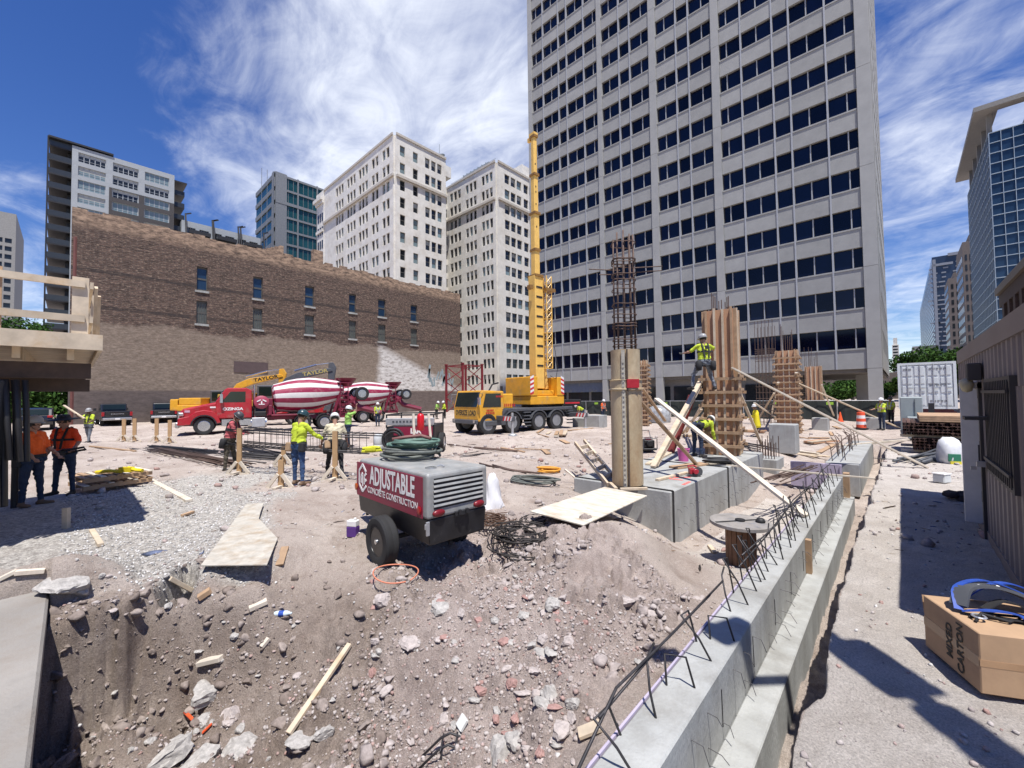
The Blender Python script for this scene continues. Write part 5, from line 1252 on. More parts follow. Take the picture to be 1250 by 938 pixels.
    s = MB(); s.lathe([(.35, 0), (.75, .55), (.78, .62), (.70, .62), (.3, .02)], Matrix.Translation((-2.3, 0, 3.05)), 16); s.build('hopper', MAROON, b, smooth='auto')
    s = MB(); s.tube([(-2.2, .1, 2.5), (-2.7, .35, 2.0), (-3.1, .6, 1.5), (-4.6, 1.3, 1.05)], [.26, .24, .22, .2], 8); s.build('chute', MAROON, b, smooth='auto')
    s = MB()
    for y in (-.55, .55): s.beam((-1.9, y, 1.5), (-3.25, y, 2.35), .14, .2)
    s.build('booster_arm', MAROON, b)
    for y in (-.95, .95): wheel(b, Vector((-3.25, y, 2.5)), .5, .32)
    for y in (-.98, .98):
        wheel(b, Vector((6.2, y, .54)), .54, .34)
        for x in (-.68, .68): wheel(b, Vector((x, y*.93, .52)), .52, .50, hub=RED)
        s = MB()
        for x in (-.68, .68): pts = [(x+.6*math.cos(a), .52+.6*math.sin(a)) for a in np.linspace(.25, PI-.25, 9)]+[(x+.56*math.cos(a), .52+.56*math.sin(a)) for a in np.linspace(PI-.25, .25, 9)]; side_prism(s, pts, min(y*.7, y*1.2), max(y*.7, y*1.2))
        s.build('mudguard', BLK, b)
    return b
rear = gp(386, 524, 0); fr = gp(238, 531, 0); hd = math.atan2(fr.y-rear.y, fr.x-rear.x)
mx1 = make_mixer((rear.x-.75, rear.y, 0), hd, 'red concrete mixer truck in front with its red cab in full view'); mx1.scale = (1, 1, 1)
r2 = gp(453, 515, 0)
mx2 = dup(mx1, (r2.x-.5, r2.y, 0), hd-.02, 'second mixer truck half hidden behind, only its striped drum and tail showing')
# ---- excavators
def make_excavator(name, label, loc, rz, m, boomm, lm):
    b = thing(name, label, 'excavator', loc, rz)
    for y in (-1.1, 1.1):
        s = MB(); pts = [(-1.6, .1), (1.6, .1), (1.95, .45), (1.6, .85), (-1.6, .85), (-1.95, .45)]; side_prism(s, pts, y-.28, y+.28); s.build('track', BLK, b, bevel=.08, seg=2)
    s = MB(); s.mm((-1.2, -.9, .4), (1.2, .9, 1.05)); s.cyl((0, 0, 1.0), (0, 0, 1.25), .7, n=20); s.build('undercarriage', DGREY, b)
    s = MB(); s.mm((-2.0, -1.3, 1.25), (1.2, 1.3, 1.75)); s.mm((-1.9, -1.25, 1.75), (-.3, 1.25, 2.35)); s.build('house', m, b, bevel=.06, seg=2)
    s = MB(); pts = [(-2.6, -1.1), (-2.8, 0), (-2.6, 1.1), (-1.95, 1.3), (-1.95, -1.3)]; s.prism(pts, .95, Matrix.Translation((0, 0, 1.3))); s.build('counterweight', m, b, bevel=.08, seg=2)
    s = MB(); side_prism(s, [(-.25, 1.76), (-.25, 3.0), (.9, 3.0), (1.25, 2.4), (1.2, 1.76)], .35, 1.3); cb = s.build('cab', DGREY, b, bevel=.04)
    s = MB(); side_prism(s, [(-.1, 2.1), (-.1, 2.85), (.82, 2.85), (1.12, 2.35), (1.1, 2.1)], 1.302, 1.32); side_prism(s, [(-.1, 2.1), (-.1, 2.85), (.82, 2.85), (1.12, 2.35), (1.1, 2.1)], .33, .348); s.build('cab_window', GLS, cb)
    P = [(1.0, 1.8), (2.2, 3.35), (3.1, 3.75), (5.6, 4.25)]
    s = MB(); up = [(.9, 1.9), (2.0, 3.55), (3.0, 4.05), (5.6, 4.45), (5.75, 4.2), (3.2, 3.5), (2.35, 3.1), (1.25, 1.75)]; side_prism(s, up, -.25, .2); bm_ = s.build('boom', boomm, b, bevel=.03)
    s = MB(); side_prism(s, [(5.4, 4.9), (5.75, 4.95), (6.0, 4.5), (5.65, 2.1), (5.35, 2.1), (5.35, 4.2)], -.18, .13); s.build('stick', boomm, b, bevel=.03)
    s = MB(); s.cyl((2.7, -.03, 4.2), (4.4, -.03, 4.72), .09, n=10); s.cyl((4.4, -.03, 4.72), (5.5, -.03, 4.88), .05, n=8); s.cyl((1.25, .3, 1.9), (2.6, .3, 3.2), .08, n=8); s.cyl((1.25, -.35, 1.9), (2.6, -.35, 3.2), .08, n=8); s.build('hydraulic_ram', CHROME, b, smooth='auto')
    s = MB(); side_prism(s, [(5.4, 2.1), (5.7, 2.1), (6.1, 1.5), (5.7, .9), (5.0, .8), (5.2, 1.3)], -.5, .45); s.build('bucket', DGREY, b)
    for y, sgn in ((.204, -1), (-.254, 1)):
        M = frame_M((4.35, y, 4.05), (sgn*1, 0, sgn*.19), (0, 0, 1)) if sgn > 0 else frame_M((4.35, y, 4.05), (-1, 0, -.19), (0, 0, 1))
        text_mesh('TAYLOR', .42, lm, b, W[b.name] @ M, sx=1.25, bold=.012)
    return b
e1 = at(262, 475, 38); e1p = gp(262, 515, 0)
def exc_place(u0, t0, u1, t1):                        # boom foot at u0, stick at u1
    a = at(u0, 486, t0); c = at(u1, 486, t1); return (a.x, a.y), math.atan2(c.y-a.y, c.x-a.x), math.hypot(c.x-a.x, c.y-a.y)
(px, py), h, L_ = exc_place(258, 36.5, 348, 38); make_excavator('excavator', 'yellow excavator with raised yellow boom behind the red mixer cab', (px, py, 0), h, YEL, YEL, LETB)
(px, py), h, L_ = exc_place(316, 34.5, 408, 36.0); make_excavator('excavator', 'excavator with raised dark grey boom behind the striped mixer drum', (px, py, .35), h, mat('olive_orange_paint', (.48, .26, .04), .5), DGREY, mat('dull_yellow_lettering', (.45, .36, .12), .6))
# small loader with red rack hidden between mixers is left as a dark box truck body
# ---- pickups and parked cars, local +x forward, tail at x = 0
def make_pickup(loc, rz, label, group):
    b = thing('pickup_truck', label, 'pickup truck', loc, rz, group)
    s = MB(); side_prism(s, [(.05, .55), (.0, .75), (.05, 1.28), (2.0, 1.28), (4.1, 1.26), (4.3, 1.2), (5.55, 1.08), (5.75, .85), (5.7, .5), (.3, .48)], -.98, .98); s.build('body', CARB, b, bevel=.05, seg=2)
    s = MB(); side_prism(s, [(1.95, 1.27), (2.15, 1.9), (2.6, 1.98), (3.5, 1.96), (4.25, 1.27)], -.86, .86); cb = s.build('cab', CARB, b, bevel=.07, seg=2)
    s = MB(); s.box((2.02, 0, 1.62), (.03, 1.45, .46), Matrix.Rotation(R(18), 3, 'Y')); s.build('rear_window', GLS, cb)
    s = MB()
    for y in (-.872, .872): side_prism(s, [(2.25, 1.35), (2.4, 1.82), (3.45, 1.82), (3.95, 1.35)], y-.008, y+.008)
    s.build('side_window', GLS, cb)
    s = MB(); s.mm((-.02, -.78, .78), (.03, .78, 1.24)); tg = s.build('tailgate', CARB, b, bevel=.02)
    s = MB()
    for k in range(9): s.mm((-.034, -.42+k*.095, 1.0), (-.022, -.36+k*.095, 1.07))
    s.build('tailgate_badge', CHROME, tg)
    s = MB(); s.mm((-.16, -.95, .50), (.05, .95, .70)); s.build('bumper', CHROME, b, bevel=.03)
    s = MB(); s.mm((-.175, -.16, .54), (-.163, .16, .67)); s.build('licence_plate', WHT, b)
    for y in (-.9, .9):
        s = MB(); s.mm((-.03, y-.09, .85), (.08, y+.09, 1.2)); s.build('tail_light', TAIL, b, bevel=.015)
        s = MB(); s.mm((4.0, y*1.2-.1, 1.3), (4.12, y*1.2+.1, 1.52)); s.build('mirror', BLK, b)
        for x in (1.15, 4.75): wheel(b, Vector((x, y*.97, .39)), .39, .27, CHROME)
    return b
P1 = make_pickup((*gp(143, 520, 0)[:2], 0), R(180)+.05, 'black pickup truck parked tail out nearest the timber deck', 'black pickups parked against the brick wall')
c = gp(200, 516.5, 0)
dup(P1, (c.x, c.y, 0), R(180)-.12, 'black pickup truck parked tail out directly left of the red mixer')
c = gp(55, 527, 0)
b = thing('suv', 'dark parked car with red tail lamps glimpsed behind the two orange shirted workers', 'car', (c.x-2, c.y-.6, 0), R(180))
s = MB(); side_prism(s, [(.05, .4), (0, .8), (.1, 1.1), (.45, 1.62), (.8, 1.7), (2.8, 1.68), (3.6, 1.1), (4.6, .95), (4.7, .4)], -.92, .92); s.build('body', CARB, b, bevel=.07, seg=2)
s = MB(); s.box((.24, 0, 1.36), (.03, 1.4, .48), Matrix.Rotation(R(33), 3, 'Y')); s.build('rear_window', GLS, b)
s = MB()
for y in (-.925, .925): side_prism(s, [(.6, 1.15), (.75, 1.58), (2.7, 1.58), (3.3, 1.15)], y-.008, y+.008)
s.build('side_window', GLS, b)
for y in (-.78, .78):
    s = MB(); s.mm((-.02, y-.14, .95), (.14, y+.14, 1.12)); s.build('tail_light', TAIL, b, bevel=.02)
    for x in (.9, 3.7): wheel(b, Vector((x, y*1.12, .35)), .35, .24)
s = MB(); s.mm((-.03, -.25, .72), (.0, .25, .86)); s.build('licence_plate', WHT, b)
c = gp(33, 512, 0); b = thing('white_van', 'white van roof showing behind the parked dark car at the far left', 'van', (c.x-8, c.y-.4, 0), R(180))
s = MB(); side_prism(s, [(0, .4), (.05, 2.35), (.3, 2.5), (4.2, 2.45), (4.9, 1.6), (5.6, 1.3), (5.7, .45)], -1.0, 1.0); s.build('body', mat('pale_blue_white', (.62, .66, .70), .4), b, bevel=.08, seg=2)
s = MB()
for y in (-.45, .45): s.mm((-.012, y-.36, 1.4), (.0, y+.36, 2.1))
s.build('rear_window', GLS, b)
for y in (-.9, .9):
    for x in (1.0, 4.5): wheel(b, Vector((x, y, .36)), .36, .25)
# ---- mobile crane; local +x forward, +y left side; wheel contact of the second axle at the origin side
w2 = gp(626, 529, 0); w4 = gp(680, 524.6, 0); hc = math.atan2(w2.y-w4.y, w2.x-w4.x); fd = Vector((math.cos(hc), math.sin(hc), 0)); lt = Vector((-fd.y, fd.x, 0))
HWc = 1.32; org = w2-lt*HWc                             # near side wheels are on the left
K = (w2-w4).length
bld = thing('mobile_crane', 'yellow mobile crane on grey carrier with tall telescopic boom standing on outriggers', 'crane', (org.x, org.y, 0), hc)
xs_ = [.0, -K*.58, -K]; xf = K*.42+.25
s = MB(); s.mm((-K-1.6, -.6, .75), (xf+.4, .6, 1.25)); s.mm((-K-1.5, -1.3, 1.25), (.75, 1.3, 1.45)); s.build('carrier_frame', DGREY, bld, bevel=.03)
for y in (-1, 1):
    for x in xs_+[xf-.05]: wheel(bld, Vector((x, y*1.12, .60)), .60, .44, mat('grey_rim', (.30, .31, .32), .5, .4))
    s = MB()
    for x in xs_: pts = [(x+.72*math.cos(a), .6+.72*math.sin(a)) for a in np.linspace(.3, PI-.3, 9)]+[(x+.66*math.cos(a), .6+.66*math.sin(a)) for a in np.linspace(PI-.3, .3, 9)]; side_prism(s, pts, min(y*.9, y*1.36), max(y*.9, y*1.36))
    s.build('fender', DGREY, bld)
    s = MB()
    for k in range(5): s.mm((-K*.30-.3, min(y*1.2, y*1.38), .35+.2*k), (-K*.30+.25, max(y*1.2, y*1.38), .42+.2*k)); s.mm((-K-1.45, min(y*1.2, y*1.38), .35+.2*k), (-K-1.0, max(y*1.2, y*1.38), .42+.2*k))
    s.build('step', DGREY, bld)
    s = MB(); side_prism(s, [(.75, .5), (.75, 1.3), (.35, 1.42), (1.3, .6)], min(y*1.0, y*1.34), max(y*1.0, y*1.34)); s.build('deck_wing', DGREY, bld)
    # outriggers front and rear
    for x in (1.05, -K-1.25):
        s = MB(); s.mm((x-.13, min(y*.5, y*2.7), .78), (x+.13, max(y*.5, y*2.7), 1.06)); ob = s.build('outrigger_beam', DGREY, bld, bevel=.02)
        s = MB(); s.cyl((x, y*2.6, .1), (x, y*2.6, 1.25), .07, n=10); s.lathe([(.05, .15), (.22, .1), (.26, .06), (.26, .03)], Matrix.Translation((x, y*2.6, 0)), 14); s.mm((x-.4, y*2.6-.4, -.02), (x+.4, y*2.6+.4, .03)); s.build('jack', STEEL, ob)
        s = MB(); s.cur = 0
        for k in range(6):
            for xx in (x-.137, x+.137): s.cur = k % 2; s.add([(xx, y*(1.9+.13*k), .80), (xx, y*(1.9+.13*(k+1)), .80), (xx, y*(1.9+.13*(k+1)+.1), 1.04), (xx, y*(1.9+.13*k+.1), 1.04)], [(0, 1, 2, 3)])
        s.build('hazard_panel', [HAZR, HAZW], ob)
# cab
cx0 = xf-1.15; cx1 = xf+.62
s = MB(); side_prism(s, [(cx0, .75), (cx0, 2.45), (cx1-.25, 2.5), (cx1, 1.55), (cx1, .75)], -1.3, 1.3); cb = s.build('cab', YEL, bld, bevel=.06, seg=2)
s = MB(); an_ = math.atan2(.25, .95); s.box((cx1-.10, 0, 1.98), (.03, 2.3, .86), Matrix.Rotation(-an_, 3, 'Y')); s.build('windshield', GLS, cb, bevel=.01)
s = MB()
for y in (-1.306, 1.306): side_prism(s, [(cx1-1.55, 1.55), (cx1-1.55, 2.32), (cx1-.5, 2.32), (cx1-.3, 1.55)], y-.006, y+.006)
s.build('side_window', GLS, cb)
s = MB(); s.mm((cx1-.0, -1.3, .62), (cx1+.12, 1.3, .86)); s.mm((cx0-.1, 1.1, .5), (cx0+1.3, 1.36, .78)); s.mm((cx0-.1, -1.36, .5), (cx0+1.3, -1.1, .78)); s.build('bumper', DGREY, bld, bevel=.03)
s = MB()
for y in (-1.05, 1.05): s.cyl((cx1+.09, y, .78), (cx1+.14, y, .78), .1, n=12); s.tube([(cx1-.3, y*1.25, 2.3), (cx1+.05, y*1.38, 2.3), (cx1+.05, y*1.38, 1.7)], .02, 5); s.mm((cx1-.0, y*1.38-.1, 1.7), (cx1+.08, y*1.38+.1, 2.1))
s.build('headlight', CHROME, bld)
text_mesh('OVERSIZE LOAD', .40, LETB, bld, W[bld.name] @ frame_M((cx1+.008, 0, 1.22), (0, 1, 0), (0, 0, 1)), sx=.72, bold=.012)
s = MB(); s.mm((cx1+.004, -1.15, 1.05), (cx1+.007, 1.15, 1.40)); s.build('sign_board', YELD, bld)
for y, sg in ((1.312, -1), (-1.312, 1)):
    for (x, z, w_) in ((cx0+1.0, 1.32, .5), (cx0+1.0, 1.17, .62), (cx0+.35, 2.1, .5)):
        s = MB()
        for k in range(5): s.mm((x-w_/2+k*w_/5, min(y, y*1.004), z), (x-w_/2+(k+.7)*w_/5, max(y, y*1.004), z+.10))
        s.build('lettering', LETR, bld)
s = MB(); s.mm((cx0-.75, -1.25, 1.45), (cx0-.01, 1.25, 2.3)); s.build('engine_cover', YEL, bld, bevel=.05)
s = MB()
for k in range(6): s.mm((cx0-.85+k*.14, 1.255, 1.55), (cx0-.77+k*.14, 1.263, 1.72))
s.build('lettering', LETR, bld)
s = MB(); s.cyl((cx0-.3, .7, 2.3), (cx0-.3, .7, 2.75), .08, n=10); s.tube([(cx0-.1, -.4, 2.4), (cx0-.5, -.5, 2.9), (cx0-.9, -.4, 3.0)], .05, 6); s.build('exhaust', BLK, bld)
# superstructure on the turntable, swung across the carrier so the boom foot faces the site
TTx = -K*.80
s = MB(); s.cyl((TTx, 0, 1.4), (TTx, 0, 1.62), .85, n=24); s.build('turntable', DGREY, bld)
s = MB(); s.mm((TTx-1.5, -1.25, 1.62), (TTx+1.4, 1.25, 2.15)); s.build('slewing_deck', YEL, bld, bevel=.04)
s = MB(); zt_ = 3.35
for x in (TTx-1.45, TTx+.85): s.mm((x, -1.2, 2.152), (x+.6, 1.28, zt_))
s.mm((TTx-.85, -1.2, 2.152), (TTx+.85, -.4, zt_-.3)); s.mm((TTx-.84, -.39, 2.16), (TTx+.84, 1.0, 2.5))
sup = s.build('superstructure', YEL, bld, bevel=.05, seg=2)
s = MB()
for x in (TTx-1.455, TTx+1.455):
    for k in range(8): s.cur = k % 2; s.add([(x, 1.285, 2.2+.14*k), (x-.28*(1 if x > TTx else -1), 1.285, 2.2+.14*k+.12), (x-.28*(1 if x > TTx else -1), 1.285, 2.2+.14*(k+1)+.12), (x, 1.285, 2.2+.14*(k+1))], [(0, 1, 2, 3)])
s.build('hazard_panel', [HAZR, HAZW], bld)
s = MB(); s.mm((TTx-3.3, -1.1, 1.5), (TTx-1.55, 1.1, 1.9)); s.build('counterweight', BLK, bld, bevel=.03); s = MB(); s.mm((TTx-3.1, 1.11, 1.62), (TTx-1.7, 1.125, 1.72)); s.build('red_stripe', HAZR, bld)
# boom: four telescoping boxes, nearly upright, leaning slightly away
bp = W[bld.name] @ Vector((TTx+.15, .4, 0)); tb = depth(bp); 
zA = zcol(452, bp); zB = zcol(338, bp); z1 = zcol(308, bp); z2 = zcol(262, bp); z3 = zcol(215, bp); z4 = zcol(166, bp)
bx, by = TTx+.15, .45; BMY = mat('boom_amber_paint', (.80, .50, .12), .42, var=.07)
Ub, _ = proj(W[bld.name] @ Vector((bx, by, 3)))
def seg(z0, z1_, w_, d_, nm):
    s = MB(); s.mm((bx-w_/2, by-d_/2, z0), (bx+w_/2, by+d_/2, z1_)); return s.build(nm, BMY, bld, bevel=.03)
seg(zA-1.2, zB, .72, .66, 'boom_section'); seg(zB, z2, .42, .42, 'boom_section'); seg(z2, z3, .35, .35, 'boom_section'); seg(z3, z4, .29, .29, 'boom_section')
for z, w_ in ((zB-.1, .70), (z2-.08, .5), (z3-.08, .43), (z4-.2, .36), (z1, .48)):
    s = MB(); s.mm((bx-w_/2, by-w_/2-.04, z), (bx+w_/2, by+w_/2+.04, z+.16)); s.build('boom_collar', mat('collar_brown', (.25, .13, .03), .5), bld)
s = MB()
for k in range(9): z = zA+.2+k*(zB-zA-.4)/9; s.mm((bx-.26, by+.333, z), (bx+.26, by+.35, z+.12))
s.build('boom_slot', BLK, bld)
s = MB()
for z, y_ in ((z2+.6, .18), (z2+1.4, .18), (z3+.7, .15), (z3-.8, .18), (z2-.9, .215)): s.box((bx+.04, by+y_, z), (.07, .02, .1))
s.build('boom_mark', BLK, bld)
s = MB(); s.mm((bx-.2, by-.3, z4-.1), (bx+.15, by+.17, z4+.15)); s.mm((bx-.08, by-.55, z4-.25), (bx+.08, by-.3, z4)); s.build('boom_head', BMY, bld)
s = MB(); s.cyl((bx-.85, by-.1, 2.6), (bx-.42, by-.1, zA+2.0), .2, n=12); s.mm((bx-.44, by-.3, zA+1.3), (bx-.405, by+.3, zB-.1)); s.build('lift_ram', BMY, bld)
# folded lattice jib beside the boom
s = MB(); jx = bx-.60; jz0, jz1 = zA+.1, zcol(338, bp)
cs = [(jx-.22, by+.15), (jx+.22, by+.15), (jx+.22, by+.6), (jx-.22, by+.6)]
for x, y in cs: s.cyl((x, y, jz0), (x, y, jz1), .035, n=6)
nb = 13
for k in range(nb):
    a = jz0+(jz1-jz0)*k/nb; c_ = jz0+(jz1-jz0)*(k+1)/nb
    for i in range(4): p, q = cs[i], cs[(i+1) % 4]; s.cyl((*p, a), (*q, c_) if k % 2 else (*q, c_), .018, n=4); s.cyl((*q, a), (*p, a), .014, n=4)
s.build('lattice_jib', BMY, bld)
s = MB(); s.mm((jx-.5, by+.1, jz1-1.0), (jx+.3, by+.7, jz1-.8)); s.mm((bx+.5, by, jz1-.95), (bx+.75, by+.3, jz1-.7)); s.build('jib_bracket', mat('collar_brown', (.25, .13, .03)), bld)
s = MB(); s.tube([(bx-.9, by+.7, zA+1.5), (bx-1.0, by+.9, zA+.2), (bx-.8, by+.9, zA-.6), (bx-.4, by+.8, zA-.4)], .02, 5); s.build('hose', BLK, bld)
# ---- red lattice tower crane base
p0 = gp(567, 503, 0); tR = depth(p0); wd = .5*43*tR/FPX/1.0; zt = zcol(446, p0)
bld = thing('mast_section', 'dark red lattice crane mast section standing behind the yellow crane cab', 'mast', (p0.x, p0.y, 0), 0)
REDL = mat('lattice_red', (.20, .022, .03), .5, .1); e = wd*.72
cn = [(-e, -e), (e, -e), (e, e), (-e, e)]
for x, y in cn:
    s = MB(); s.mm((x-.13, y-.13, 0), (x+.13, y+.13, zt)); s.mm((x-.18, y-.18, zt-.02), (x+.18, y+.18, zt+.15)); s.build('leg', REDL, bld)
s = MB()
for i in range(4):
    p, q = cn[i], cn[(i+1) % 4]
    s.beam((*p, zt-.15), (*q, zt-.15), .14, .14)
    for k in range(3): z0 = zt*k/3; z1_ = zt*(k+1)/3-.2; s.beam((*(p if k % 2 else q), z0), (*(q if k % 2 else p), z1_), .10, .10)
s.build('bracing', REDL, bld)
# ================================================================== PEOPLE
SKIN = mat('tanned_skin', (.36, .20, .135), .6, var=.06); SKIND = mat('dark_skin', (.12, .065, .045), .55, var=.06)
JEAN = mat('blue_denim', (.035, .075, .17), .9, var=.25, scale=9, bump=.3, bscale=60); JEAND = mat('dark_denim', (.018, .032, .065), .9, var=.25, scale=9)
PANTS = mat('black_work_trousers', (.022, .022, .024), .9, var=.2, scale=8); CAMO = mat('camouflage_trousers', (.11, .09, .065), .9, var=.2, scale=10, col2=(.035, .035, .025), mix2=.5, scale2=9); GREYP = mat('grey_work_trousers', (.15, .165, .19), .9, var=.25, scale=8)
BOOT = mat('tan_boot', (.16, .10, .06), .8, var=.2); BOOTB = mat('black_boot', (.025, .022, .02), .75)
ORA = mat('hi_vis_orange', (.88, .13, .015), .8, var=.08, scale=7, bump=.25, bscale=25); ORAR = mat('hi_vis_red_orange', (.85, .075, .012), .8, var=.08, scale=7, bump=.25, bscale=25)
LIME = mat('hi_vis_lime', (.46, .56, .035), .8, var=.09, scale=7, bump=.25, bscale=25); LIMG = mat('hi_vis_green', (.30, .54, .11), .8, var=.08, scale=7); YELR = mat('yellow_raincoat', (.72, .60, .015), .6, var=.08)
PINK = mat('faded_pink_shirt', (.42, .09, .10), .85, var=.15, scale=8); BEI = mat('beige_tee', (.58, .52, .36), .85, var=.1, scale=8)
HELW = mat('white_helmet', (.70, .70, .70), .35, var=.04); HELG = mat('grey_helmet', (.33, .33, .33), .4); HELB = mat('dark_teal_helmet', (.025, .06, .07), .3); HELD = mat('charcoal_helmet', (.06, .06, .065), .4); LEATH = mat('tan_leather', (.33, .22, .13), .8, var=.15, scale=9)
HAIRM = mat('dark_hair', (.02, .014, .01), .8); GLOVE = mat('grey_glove', (.10, .10, .10), .9); STRAP = mat('black_strap', (.02, .02, .022), .8); REFL = mat('silver_reflective', (.45, .47, .46), .4, .3)
def _cap(s, p0, p1, r0, r1, n=14):
    p0 = Vector(p0); p1 = Vector(p1); d = p1-p0; L_ = max(d.length, 1e-4); M = frame_M(p0, Vector((0, 0, 1)).cross(d) if abs(d.normalized().z) < .95 else Vector((1, 0, 0)), d.cross(Vector((0, 0, 1)).cross(d) if abs(d.normalized().z) < .95 else Vector((1, 0, 0))))
    z = d.normalized(); x = z.orthogonal().normalized(); y = z.cross(x); M = Matrix((x, y, z)).transposed().to_4x4(); M.translation = p0
    prof = [(max(r0*math.sin(a), 0.0), -r0*math.cos(a)) for a in np.linspace(0.0, PI/2, 5)]+[(max(r1*math.sin(a), 0), L_+r1*math.cos(a)) for a in np.linspace(PI/2, 0.0, 5)]
    prof[0] = (1e-4, prof[0][1]); prof[-1] = (1e-4, prof[-1][1]); s.lathe(prof, M, n)
def limb(o, d1, l1, d2, l2):
    k = o+d1.normalized()*l1; return k, k+d2.normalized()*l2
def person(label, loc, rz, shirt, pants, boots=BOOT, skin=SKIN, sleeve=.5, lean=0.0, twist=0.0, hipL=(0, 0), hipR=(0, 0), kneeL=0, kneeR=0, armL=(10, 10, 15), armR=(10, 10, 15), head=(0, 0), gear=('helmet', HELW), H=1.78, girth=1.10, vox=.011, extras=(), gloves=None, zoff=0.0, group=None):
    """local frame: faces +x, left is +y. hip=(flex forward, abduct) knee=flex; arm=(raise forward, raise sideways, elbow flex); degrees"""
    b = thing('person', label, 'person', (loc[0], loc[1], loc[2]), rz, group); k = H/1.78
    def rotv(v, ay, ax=0, az=0): return Euler((R(ax), R(ay), R(az))).to_matrix() @ Vector(v)
    bones = []                                          # p0, p1, r0, r1, material index, segment name
    hip = Vector((0, 0, .93*k))
    legs = []
    for sg, (fl, ab), kn in ((1, hipL, kneeL), (-1, hipR, kneeR)):
        h = hip+Vector((0, sg*.092*k*girth**.5, -.02)); d = rotv((0, 0, -1), -fl, sg*ab); kp = h+d*.43*k
        d2 = rotv((0, 0, -1), -fl+kn, sg*ab*.6); ap = kp+d2*.41*k; legs.append((h, kp, ap))
    drop = min(l[2].z for l in legs)-.085*k             # put the lower sole on the ground
    off = Vector((0, 0, -drop+zoff))
    hip = hip+off; legs = [tuple(p+off for p in l) for l in legs]
    up = rotv((0, 0, 1), lean); fw = rotv((1, 0, 0), lean, 0, twist); sd = Vector((0, 0, 1)).cross(fw).normalized() if abs(fw.z) < .98 else Vector((0, 1, 0)); fw = sd.cross(up).normalized()
    waist = hip+up*.14*k; chest = hip+up*.36*k; neck = hip+up*.545*k; shb = hip+up*.49*k
    g = girth
    for sg in (-1, 1):
        bones += [(hip+sd*sg*.065*k*g, waist+sd*sg*.06*k*g, .118*k*g, .108*k*g, 1 if True else 0, 'pelvis')]
        bones += [(waist+sd*sg*.055*k*g, chest+sd*sg*.085*k, .105*k*g, .112*k*g**.6, 0, 'torso'), (chest+sd*sg*.085*k, shb+sd*sg*.10*k, .108*k*g**.5, .078*k, 0, 'torso'), (shb+sd*sg*.06*k, shb+sd*sg*.165*k, .075*k, .066*k, 0, 'torso')]
    bones += [(waist+fw*.02, chest+fw*.02*g, .11*k*g, .11*k*g, 0, 'torso'), (neck-up*.03*k, neck+up*.05*k, .056*k, .052*k, 2, 'neck')]
    for (h, kp, ap), sg in zip(legs, (1, -1)):
        bones += [(h, kp, .092*k*g**.7, .062*k, 1, 'thigh'), (kp, ap, .062*k, .044*k, 1, 'shin')]
        ff = rotv((1, 0, 0), 0, 0, sg*14); heel = ap+Vector((0, 0, -.045*k))-ff*.045*k
        bones += [(ap, ap+Vector((0, 0, -.03)), .05*k, .05*k, 3, 'boot'), (heel, heel+ff*.12*k, .040*k, .042*k, 3, 'boot'), (heel+ff*.10*k, heel+ff*.225*k-Vector((0, 0, .004)), .043*k, .036*k, 3, 'boot')]
    hands = []
    for sg, (rf, rs, el) in ((1, armL), (-1, armR)):
        s_ = shb+sd*sg*.185*k-up*.005
        B = Matrix((fw, sd, up)).transposed()
        dl = Euler((R(sg*rs), R(-rf), 0)).to_matrix() @ Vector((0, 0, -1)); d = B @ dl; e_ = s_+d*.285*k
        d2l = Euler((R(sg*rs*.6), R(-rf-el), R(-sg*6))).to_matrix() @ Vector((0, 0, -1)); d2 = B @ d2l; w_ = e_+d2*.245*k
        sl = sleeve
        if sl >= 1: bones += [(s_, e_, .062*k, .048*k, 0, 'sleeve'), (e_, w_-d2*.02, .049*k, .038*k, 0, 'sleeve')]
        else:
            m_ = s_+d*.285*k*min(1, sl*1.6); bones += [(s_, m_, .064*k, .058*k, 0, 'sleeve'), (m_, e_, .047*k, .041*k, 2, 'arm'), (e_, w_, .041*k, .028*k, 2, 'arm')]
        hm = 4 if gloves else 2
        side = d2.cross(B @ Vector((1, 0, 0)) if abs(d2.dot(fw)) < .9 else up).normalized(); nrm = side.cross(d2).normalized()
        palm = w_+d2*.085*k
        for q in (-.022, 0, .022): bones.append((w_+d2*.015, palm+side*q*k, .022*k, .019*k, hm, 'hand'))
        for i, q in enumerate((-.033, -.011, .011, .033)):
            L_ = (.062, .072, .07, .055)[i]*k; a = palm+side*q*k; m1 = a+(d2*.9+nrm*.4*1).normalized()*L_*.55; m2 = m1+(d2*.45+nrm*.9).normalized()*L_*.5
            bones += [(a, m1, .0105*k, .0098*k, hm, 'hand'), (m1, m2, .0098*k, .0085*k, hm, 'hand')]
        th = w_+d2*.03*k-side*.03*k*sg; t1 = th+(d2*.6-side*sg*.6+nrm*.3).normalized()*.045*k; bones += [(th, t1, .013*k, .0115*k, hm, 'hand'), (t1, t1+(d2*.8+nrm*.5).normalized()*.035*k, .0115*k, .0095*k, hm, 'hand')]
        hands.append((palm, d2, nrm, e_, s_))
    # head: skull, jaw, nose, brow, ears
    hp, hy = head
    HB = Matrix((fw, sd, up)).transposed() @ Euler((0, R(hp), R(hy))).to_matrix(); hc = neck+up*.07*k+(HB @ Vector((.015, 0, .085)))*k
    Hh = lambda x, y, z: hc+(HB @ Vector((x, y, z)))*k
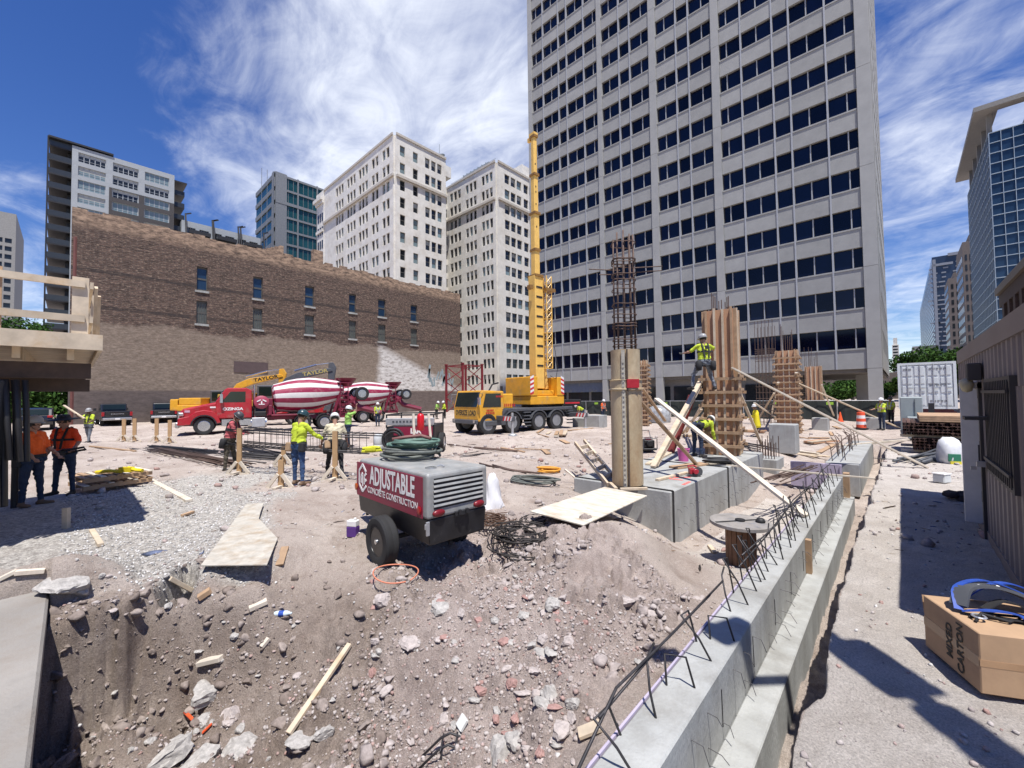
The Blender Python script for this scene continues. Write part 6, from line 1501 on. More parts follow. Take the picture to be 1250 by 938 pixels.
    bones += [(Hh(-.015, 0, .02), Hh(.012, 0, .03), .090*k, .086*k, 2, 'head'), (Hh(.03, 0, -.045), Hh(.058, 0, -.072), .062*k, .042*k, 2, 'head'), (Hh(.088, 0, .012), Hh(.108, 0, -.02), .011*k, .016*k, 2, 'head'), (Hh(-.03, 0, -.02), neck+up*.02, .06*k, .055*k, 2, 'head'),
              (Hh(.08, .03, .026), Hh(.08, -.03, .026), .013*k, .013*k, 2, 'head'), (Hh(.088, .016, -.058), Hh(.088, -.016, -.058), .011*k, .011*k, 2, 'head')]
    for q in (-1, 1): bones.append((Hh(0, q*.088, .01), Hh(-.008, q*.095, -.02), .018*k, .013*k, 2, 'head'))
    s = MB()
    for p0, p1, r0, r1, mi, nm in bones: _cap(s, p0, p1, r0, r1, 12 if r0 > .03 else 8)
    me = bpy.data.meshes.new('tmp'); me.from_pydata(s.v, [], s.f); t = bpy.data.objects.new('tmp', me); COL.objects.link(t)
    md = t.modifiers.new('r', 'REMESH'); md.mode = 'VOXEL'; md.voxel_size = vox; ms = t.modifiers.new('s', 'SMOOTH'); ms.factor = .5; ms.iterations = 3
    dg = bpy.context.evaluated_depsgraph_get(); body = bpy.data.meshes.new_from_object(t.evaluated_get(dg)); bpy.data.objects.remove(t)
    nv = len(body.vertices); Q = np.zeros(nv*3); body.vertices.foreach_get('co', Q); Q = Q.reshape(-1, 3); NN = np.zeros(nv*3); body.vertices.foreach_get('normal', NN); NN = NN.reshape(-1, 3); sd_ = len(label)
    low = np.clip((Q[:, 2]-.12)/.1, 0, 1)*np.clip((neck.z-.02-Q[:, 2])/.05, 0, 1)          # creases in the cloth
    fold = np.abs(fbm(Q[:, 0]*6+Q[:, 1]*6+3*vnoise(Q[:, 2]*3, Q[:, 0]*2, 3), Q[:, 2]*9+Q[:, 1]*4, 3, sd_))*.05-.012
    Q = Q+NN*(fold*low*.75)[:, None]; body.vertices.foreach_set('co', Q.ravel()); body.update()
    mats = [shirt, pants, skin, boots, gloves or skin, HAIRM]
    body.materials.clear()
    for m_ in mats: body.materials.append(m_)
    nf = len(body.polygons); C = np.zeros(nf*3); body.polygons.foreach_get('center', C); C = C.reshape(-1, 3)
    best = np.full(nf, 9.0); mi_ = np.zeros(nf, int)
    for p0, p1, r0, r1, mi, nm in bones:
        a = np.array(p0); d = np.array(p1)-a; L2 = max(d @ d, 1e-9); tt = np.clip(((C-a) @ d)/L2, 0, 1); dist = np.linalg.norm(C-(a+tt[:, None]*d), axis=1)-(r0+(r1-r0)*tt)
        if nm == 'hand': dist -= .003
        if nm == 'pelvis': mm_ = np.where(((C-np.array(hip)) @ np.array(up)) > .06*k, 0, 1)
        else: mm_ = np.full(nf, mi)
        q = dist < best; best = np.where(q, dist, best); mi_ = np.where(q, mm_, mi_)
    for q in (-1, 1):                                    # eyes and mouth line
        e_ = np.array(Hh(.086, q*.031, .006)); mi_[np.linalg.norm(C-e_, axis=1) < .012*k] = 5
    mo = np.array(Hh(.096, 0, -.052)); loc_ = (C-mo) @ np.array(HB); mi_[(np.abs(loc_[:, 2]) < .006) & (np.abs(loc_[:, 1]) < .022) & (np.abs(loc_[:, 0]) < .03)] = 5
    body.polygons.foreach_set('material_index', mi_.astype(np.int32)); body.polygons.foreach_set('use_smooth', [True]*nf); body.update()
    o = bpy.data.objects.new('body', body); COL.objects.link(o); o.parent = b; W['body'] = W[b.name]; W[o.name] = W[b.name]
    HM = HB.to_4x4(); HM.translation = hc; HM = HM @ Matrix.Diagonal((k, k, k, 1))
    s = MB(); s.lathe([(.092, -.035), (.100, .0), (.098, .05), (.07, .10), (.001, .115)], HM @ Matrix.Translation((-.016, 0, .01)), 16); s.build('hair', HAIRM, b, smooth=True)
    kind, hm_ = gear
    if kind == 'helmet':
        s = MB(); s.lathe([(.118, .025), (.124, .05), (.118, .10), (.09, .145), (.045, .168), (.001, .172)], HM @ Matrix.Translation((-.008, 0, .012)), 20, 1.12, .95)
        s.lathe([(.12, .026), (.142, .02), (.144, .027), (.12, .04)], HM @ Matrix.Translation((.004, 0, .012)), 20, 1.16, .95); s.tube([HM @ Vector((.12*math.cos(a), 0, .02+.165*math.sin(a))) for a in np.linspace(.35, PI-.35, 8)], .012*k, 6)
        s.build('helmet', hm_, b, smooth=True)
        s = MB(); s.lathe([(.097, .0), (.10, .03)], HM @ Matrix.Translation((-.012, 0, .01)), 16); s.tube([HM @ Vector(p) for p in ((0, .095, .02), (.03, .07, -.07), (.045, 0, -.115), (.03, -.07, -.07), (0, -.095, .02))], .005, 5); s.build('helmet_strap', STRAP, b)
    elif kind == 'hat':
        s = MB(); s.lathe([(.275, .02), (.27, .03), (.12, .045), (.112, .10), (.095, .13), (.001, .14)], HM @ Matrix.Translation((0, 0, .03)), 22); s.lathe([(.275, .02), (.12, .036)], HM @ Matrix.Translation((0, 0, .03)), 22); s.build('hat', hm_, b, smooth=True)
    BB = Matrix((fw, sd, up)).transposed().to_4x4(); BB.translation = hip
    for ex in extras:
        if ex == 'belt':
            s = MB(); BBb = BB @ Matrix.Translation((0, 0, .065*k)); s.lathe([(.152*k*g, -.03), (.158*k*g, -.03), (.158*k*g, .03), (.152*k*g, .03)], BBb, 20, .84, 1.18, True); s.build('tool_belt', STRAP, b)
            for nm, y, x, m_ in (('tool_pouch', .17, -.10, LEATH), ('tool_pouch', -.17, -.06, STRAP)):
                s = MB(); s.box(BBb @ Vector((x*k, y*k*g, -.10*k)), (.12*k, .15*k, .22*k), BB.to_3x3()); s.build(nm, m_, b, bevel=.03*k, seg=2)
        if ex in ('stripes', 'harness'):
            m_ = STRAP if ex == 'harness' else REFL
            s = MB()
            for sg in (-1, 1):
                pts = [(-.145*g, .06*sg, .1), (-.135, .085*sg, .28), (-.125, .095*sg, .42), (-.07, .10*sg, .55), (.0, .105*sg, .57), (.07, .10*sg, .545), (.125, .09*sg, .42), (.14*g, .07*sg, .28), (.15*g, .05*sg, .1)]
                for i in range(len(pts)-1): s.beam(BB @ (Vector(pts[i])*k), BB @ (Vector(pts[i+1])*k), .045*k, .012, up=BB.to_3x3() @ Vector((1, 0, .2)))
            s.lathe([(.158*k*g, -.024), (.164*k*g, -.024), (.164*k*g, .024), (.158*k*g, .024)], BB @ Matrix.Translation((0, 0, .30*k)), 20, .80, 1.20, True)
            if ex == 'harness':
                for sg in (-1, 1): s.lathe([(.10*k*g, -.022), (.106*k*g, -.022), (.106*k*g, .022), (.10*k*g, .022)], Matrix.Translation(Vector(legs[0 if sg > 0 else 1][0])*.72+Vector(legs[0 if sg > 0 else 1][1])*.28), 14, 1.1, 1.1, True)
                s.box(BB @ Vector((-.155*k, 0, .42*k)), (.03, .08, .10), BB.to_3x3())
            s.build('harness' if ex == 'harness' else 'vest_stripe', m_, b)
        if ex == 'muff':
            s = MB()
            for q in (-1, 1): s.lathe([(.001, -.02), (.045, -.018), (.05, 0), (.04, .022), (.001, .025)], HM @ Matrix.Translation((0, q*.112, -.005)) @ Matrix.Rotation(PI/2, 4, 'X'), 12)
            s.build('ear_defenders', STRAP, b, smooth=True)
        if ex == 'shades':
            s = MB(); s.box(HM @ Vector((.098, 0, .006)), (.02, .13*k, .036*k), HB); s.build('sunglasses', BLK, b, bevel=.008)
        if ex == 'coat':
            s = MB(); s.lathe([(.23*k, -.42*k), (.235*k, -.30*k), (.20*k, .0), (.19*k, .2*k), (.2*k, .40*k), (.12*k, .53*k)], BB, 18, .78, 1.08); s.build('raincoat', shirt, b, smooth=True)
        if ex == 'bags':
            for y in (-.22, .22):
                s = MB(); s.lathe([(.001, -.30), (.075, -.28), (.09, -.15), (.085, -.02), (.06, .0)], BB @ Matrix.Translation((-.06, y, .02)), 12); s.build('bolt_bag', STRAP, b, smooth=True)
    return b, [(W[b.name] @ h[0]) for h in hands], W[b.name]
def face_to(p, q): return math.atan2(q.y-p.y, q.x-p.x)
def yawpx(a):                                           # heading so that 0 = facing the camera's right, 90 = away from the camera
    return YAW+R(a)
def gnd(u, v, z=0): q = gp(u, v, z); return (q.x, q.y, z)
person('worker in orange shirt and grey helmet in profile beside the hanging black hoses', gnd(38, 618), yawpx(5), ORA, JEAND, BOOT, sleeve=.55, armL=(18, 6, 28), armR=(15, 8, 30), head=(5, 5), gear=('helmet', HELG), extras=('muff', 'belt'), girth=1.22, vox=.010, H=1.80, hipL=(4, 2), hipR=(-4, 2))
pp, hs, _ = person('worker in red orange shirt with black straps, wide dark hat and sunglasses', gnd(78, 604), yawpx(-82), ORAR, JEAND, BOOTB, sleeve=.55, armL=(14, 30, 40), armR=(2, 16, 12), head=(6, -20), gear=('hat', BLK), extras=('stripes', 'shades'), girth=1.2, vox=.010, H=1.80, hipL=(2, 8), hipR=(0, 7))
for ch in pp.children:
    if ch.name.startswith('vest_stripe'): ch.data.materials[0] = STRAP
c = hs[0]; s = MB(); s.tube([c+Vector((0, 0, 0))+RM @ Vector(v) for v in ((-.38, -.05, 0), (-.15, .04, .05), (.1, .06, .05), (.26, .09, .0), (.30, .04, 0), (.1, .0, .02), (-.36, -.12, .02))], .024, 7); s.box(c+RM @ Vector((-.2, -.04, .03)), (.16, .12, .1)); o = s.build('impact_tool', BLK, None, True, loc=c); tag(o, 'black tool with a coiled lead held at the hip of the hatted worker', 'tool')
pp, hs, _ = person('worker in lime vest and shiny grey helmet walking before the parked pickups', gnd(108, 541), yawpx(-80), LIME, GREYP, BOOTB, skin=SKIND, sleeve=.45, armL=(25, 12, 45), armR=(60, 12, 80), head=(12, 15), gear=('helmet', HELG), extras=('harness',), vox=.013, hipL=(14, 3), hipR=(-12, 3), kneeR=10)
s = MB(); a = at(78, 495, depth(pp.location)-.2); b_ = at(103, 511, depth(pp.location)-.25); s.beam(a, b_, .1, .04); o = s.build('carried_plank', LUMB, None, True, loc=a); tag(o, 'thin plank carried on the shoulder of the lime vested worker', 'plank')
pp, hs, _ = person('worker in faded pink shirt and camouflage trousers bending over the rebar cage end', gnd(280, 575), yawpx(10), PINK, CAMO, BOOTB, sleeve=1, lean=14, armL=(35, 8, 55), armR=(40, 5, 50), head=(28, -8), gear=('helmet', HELD), extras=('harness', 'bags'), vox=.011, gloves=GLOVE, hipL=(8, 4), hipR=(-4, 4))
person('worker in lime long sleeves and blue jeans with tool belt, back to the viewer', gnd(364, 592), yawpx(70), LIME, JEAN, BOOT, sleeve=1, lean=6, armL=(20, 10, 40), armR=(38, 22, 30), head=(18, -12), gear=('helmet', HELB), extras=('belt',), girth=1.08, vox=.010, gloves=GLOVE, hipL=(3, 5), hipR=(-2, 6), H=1.82)
person('worker in beige tee and white helmet stepping away behind the right timber stand', gnd(409, 583), yawpx(115), BEI, PANTS, BOOTB, sleeve=.5, lean=18, armL=(25, 22, 10), armR=(20, 20, 15), head=(15, 0), gear=('helmet', HELW), extras=('belt', 'bags'), vox=.011, hipL=(22, 8), hipR=(-18, 6), kneeR=18, kneeL=12)
person('worker in green tee standing behind the beige shirted man with raised hand', gnd(425, 546), yawpx(40), LIMG, JEAND, BOOTB, sleeve=.5, armL=(60, 10, 100), armR=(110, 10, 70), head=(10, 0), gear=('helmet', HELW), vox=.014, hipL=(6, 2), hipR=(-6, 2))
person('distant worker in green vest standing by the wheels of the rear mixer', gnd(461, 521), yawpx(-60), LIME, JEAND, BOOTB, sleeve=.5, gear=('helmet', HELW), extras=('stripes',), vox=.016)
person('left worker of the pair in lime shirts behind the crane cab', gnd(533, 512), yawpx(-30), LIMG, PANTS, BOOTB, sleeve=.5, lean=15, armR=(30, 10, 40), gear=('helmet', HELW), vox=.017)
person('right worker of the pair in lime shirts behind the crane cab', gnd(543, 511.5), yawpx(-140), LIME, PANTS, BOOTB, sleeve=1, lean=12, armL=(40, 10, 30), gear=('helmet', HELW), vox=.017)
person('stooping worker in lime vest behind the concrete block by the crane tail', gnd(712, 513), yawpx(190), LIME, JEAND, BOOTB, sleeve=.5, lean=60, hipL=(25, 4), hipR=(15, 4), kneeL=40, kneeR=35, armL=(60, 5, 20), armR=(60, 5, 20), gear=('helmet', HELW), vox=.017)
person('worker in orange and lime vest behind the concrete block left of the round steel form', gnd(736, 513), yawpx(-60), ORA, JEAND, BOOTB, sleeve=.4, lean=10, gear=('helmet', HELW), extras=('stripes',), vox=.017)
# climbing worker on the tall form, boots on its clamp bands
fa = FA.location; cl = at(861, 478, depth(pA)-1.02); 
zf_ = zcol(476, cl); 
pp, hs, _ = person('climbing worker in lime tee clipped to the tall plywood form with legs astride', (cl.x, cl.y, zf_), yawpx(95), LIME, GREYP, BOOTB, sleeve=.5, lean=4, armL=(40, 45, 50), armR=(75, 55, 10), head=(8, 5), gear=('helmet', HELG), extras=('harness', 'bags'), vox=.010, hipL=(28, 22), hipR=(25, 24), kneeL=38, kneeR=34, gloves=GLOVE, H=1.74)
person('bending worker in lime shirt and dark jeans at the base of the tall form', (*gnd(851, 558, PLT)[:2], PLT), yawpx(30), LIME, JEAND, BOOTB, sleeve=1, lean=78, hipL=(10, 4), hipR=(6, 4), kneeL=14, kneeR=12, armL=(75, 6, 25), armR=(80, 6, 20), head=(-10, 0), gear=('helmet', HELW), vox=.010, extras=('belt',))
person('worker in a long yellow raincoat and white helmet by the short rebar stub', gnd(924, 534, -.25), yawpx(150), YELR, PANTS, BOOTB, sleeve=1, lean=4, armL=(30, 8, 40), armR=(20, 8, 30), gear=('helmet', HELW), extras=('coat',), vox=.013)
person('worker in lime vest and white helmet standing near the shipping container', gnd(1077, 525), yawpx(190), LIME, JEAND, BOOTB, sleeve=.5, armL=(40, 8, 60), armR=(30, 8, 50), gear=('helmet', HELW), extras=('stripes',), vox=.013)
person('worker in lime vest partly hidden between the container and the tower corner', gnd(1088, 519), yawpx(200), LIME, PANTS, BOOTB, sleeve=.5, gear=('helmet', HELD), extras=('stripes',), vox=.016)
# ================================================================== COMPRESSOR TRAILER
GRP = mat('grey_canopy_paint', (.30, .305, .295), .5, .05, var=.16, scale=4, col2=(.36, .34, .31), mix2=.57, scale2=5, bump=.06, bscale=30); MRN = mat('crimson_sign_panel', (.23, .012, .042), .5, var=.10, scale=4, col2=(.30, .05, .06), mix2=.68, scale2=6)
SKB = mat('scuffed_black_skirt', (.016, .016, .018), .4, var=.3, scale=6, col2=(.10, .09, .085), mix2=.70, scale2=7)
tC = 5.35; C0 = at(522, 669, tC); zb_ = C0.z; zt_ = at(522, 580, tC).z; hb = zt_-zb_
L0 = at(434.5, 600, 6.95); ang = math.atan2(C0.y-L0.y, C0.x-L0.x); LEN = math.hypot(C0.x-L0.x, C0.y-L0.y); WID = 1.02
bld = thing('air_compressor', 'grey and crimson towable air compressor with coiled hoses on its roof', 'compressor', (C0.x, C0.y, zb_), ang)
# local: x from -LEN to 0 (0 = grille end), y from 0 (sign side) to WID, z from 0
zs = hb*.37
s = MB(); side_prism(s, [(-LEN, zs), (-LEN, hb-.16), (-LEN+.16, hb), (-.03, hb), (0, hb-.02), (0, zs)], 0, WID); s.build('canopy', GRP, bld, bevel=.035, seg=3)
s = MB(); V = [(-LEN+.02, .03, zs-.003), (-.01, .02, zs-.003), (-.01, WID-.02, zs-.003), (-LEN+.02, WID-.03, zs-.003), (-LEN+.05, .05, .07), (-.02, .05, 0), (-.02, WID-.05, 0), (-LEN+.05, WID-.05, .07)]
s.add(V, [(0, 1, 2, 3), (7, 6, 5, 4), (0, 4, 5, 1), (1, 5, 6, 2), (2, 6, 7, 3), (3, 7, 4, 0)]); s.build('skirt', SKB, bld, bevel=.02, seg=2)
s = MB(); s.mm((-LEN+.07, -.014, zs+.0), (-.10, -.003, hb-.05)); pn = s.build('sign_panel', MRN, bld, bevel=.004)
Wm = W[bld.name]; SGN = lambda x, z: Wm @ frame_M((x, -.018, z), (1, 0, 0), (0, 0, 1))
xm = -.10-(LEN-.17)*.455
text_mesh('ADJUSTABLE', .385, LETW, pn, SGN(xm+.06, zs+(hb-zs)*.62), sx=.62, bold=.009, depth_=.001)
text_mesh('CONCRETE CONSTRUCTION', .135, LETW, pn, SGN(xm+.06, zs+(hb-zs)*.24), sx=.84, bold=.0005, depth_=.001)
s = MB(); lx, lz = -LEN+.30, zs+(hb-zs)*.52; q = .19       # emblem: hexagonal shield of white bars
def ebar(x0, z0, x1, z1, w_=.04): s.beam((lx+x0*.8, -.018, lz+z0), (lx+x1*.8, -.018, lz+z1), .006, w_, up=(0, 0, 1)) if abs(x1-x0) > .01 else s.mm((lx+x0*.8-w_/2*.8, -.021, min(lz+z0, lz+z1)), (lx+x0*.8+w_/2*.8, -.015, max(lz+z0, lz+z1)))
for a in ((-.16, .10, 0, .21), (0, .21, .16, .10), (-.16, .10, -.16, -.12), (-.16, -.12, 0, -.22), (0, -.22, .16, -.12), (.0, .06, .0, -.14), (-.07, .02, -.07, -.09), (.08, .03, .16, .08), (.08, -.06, .16, -.02), (.08, .03, .08, -.10), (-.07, .02, 0, .07)): ebar(*a)
s.build('emblem', LETW, pn)
s = MB(); s.mm((-.0005, .10, zs+.12), (.004, WID-.10, hb-.07)); s.build('grille_opening', BLK, bld)
for k in range(6):
    s = MB(); z = zs+.135+k*(hb-zs-.235)/5.6; s.box((.010, WID/2, z+.03), (.012, WID-.18, .036), Matrix.Rotation(-.45, 3, 'Y')); s.build('slat', GRP, bld, bevel=.003)
for y in (.17, WID-.17):
    s = MB(); s.lathe([(.001, .035), (.06, .03), (.075, .015), (.08, 0)], Matrix.Translation((.004, y, zs+.065)) @ Matrix.Rotation(PI/2, 4, 'Y'), 18, .62, 1.25); s.build('tail_light', mat('dull_red_lens', (.20, .012, .018), .35), bld, smooth=True)
s = MB(); s.mm((.005, .42, zs-.03), (.04, .66, zs+.035)); s.mm((.04, .46, zs-.01), (.07, .50, zs+.06)); s.mm((.04, .58, zs-.01), (.07, .62, zs+.06)); s.build('latch', BLK, bld, bevel=.005)
s = MB(); s.mm((-.012, -.02, zs-.20), (.01, .03, zs-.02)); s.mm((-.03, -.028, zs-.12), (.0, .0, zs-.05)); s.build('corner_latch', STEEL, bld, bevel=.004)
for x, z in ((-LEN+.06, zs+.13), (-.17, zs+.10)):
    s = MB(); s.lathe([(.045, 0), (.05, .012), (.03, .02), (.001, .02)], Matrix.Translation((x, -.014, z)) @ Matrix.Rotation(PI/2, 4, 'X'), 14, 1, 1.2); s.build('marker_light', mat('amber_lens', (.45, .10, .02), .3) if x < -1 else TAIL, bld)
s = MB(); s.lathe([(.085, 0), (.085, .012), (.06, .018), (.001, .02)], Matrix.Translation((-.38, .30, hb)), 18); s.build('filler_cap', CHROME, bld, smooth='auto')
s = MB(); s.tube([(-.40, .42, hb+.01), (-.36, .46, hb+.03), (-.30, .47, hb+.01)], .01, 6); s.build('lift_eye', STEEL, bld)
wc = Wm.inverted() @ gp(459.5, 692, -.3); wzz = .35
wheel(bld, Vector((wc.x, -.12, wc.z+wzz)), .35, .21, mat('black_steel_rim', (.02, .02, .022), .35), n=36); wheel(bld, Vector((wc.x, WID+.10, wc.z+wzz)), .35, .21, mat('black_steel_rim', (.02, .02, .022)))
s = MB(); s.lathe([(.001, -.10), (.035, -.095), (.045, -.05), (.045, 0)], Matrix.Translation((wc.x, -.13, wc.z+wzz)) @ Matrix.Rotation(-PI/2, 4, 'X'), 14)
for k in range(5): a = 2*PI*k/5; s.cyl((wc.x+.07*math.cos(a), -.20, wc.z+wzz+.07*math.sin(a)), (wc.x+.07*math.cos(a), -.16, wc.z+wzz+.07*math.sin(a)), .012, n=6)
s.build('hub', CHROME, bld, smooth='auto')
s = MB(); s.cyl((wc.x, -.1, wc.z+wzz), (wc.x, WID+.1, wc.z+wzz), .035, n=10); s.build('axle', BLK, bld)
s = MB(); s.beam((-LEN+.2, .35, .12), (-LEN-.9, .5, -.05), .08, .1); s.beam((-LEN+.2, .7, .12), (-LEN-.9, .54, -.05), .08, .1); s.cyl((-LEN-.7, .52, -.25), (-LEN-.7, .52, .35), .03, n=8); s.build('tow_bar', BLK, bld)
# coiled hoses on the roof
HOSG = mat('green_hose_rubber', (.11, .19, .15), .6, var=.25, scale=8); HOSD = mat('grey_hose_rubber', (.13, .14, .125), .65, var=.25, scale=8)
top = gp(503, 558, zt_+.02)
rr = random.Random(12)
def coil(name, label, cat, c, loops, rx, ry, r, m, rot=0, dz=.026, jit=.05, tilt=0, n=26, start=0):
    P = []
    for k in range(loops*n):
        a = 2*PI*k/n; j = k//n
        if k % n == 0: jx, jy, jr = rr.uniform(-jit, jit), rr.uniform(-jit, jit), rr.uniform(.82, 1.08)
        x = jx+rx*jr*math.cos(a); y = jy+ry*jr*math.sin(a); z = start+dz*(k/n)+.015*math.sin(a*2+j)+r
        q = Matrix.Rotation(rot, 3, 'Z') @ Vector((x, y, z+tilt*x)); P.append(c+q)
    s = MB()
    # soften the jumps between loops
    for _ in range(4): P = [P[0]]+[(P[i-1]+P[i]*2+P[i+1])/4 for i in range(1, len(P)-1)]+[P[-1]]
    s.tube(P, r, 7); o = s.build(name, m, None, True, loc=c, smooth=True); return tag(o, label, cat)
coil('hose_coil', 'dark grey air hose coiled on the compressor roof under the green one', 'hose', top, 7, .48, .38, .022, HOSD, rot=.6, dz=.018, jit=.09)
coil('hose_coil', 'green air hose coiled on top of the grey hose on the compressor', 'hose', top+RM @ Vector((.04, 0, 0)), 7, .44, .32, .022, HOSG, rot=.5, dz=.020, start=.12, jit=.09)
s = MB(); c = top+Vector((0, 0, .33)); s.tube([c+RM @ Vector(p) for p in ((-.30, -.03, .1), (-.1, .0, .05), (.15, .02, 0), (.32, -.02, .05))], .03, 7); o = s.build('hose_end', mat('rusty_pink_hose', (.20, .09, .08), .7), None, True, loc=c, smooth=True); tag(o, 'short pinkish hose end lying across the green hose coil', 'hose')
c = gp(453, 551, zt_+.03); s = MB(); ri = Vector((math.cos(YAW), math.sin(YAW), 0))
s.tube([c+ri*a+Vector((0, 0, b)) for a, b in ((-.17, .0), (-.15, .05), (.05, .075), (.16, .06), (.19, .02), (.02, .0))], .028, 7, True); s.box(c+Vector((0, 0, .04)), (.2, .1, .05), Matrix.Rotation(YAW, 3, 'Z')); o = s.build('yellow_tool', mat('lime_yellow_plastic', (.62, .62, .03), .5), None, True, loc=c, bevel=.004); tag(o, 'lime yellow handled tool on the rear edge of the compressor roof', 'tool')
# things round the compressor
c = gp(431, 655, -.18); b = thing('solvent_can', 'purple and white can standing left of the compressor wheel', 'can', c, .5)
s = MB(); s.mm((-.09, -.06, 0), (.09, .06, .17)); s.build('can_body', mat('violet_label', (.09, .03, .20), .5), b, bevel=.01); s = MB(); s.mm((-.088, -.058, .172), (.088, .058, .27)); s.cyl((.04, 0, .27), (.04, 0, .31), .025, n=10); s.build('can_top', WHT, b, bevel=.01)
c = on(483, 702); c.z += .015; coil('orange_hose', 'thin orange hose ring lying below the compressor wheel', 'hose', c+Vector((0, 0, .0)), 1, .37, .31, .009, mat('salmon_hose', (.62, .22, .13), .6), dz=.006, jit=.03, n=30)
c = on(601, 618); c.z -= .05; rrr = random.Random(3); s = MB(); V = []; n = 16
prof = [(.30, 0), (.28, .12), (.20, .28), (.16, .42), (.13, .58), (.06, .70)]
for j, (r_, z_) in enumerate(prof):
    for i in range(n): a = 2*PI*i/n; q = r_*(1+.22*math.sin(a*3+j*1.3)+.12*math.sin(a*7+j)); V.append(c+Vector((q*math.cos(a)*.7, q*math.sin(a), z_+.02*math.sin(a*5))))
F = [(j*n+i, j*n+(i+1) % n, (j+1)*n+(i+1) % n, (j+1)*n+i) for j in range(len(prof)-1) for i in range(n)]+[tuple(range((len(prof)-1)*n, len(prof)*n))]
s.add(V, F); o = s.build('cloth_bag', mat('white_bag_cloth', (.72, .72, .74), .85, var=.05), None, True, loc=c, smooth=True); tag(o, 'crumpled white cloth bag slumped behind the compressor grille end', 'bag')
c = on(634, 650); WIRE = mat('dark_tie_wire', (.035, .03, .028), .7, .2, var=.3)
for k, (u, v, rx, m_, lab) in enumerate(((640, 655, .42, WIRE, 'largest tangled black wire coil on the mound right of the compressor'), (603, 637, .30, mat('brown_tie_wire', (.10, .055, .035), .8, .2), 'brown wire coil nearest the compressor bumper'), (660, 640, .30, WIRE, 'small black wire coil close to the plywood sheet'), (628, 672, .34, WIRE, 'thin black wire loops spilling down the mound'))):
    c = on(u, v); P = None; coil('wire_coil', lab, 'wire coil', c+Vector((0, 0, -.02)), (16, 12, 10, 6)[k], rx, rx*.85, .009, m_, rot=k, dz=.006, jit=.2, n=18)
c = on(655, 588)
coil('work_hose', 'dark grey hose looped on the dirt between compressor and plywood', 'hose', c, 4, .65, .35, .022, HOSD, rot=.3, dz=.03, jit=.2, n=20)
c = on(671, 577); coil('power_lead', 'orange yellow lead heaped on the dirt beyond the plywood', 'lead', c, 6, .35, .16, .022, mat('orange_cord', (.70, .33, .04), .6), rot=.5, dz=.02, jit=.12, n=14)
# ================================================================== second trailer, extinguisher, barrel
g0 = at(471, 520, 15.5); g1 = at(530, 518, 15.5); d = (g1-g0); wd = math.hypot(d.x, d.y); an2 = math.atan2(d.y, d.x)
b = thing('generator_trailer', 'low dark trailer with silver top rail and maroon tail panel behind the compressor', 'trailer', (g0.x, g0.y, 0), an2)
s = MB(); s.mm((0, 0, .45), (wd, 2.2, 1.05)); s.build('body', SKB, b, bevel=.05); s = MB(); s.mm((.30, -.02, .72), (wd-.06, -.003, 1.04)); tp = s.build('tail_panel', MRN, b)
text_mesh('IAR', .26, LETW, tp, W[b.name] @ frame_M((wd*.62, -.025, .87), (1, 0, 0), (0, 0, 1)), bold=.01)
s = MB(); s.mm((.0, -.03, 1.10), (wd, .02, 1.36)); s.build('silver_board', STEEL, b, bevel=.01)
s = MB()
for k in range(10): s.mm((.25+k*.13, -.036, 1.19), (.33+k*.13, -.031, 1.27))
s.build('board_print', DGREY, b)
s = MB()
for x in (.02, wd-.02):
    for y in (.02, 2.1): s.cyl((x, y, 1.0), (x, y, 1.5), .03, n=6)
s.tube([(.02, .02, 1.48), (wd-.02, .02, 1.48), (wd-.02, 2.1, 1.48), (.02, 2.1, 1.48)], .035, 6, True); s.build('rack', BLK, b)
for x in (-.1, wd+.1): wheel(b, Vector((x, 1.1, .36)), .36, .22, axis=0)
c = W[b.name] @ Vector((.42, -.5, .0)); s = MB(); s.tube([c+ri*(.38*math.cos(a))+Vector((0, 0, .62+.38*math.sin(a))) for a in np.linspace(0, 2*PI, 22)], .05, 7); s.tube([c+ri*(.28*math.cos(a))+Vector((0, 0, .62+.28*math.sin(a))) for a in np.linspace(0, 2*PI, 22)], .05, 7); o = s.build('black_hose_ring', BLK, None, True, loc=c, smooth=True); tag(o, 'upright black hose ring leaning on the maroon trailer panel', 'hose')
c = at(513.5, 524, 15); b2 = thing('fire_extinguisher', 'red fire extinguisher cylinder on the dark trailer between two stakes', 'extinguisher', (c.x, c.y, c.z-.05))
s = MB(); s.lathe([(.11, 0), (.13, .03), (.13, .50), (.10, .58), (.04, .62)], n=18); s.build('cylinder', mat('extinguisher_red', (.60, .01, .02), .35), b2, smooth=True); s = MB(); s.cyl((0, 0, .62), (0, 0, .68), .03, n=8); s.beam((-.08, 0, .68), (.1, 0, .70), .03, .03); s.build('valve', BLK, b2)
for u, lab in ((506.5, 'pale upright stake left of the red fire extinguisher'), (528, 'pale upright stake right of the red fire extinguisher')):
    board(at(u, 560, 14.5), at(u-2 if u < 510 else u-5, 505, 14.8), .08, .05, LUMW, lab, 'wood_stake', 'stake')
c = gp(462, 551, 0); b = thing('plastic_drum', 'translucent white plastic drum standing behind the compressor roof', 'drum', c); s = MB(); s.lathe([(.17, 0), (.19, .03), (.19, .25), (.18, .27), (.19, .29), (.19, .58), (.15, .66), (.08, .68)], n=20); s.build('drum_body', mat('milky_plastic', (.60, .63, .64), .4), b, smooth='auto'); s = MB(); s.cyl((.07, 0, .68), (.07, 0, .72), .04, n=10); s.build('cap', WHT, b)
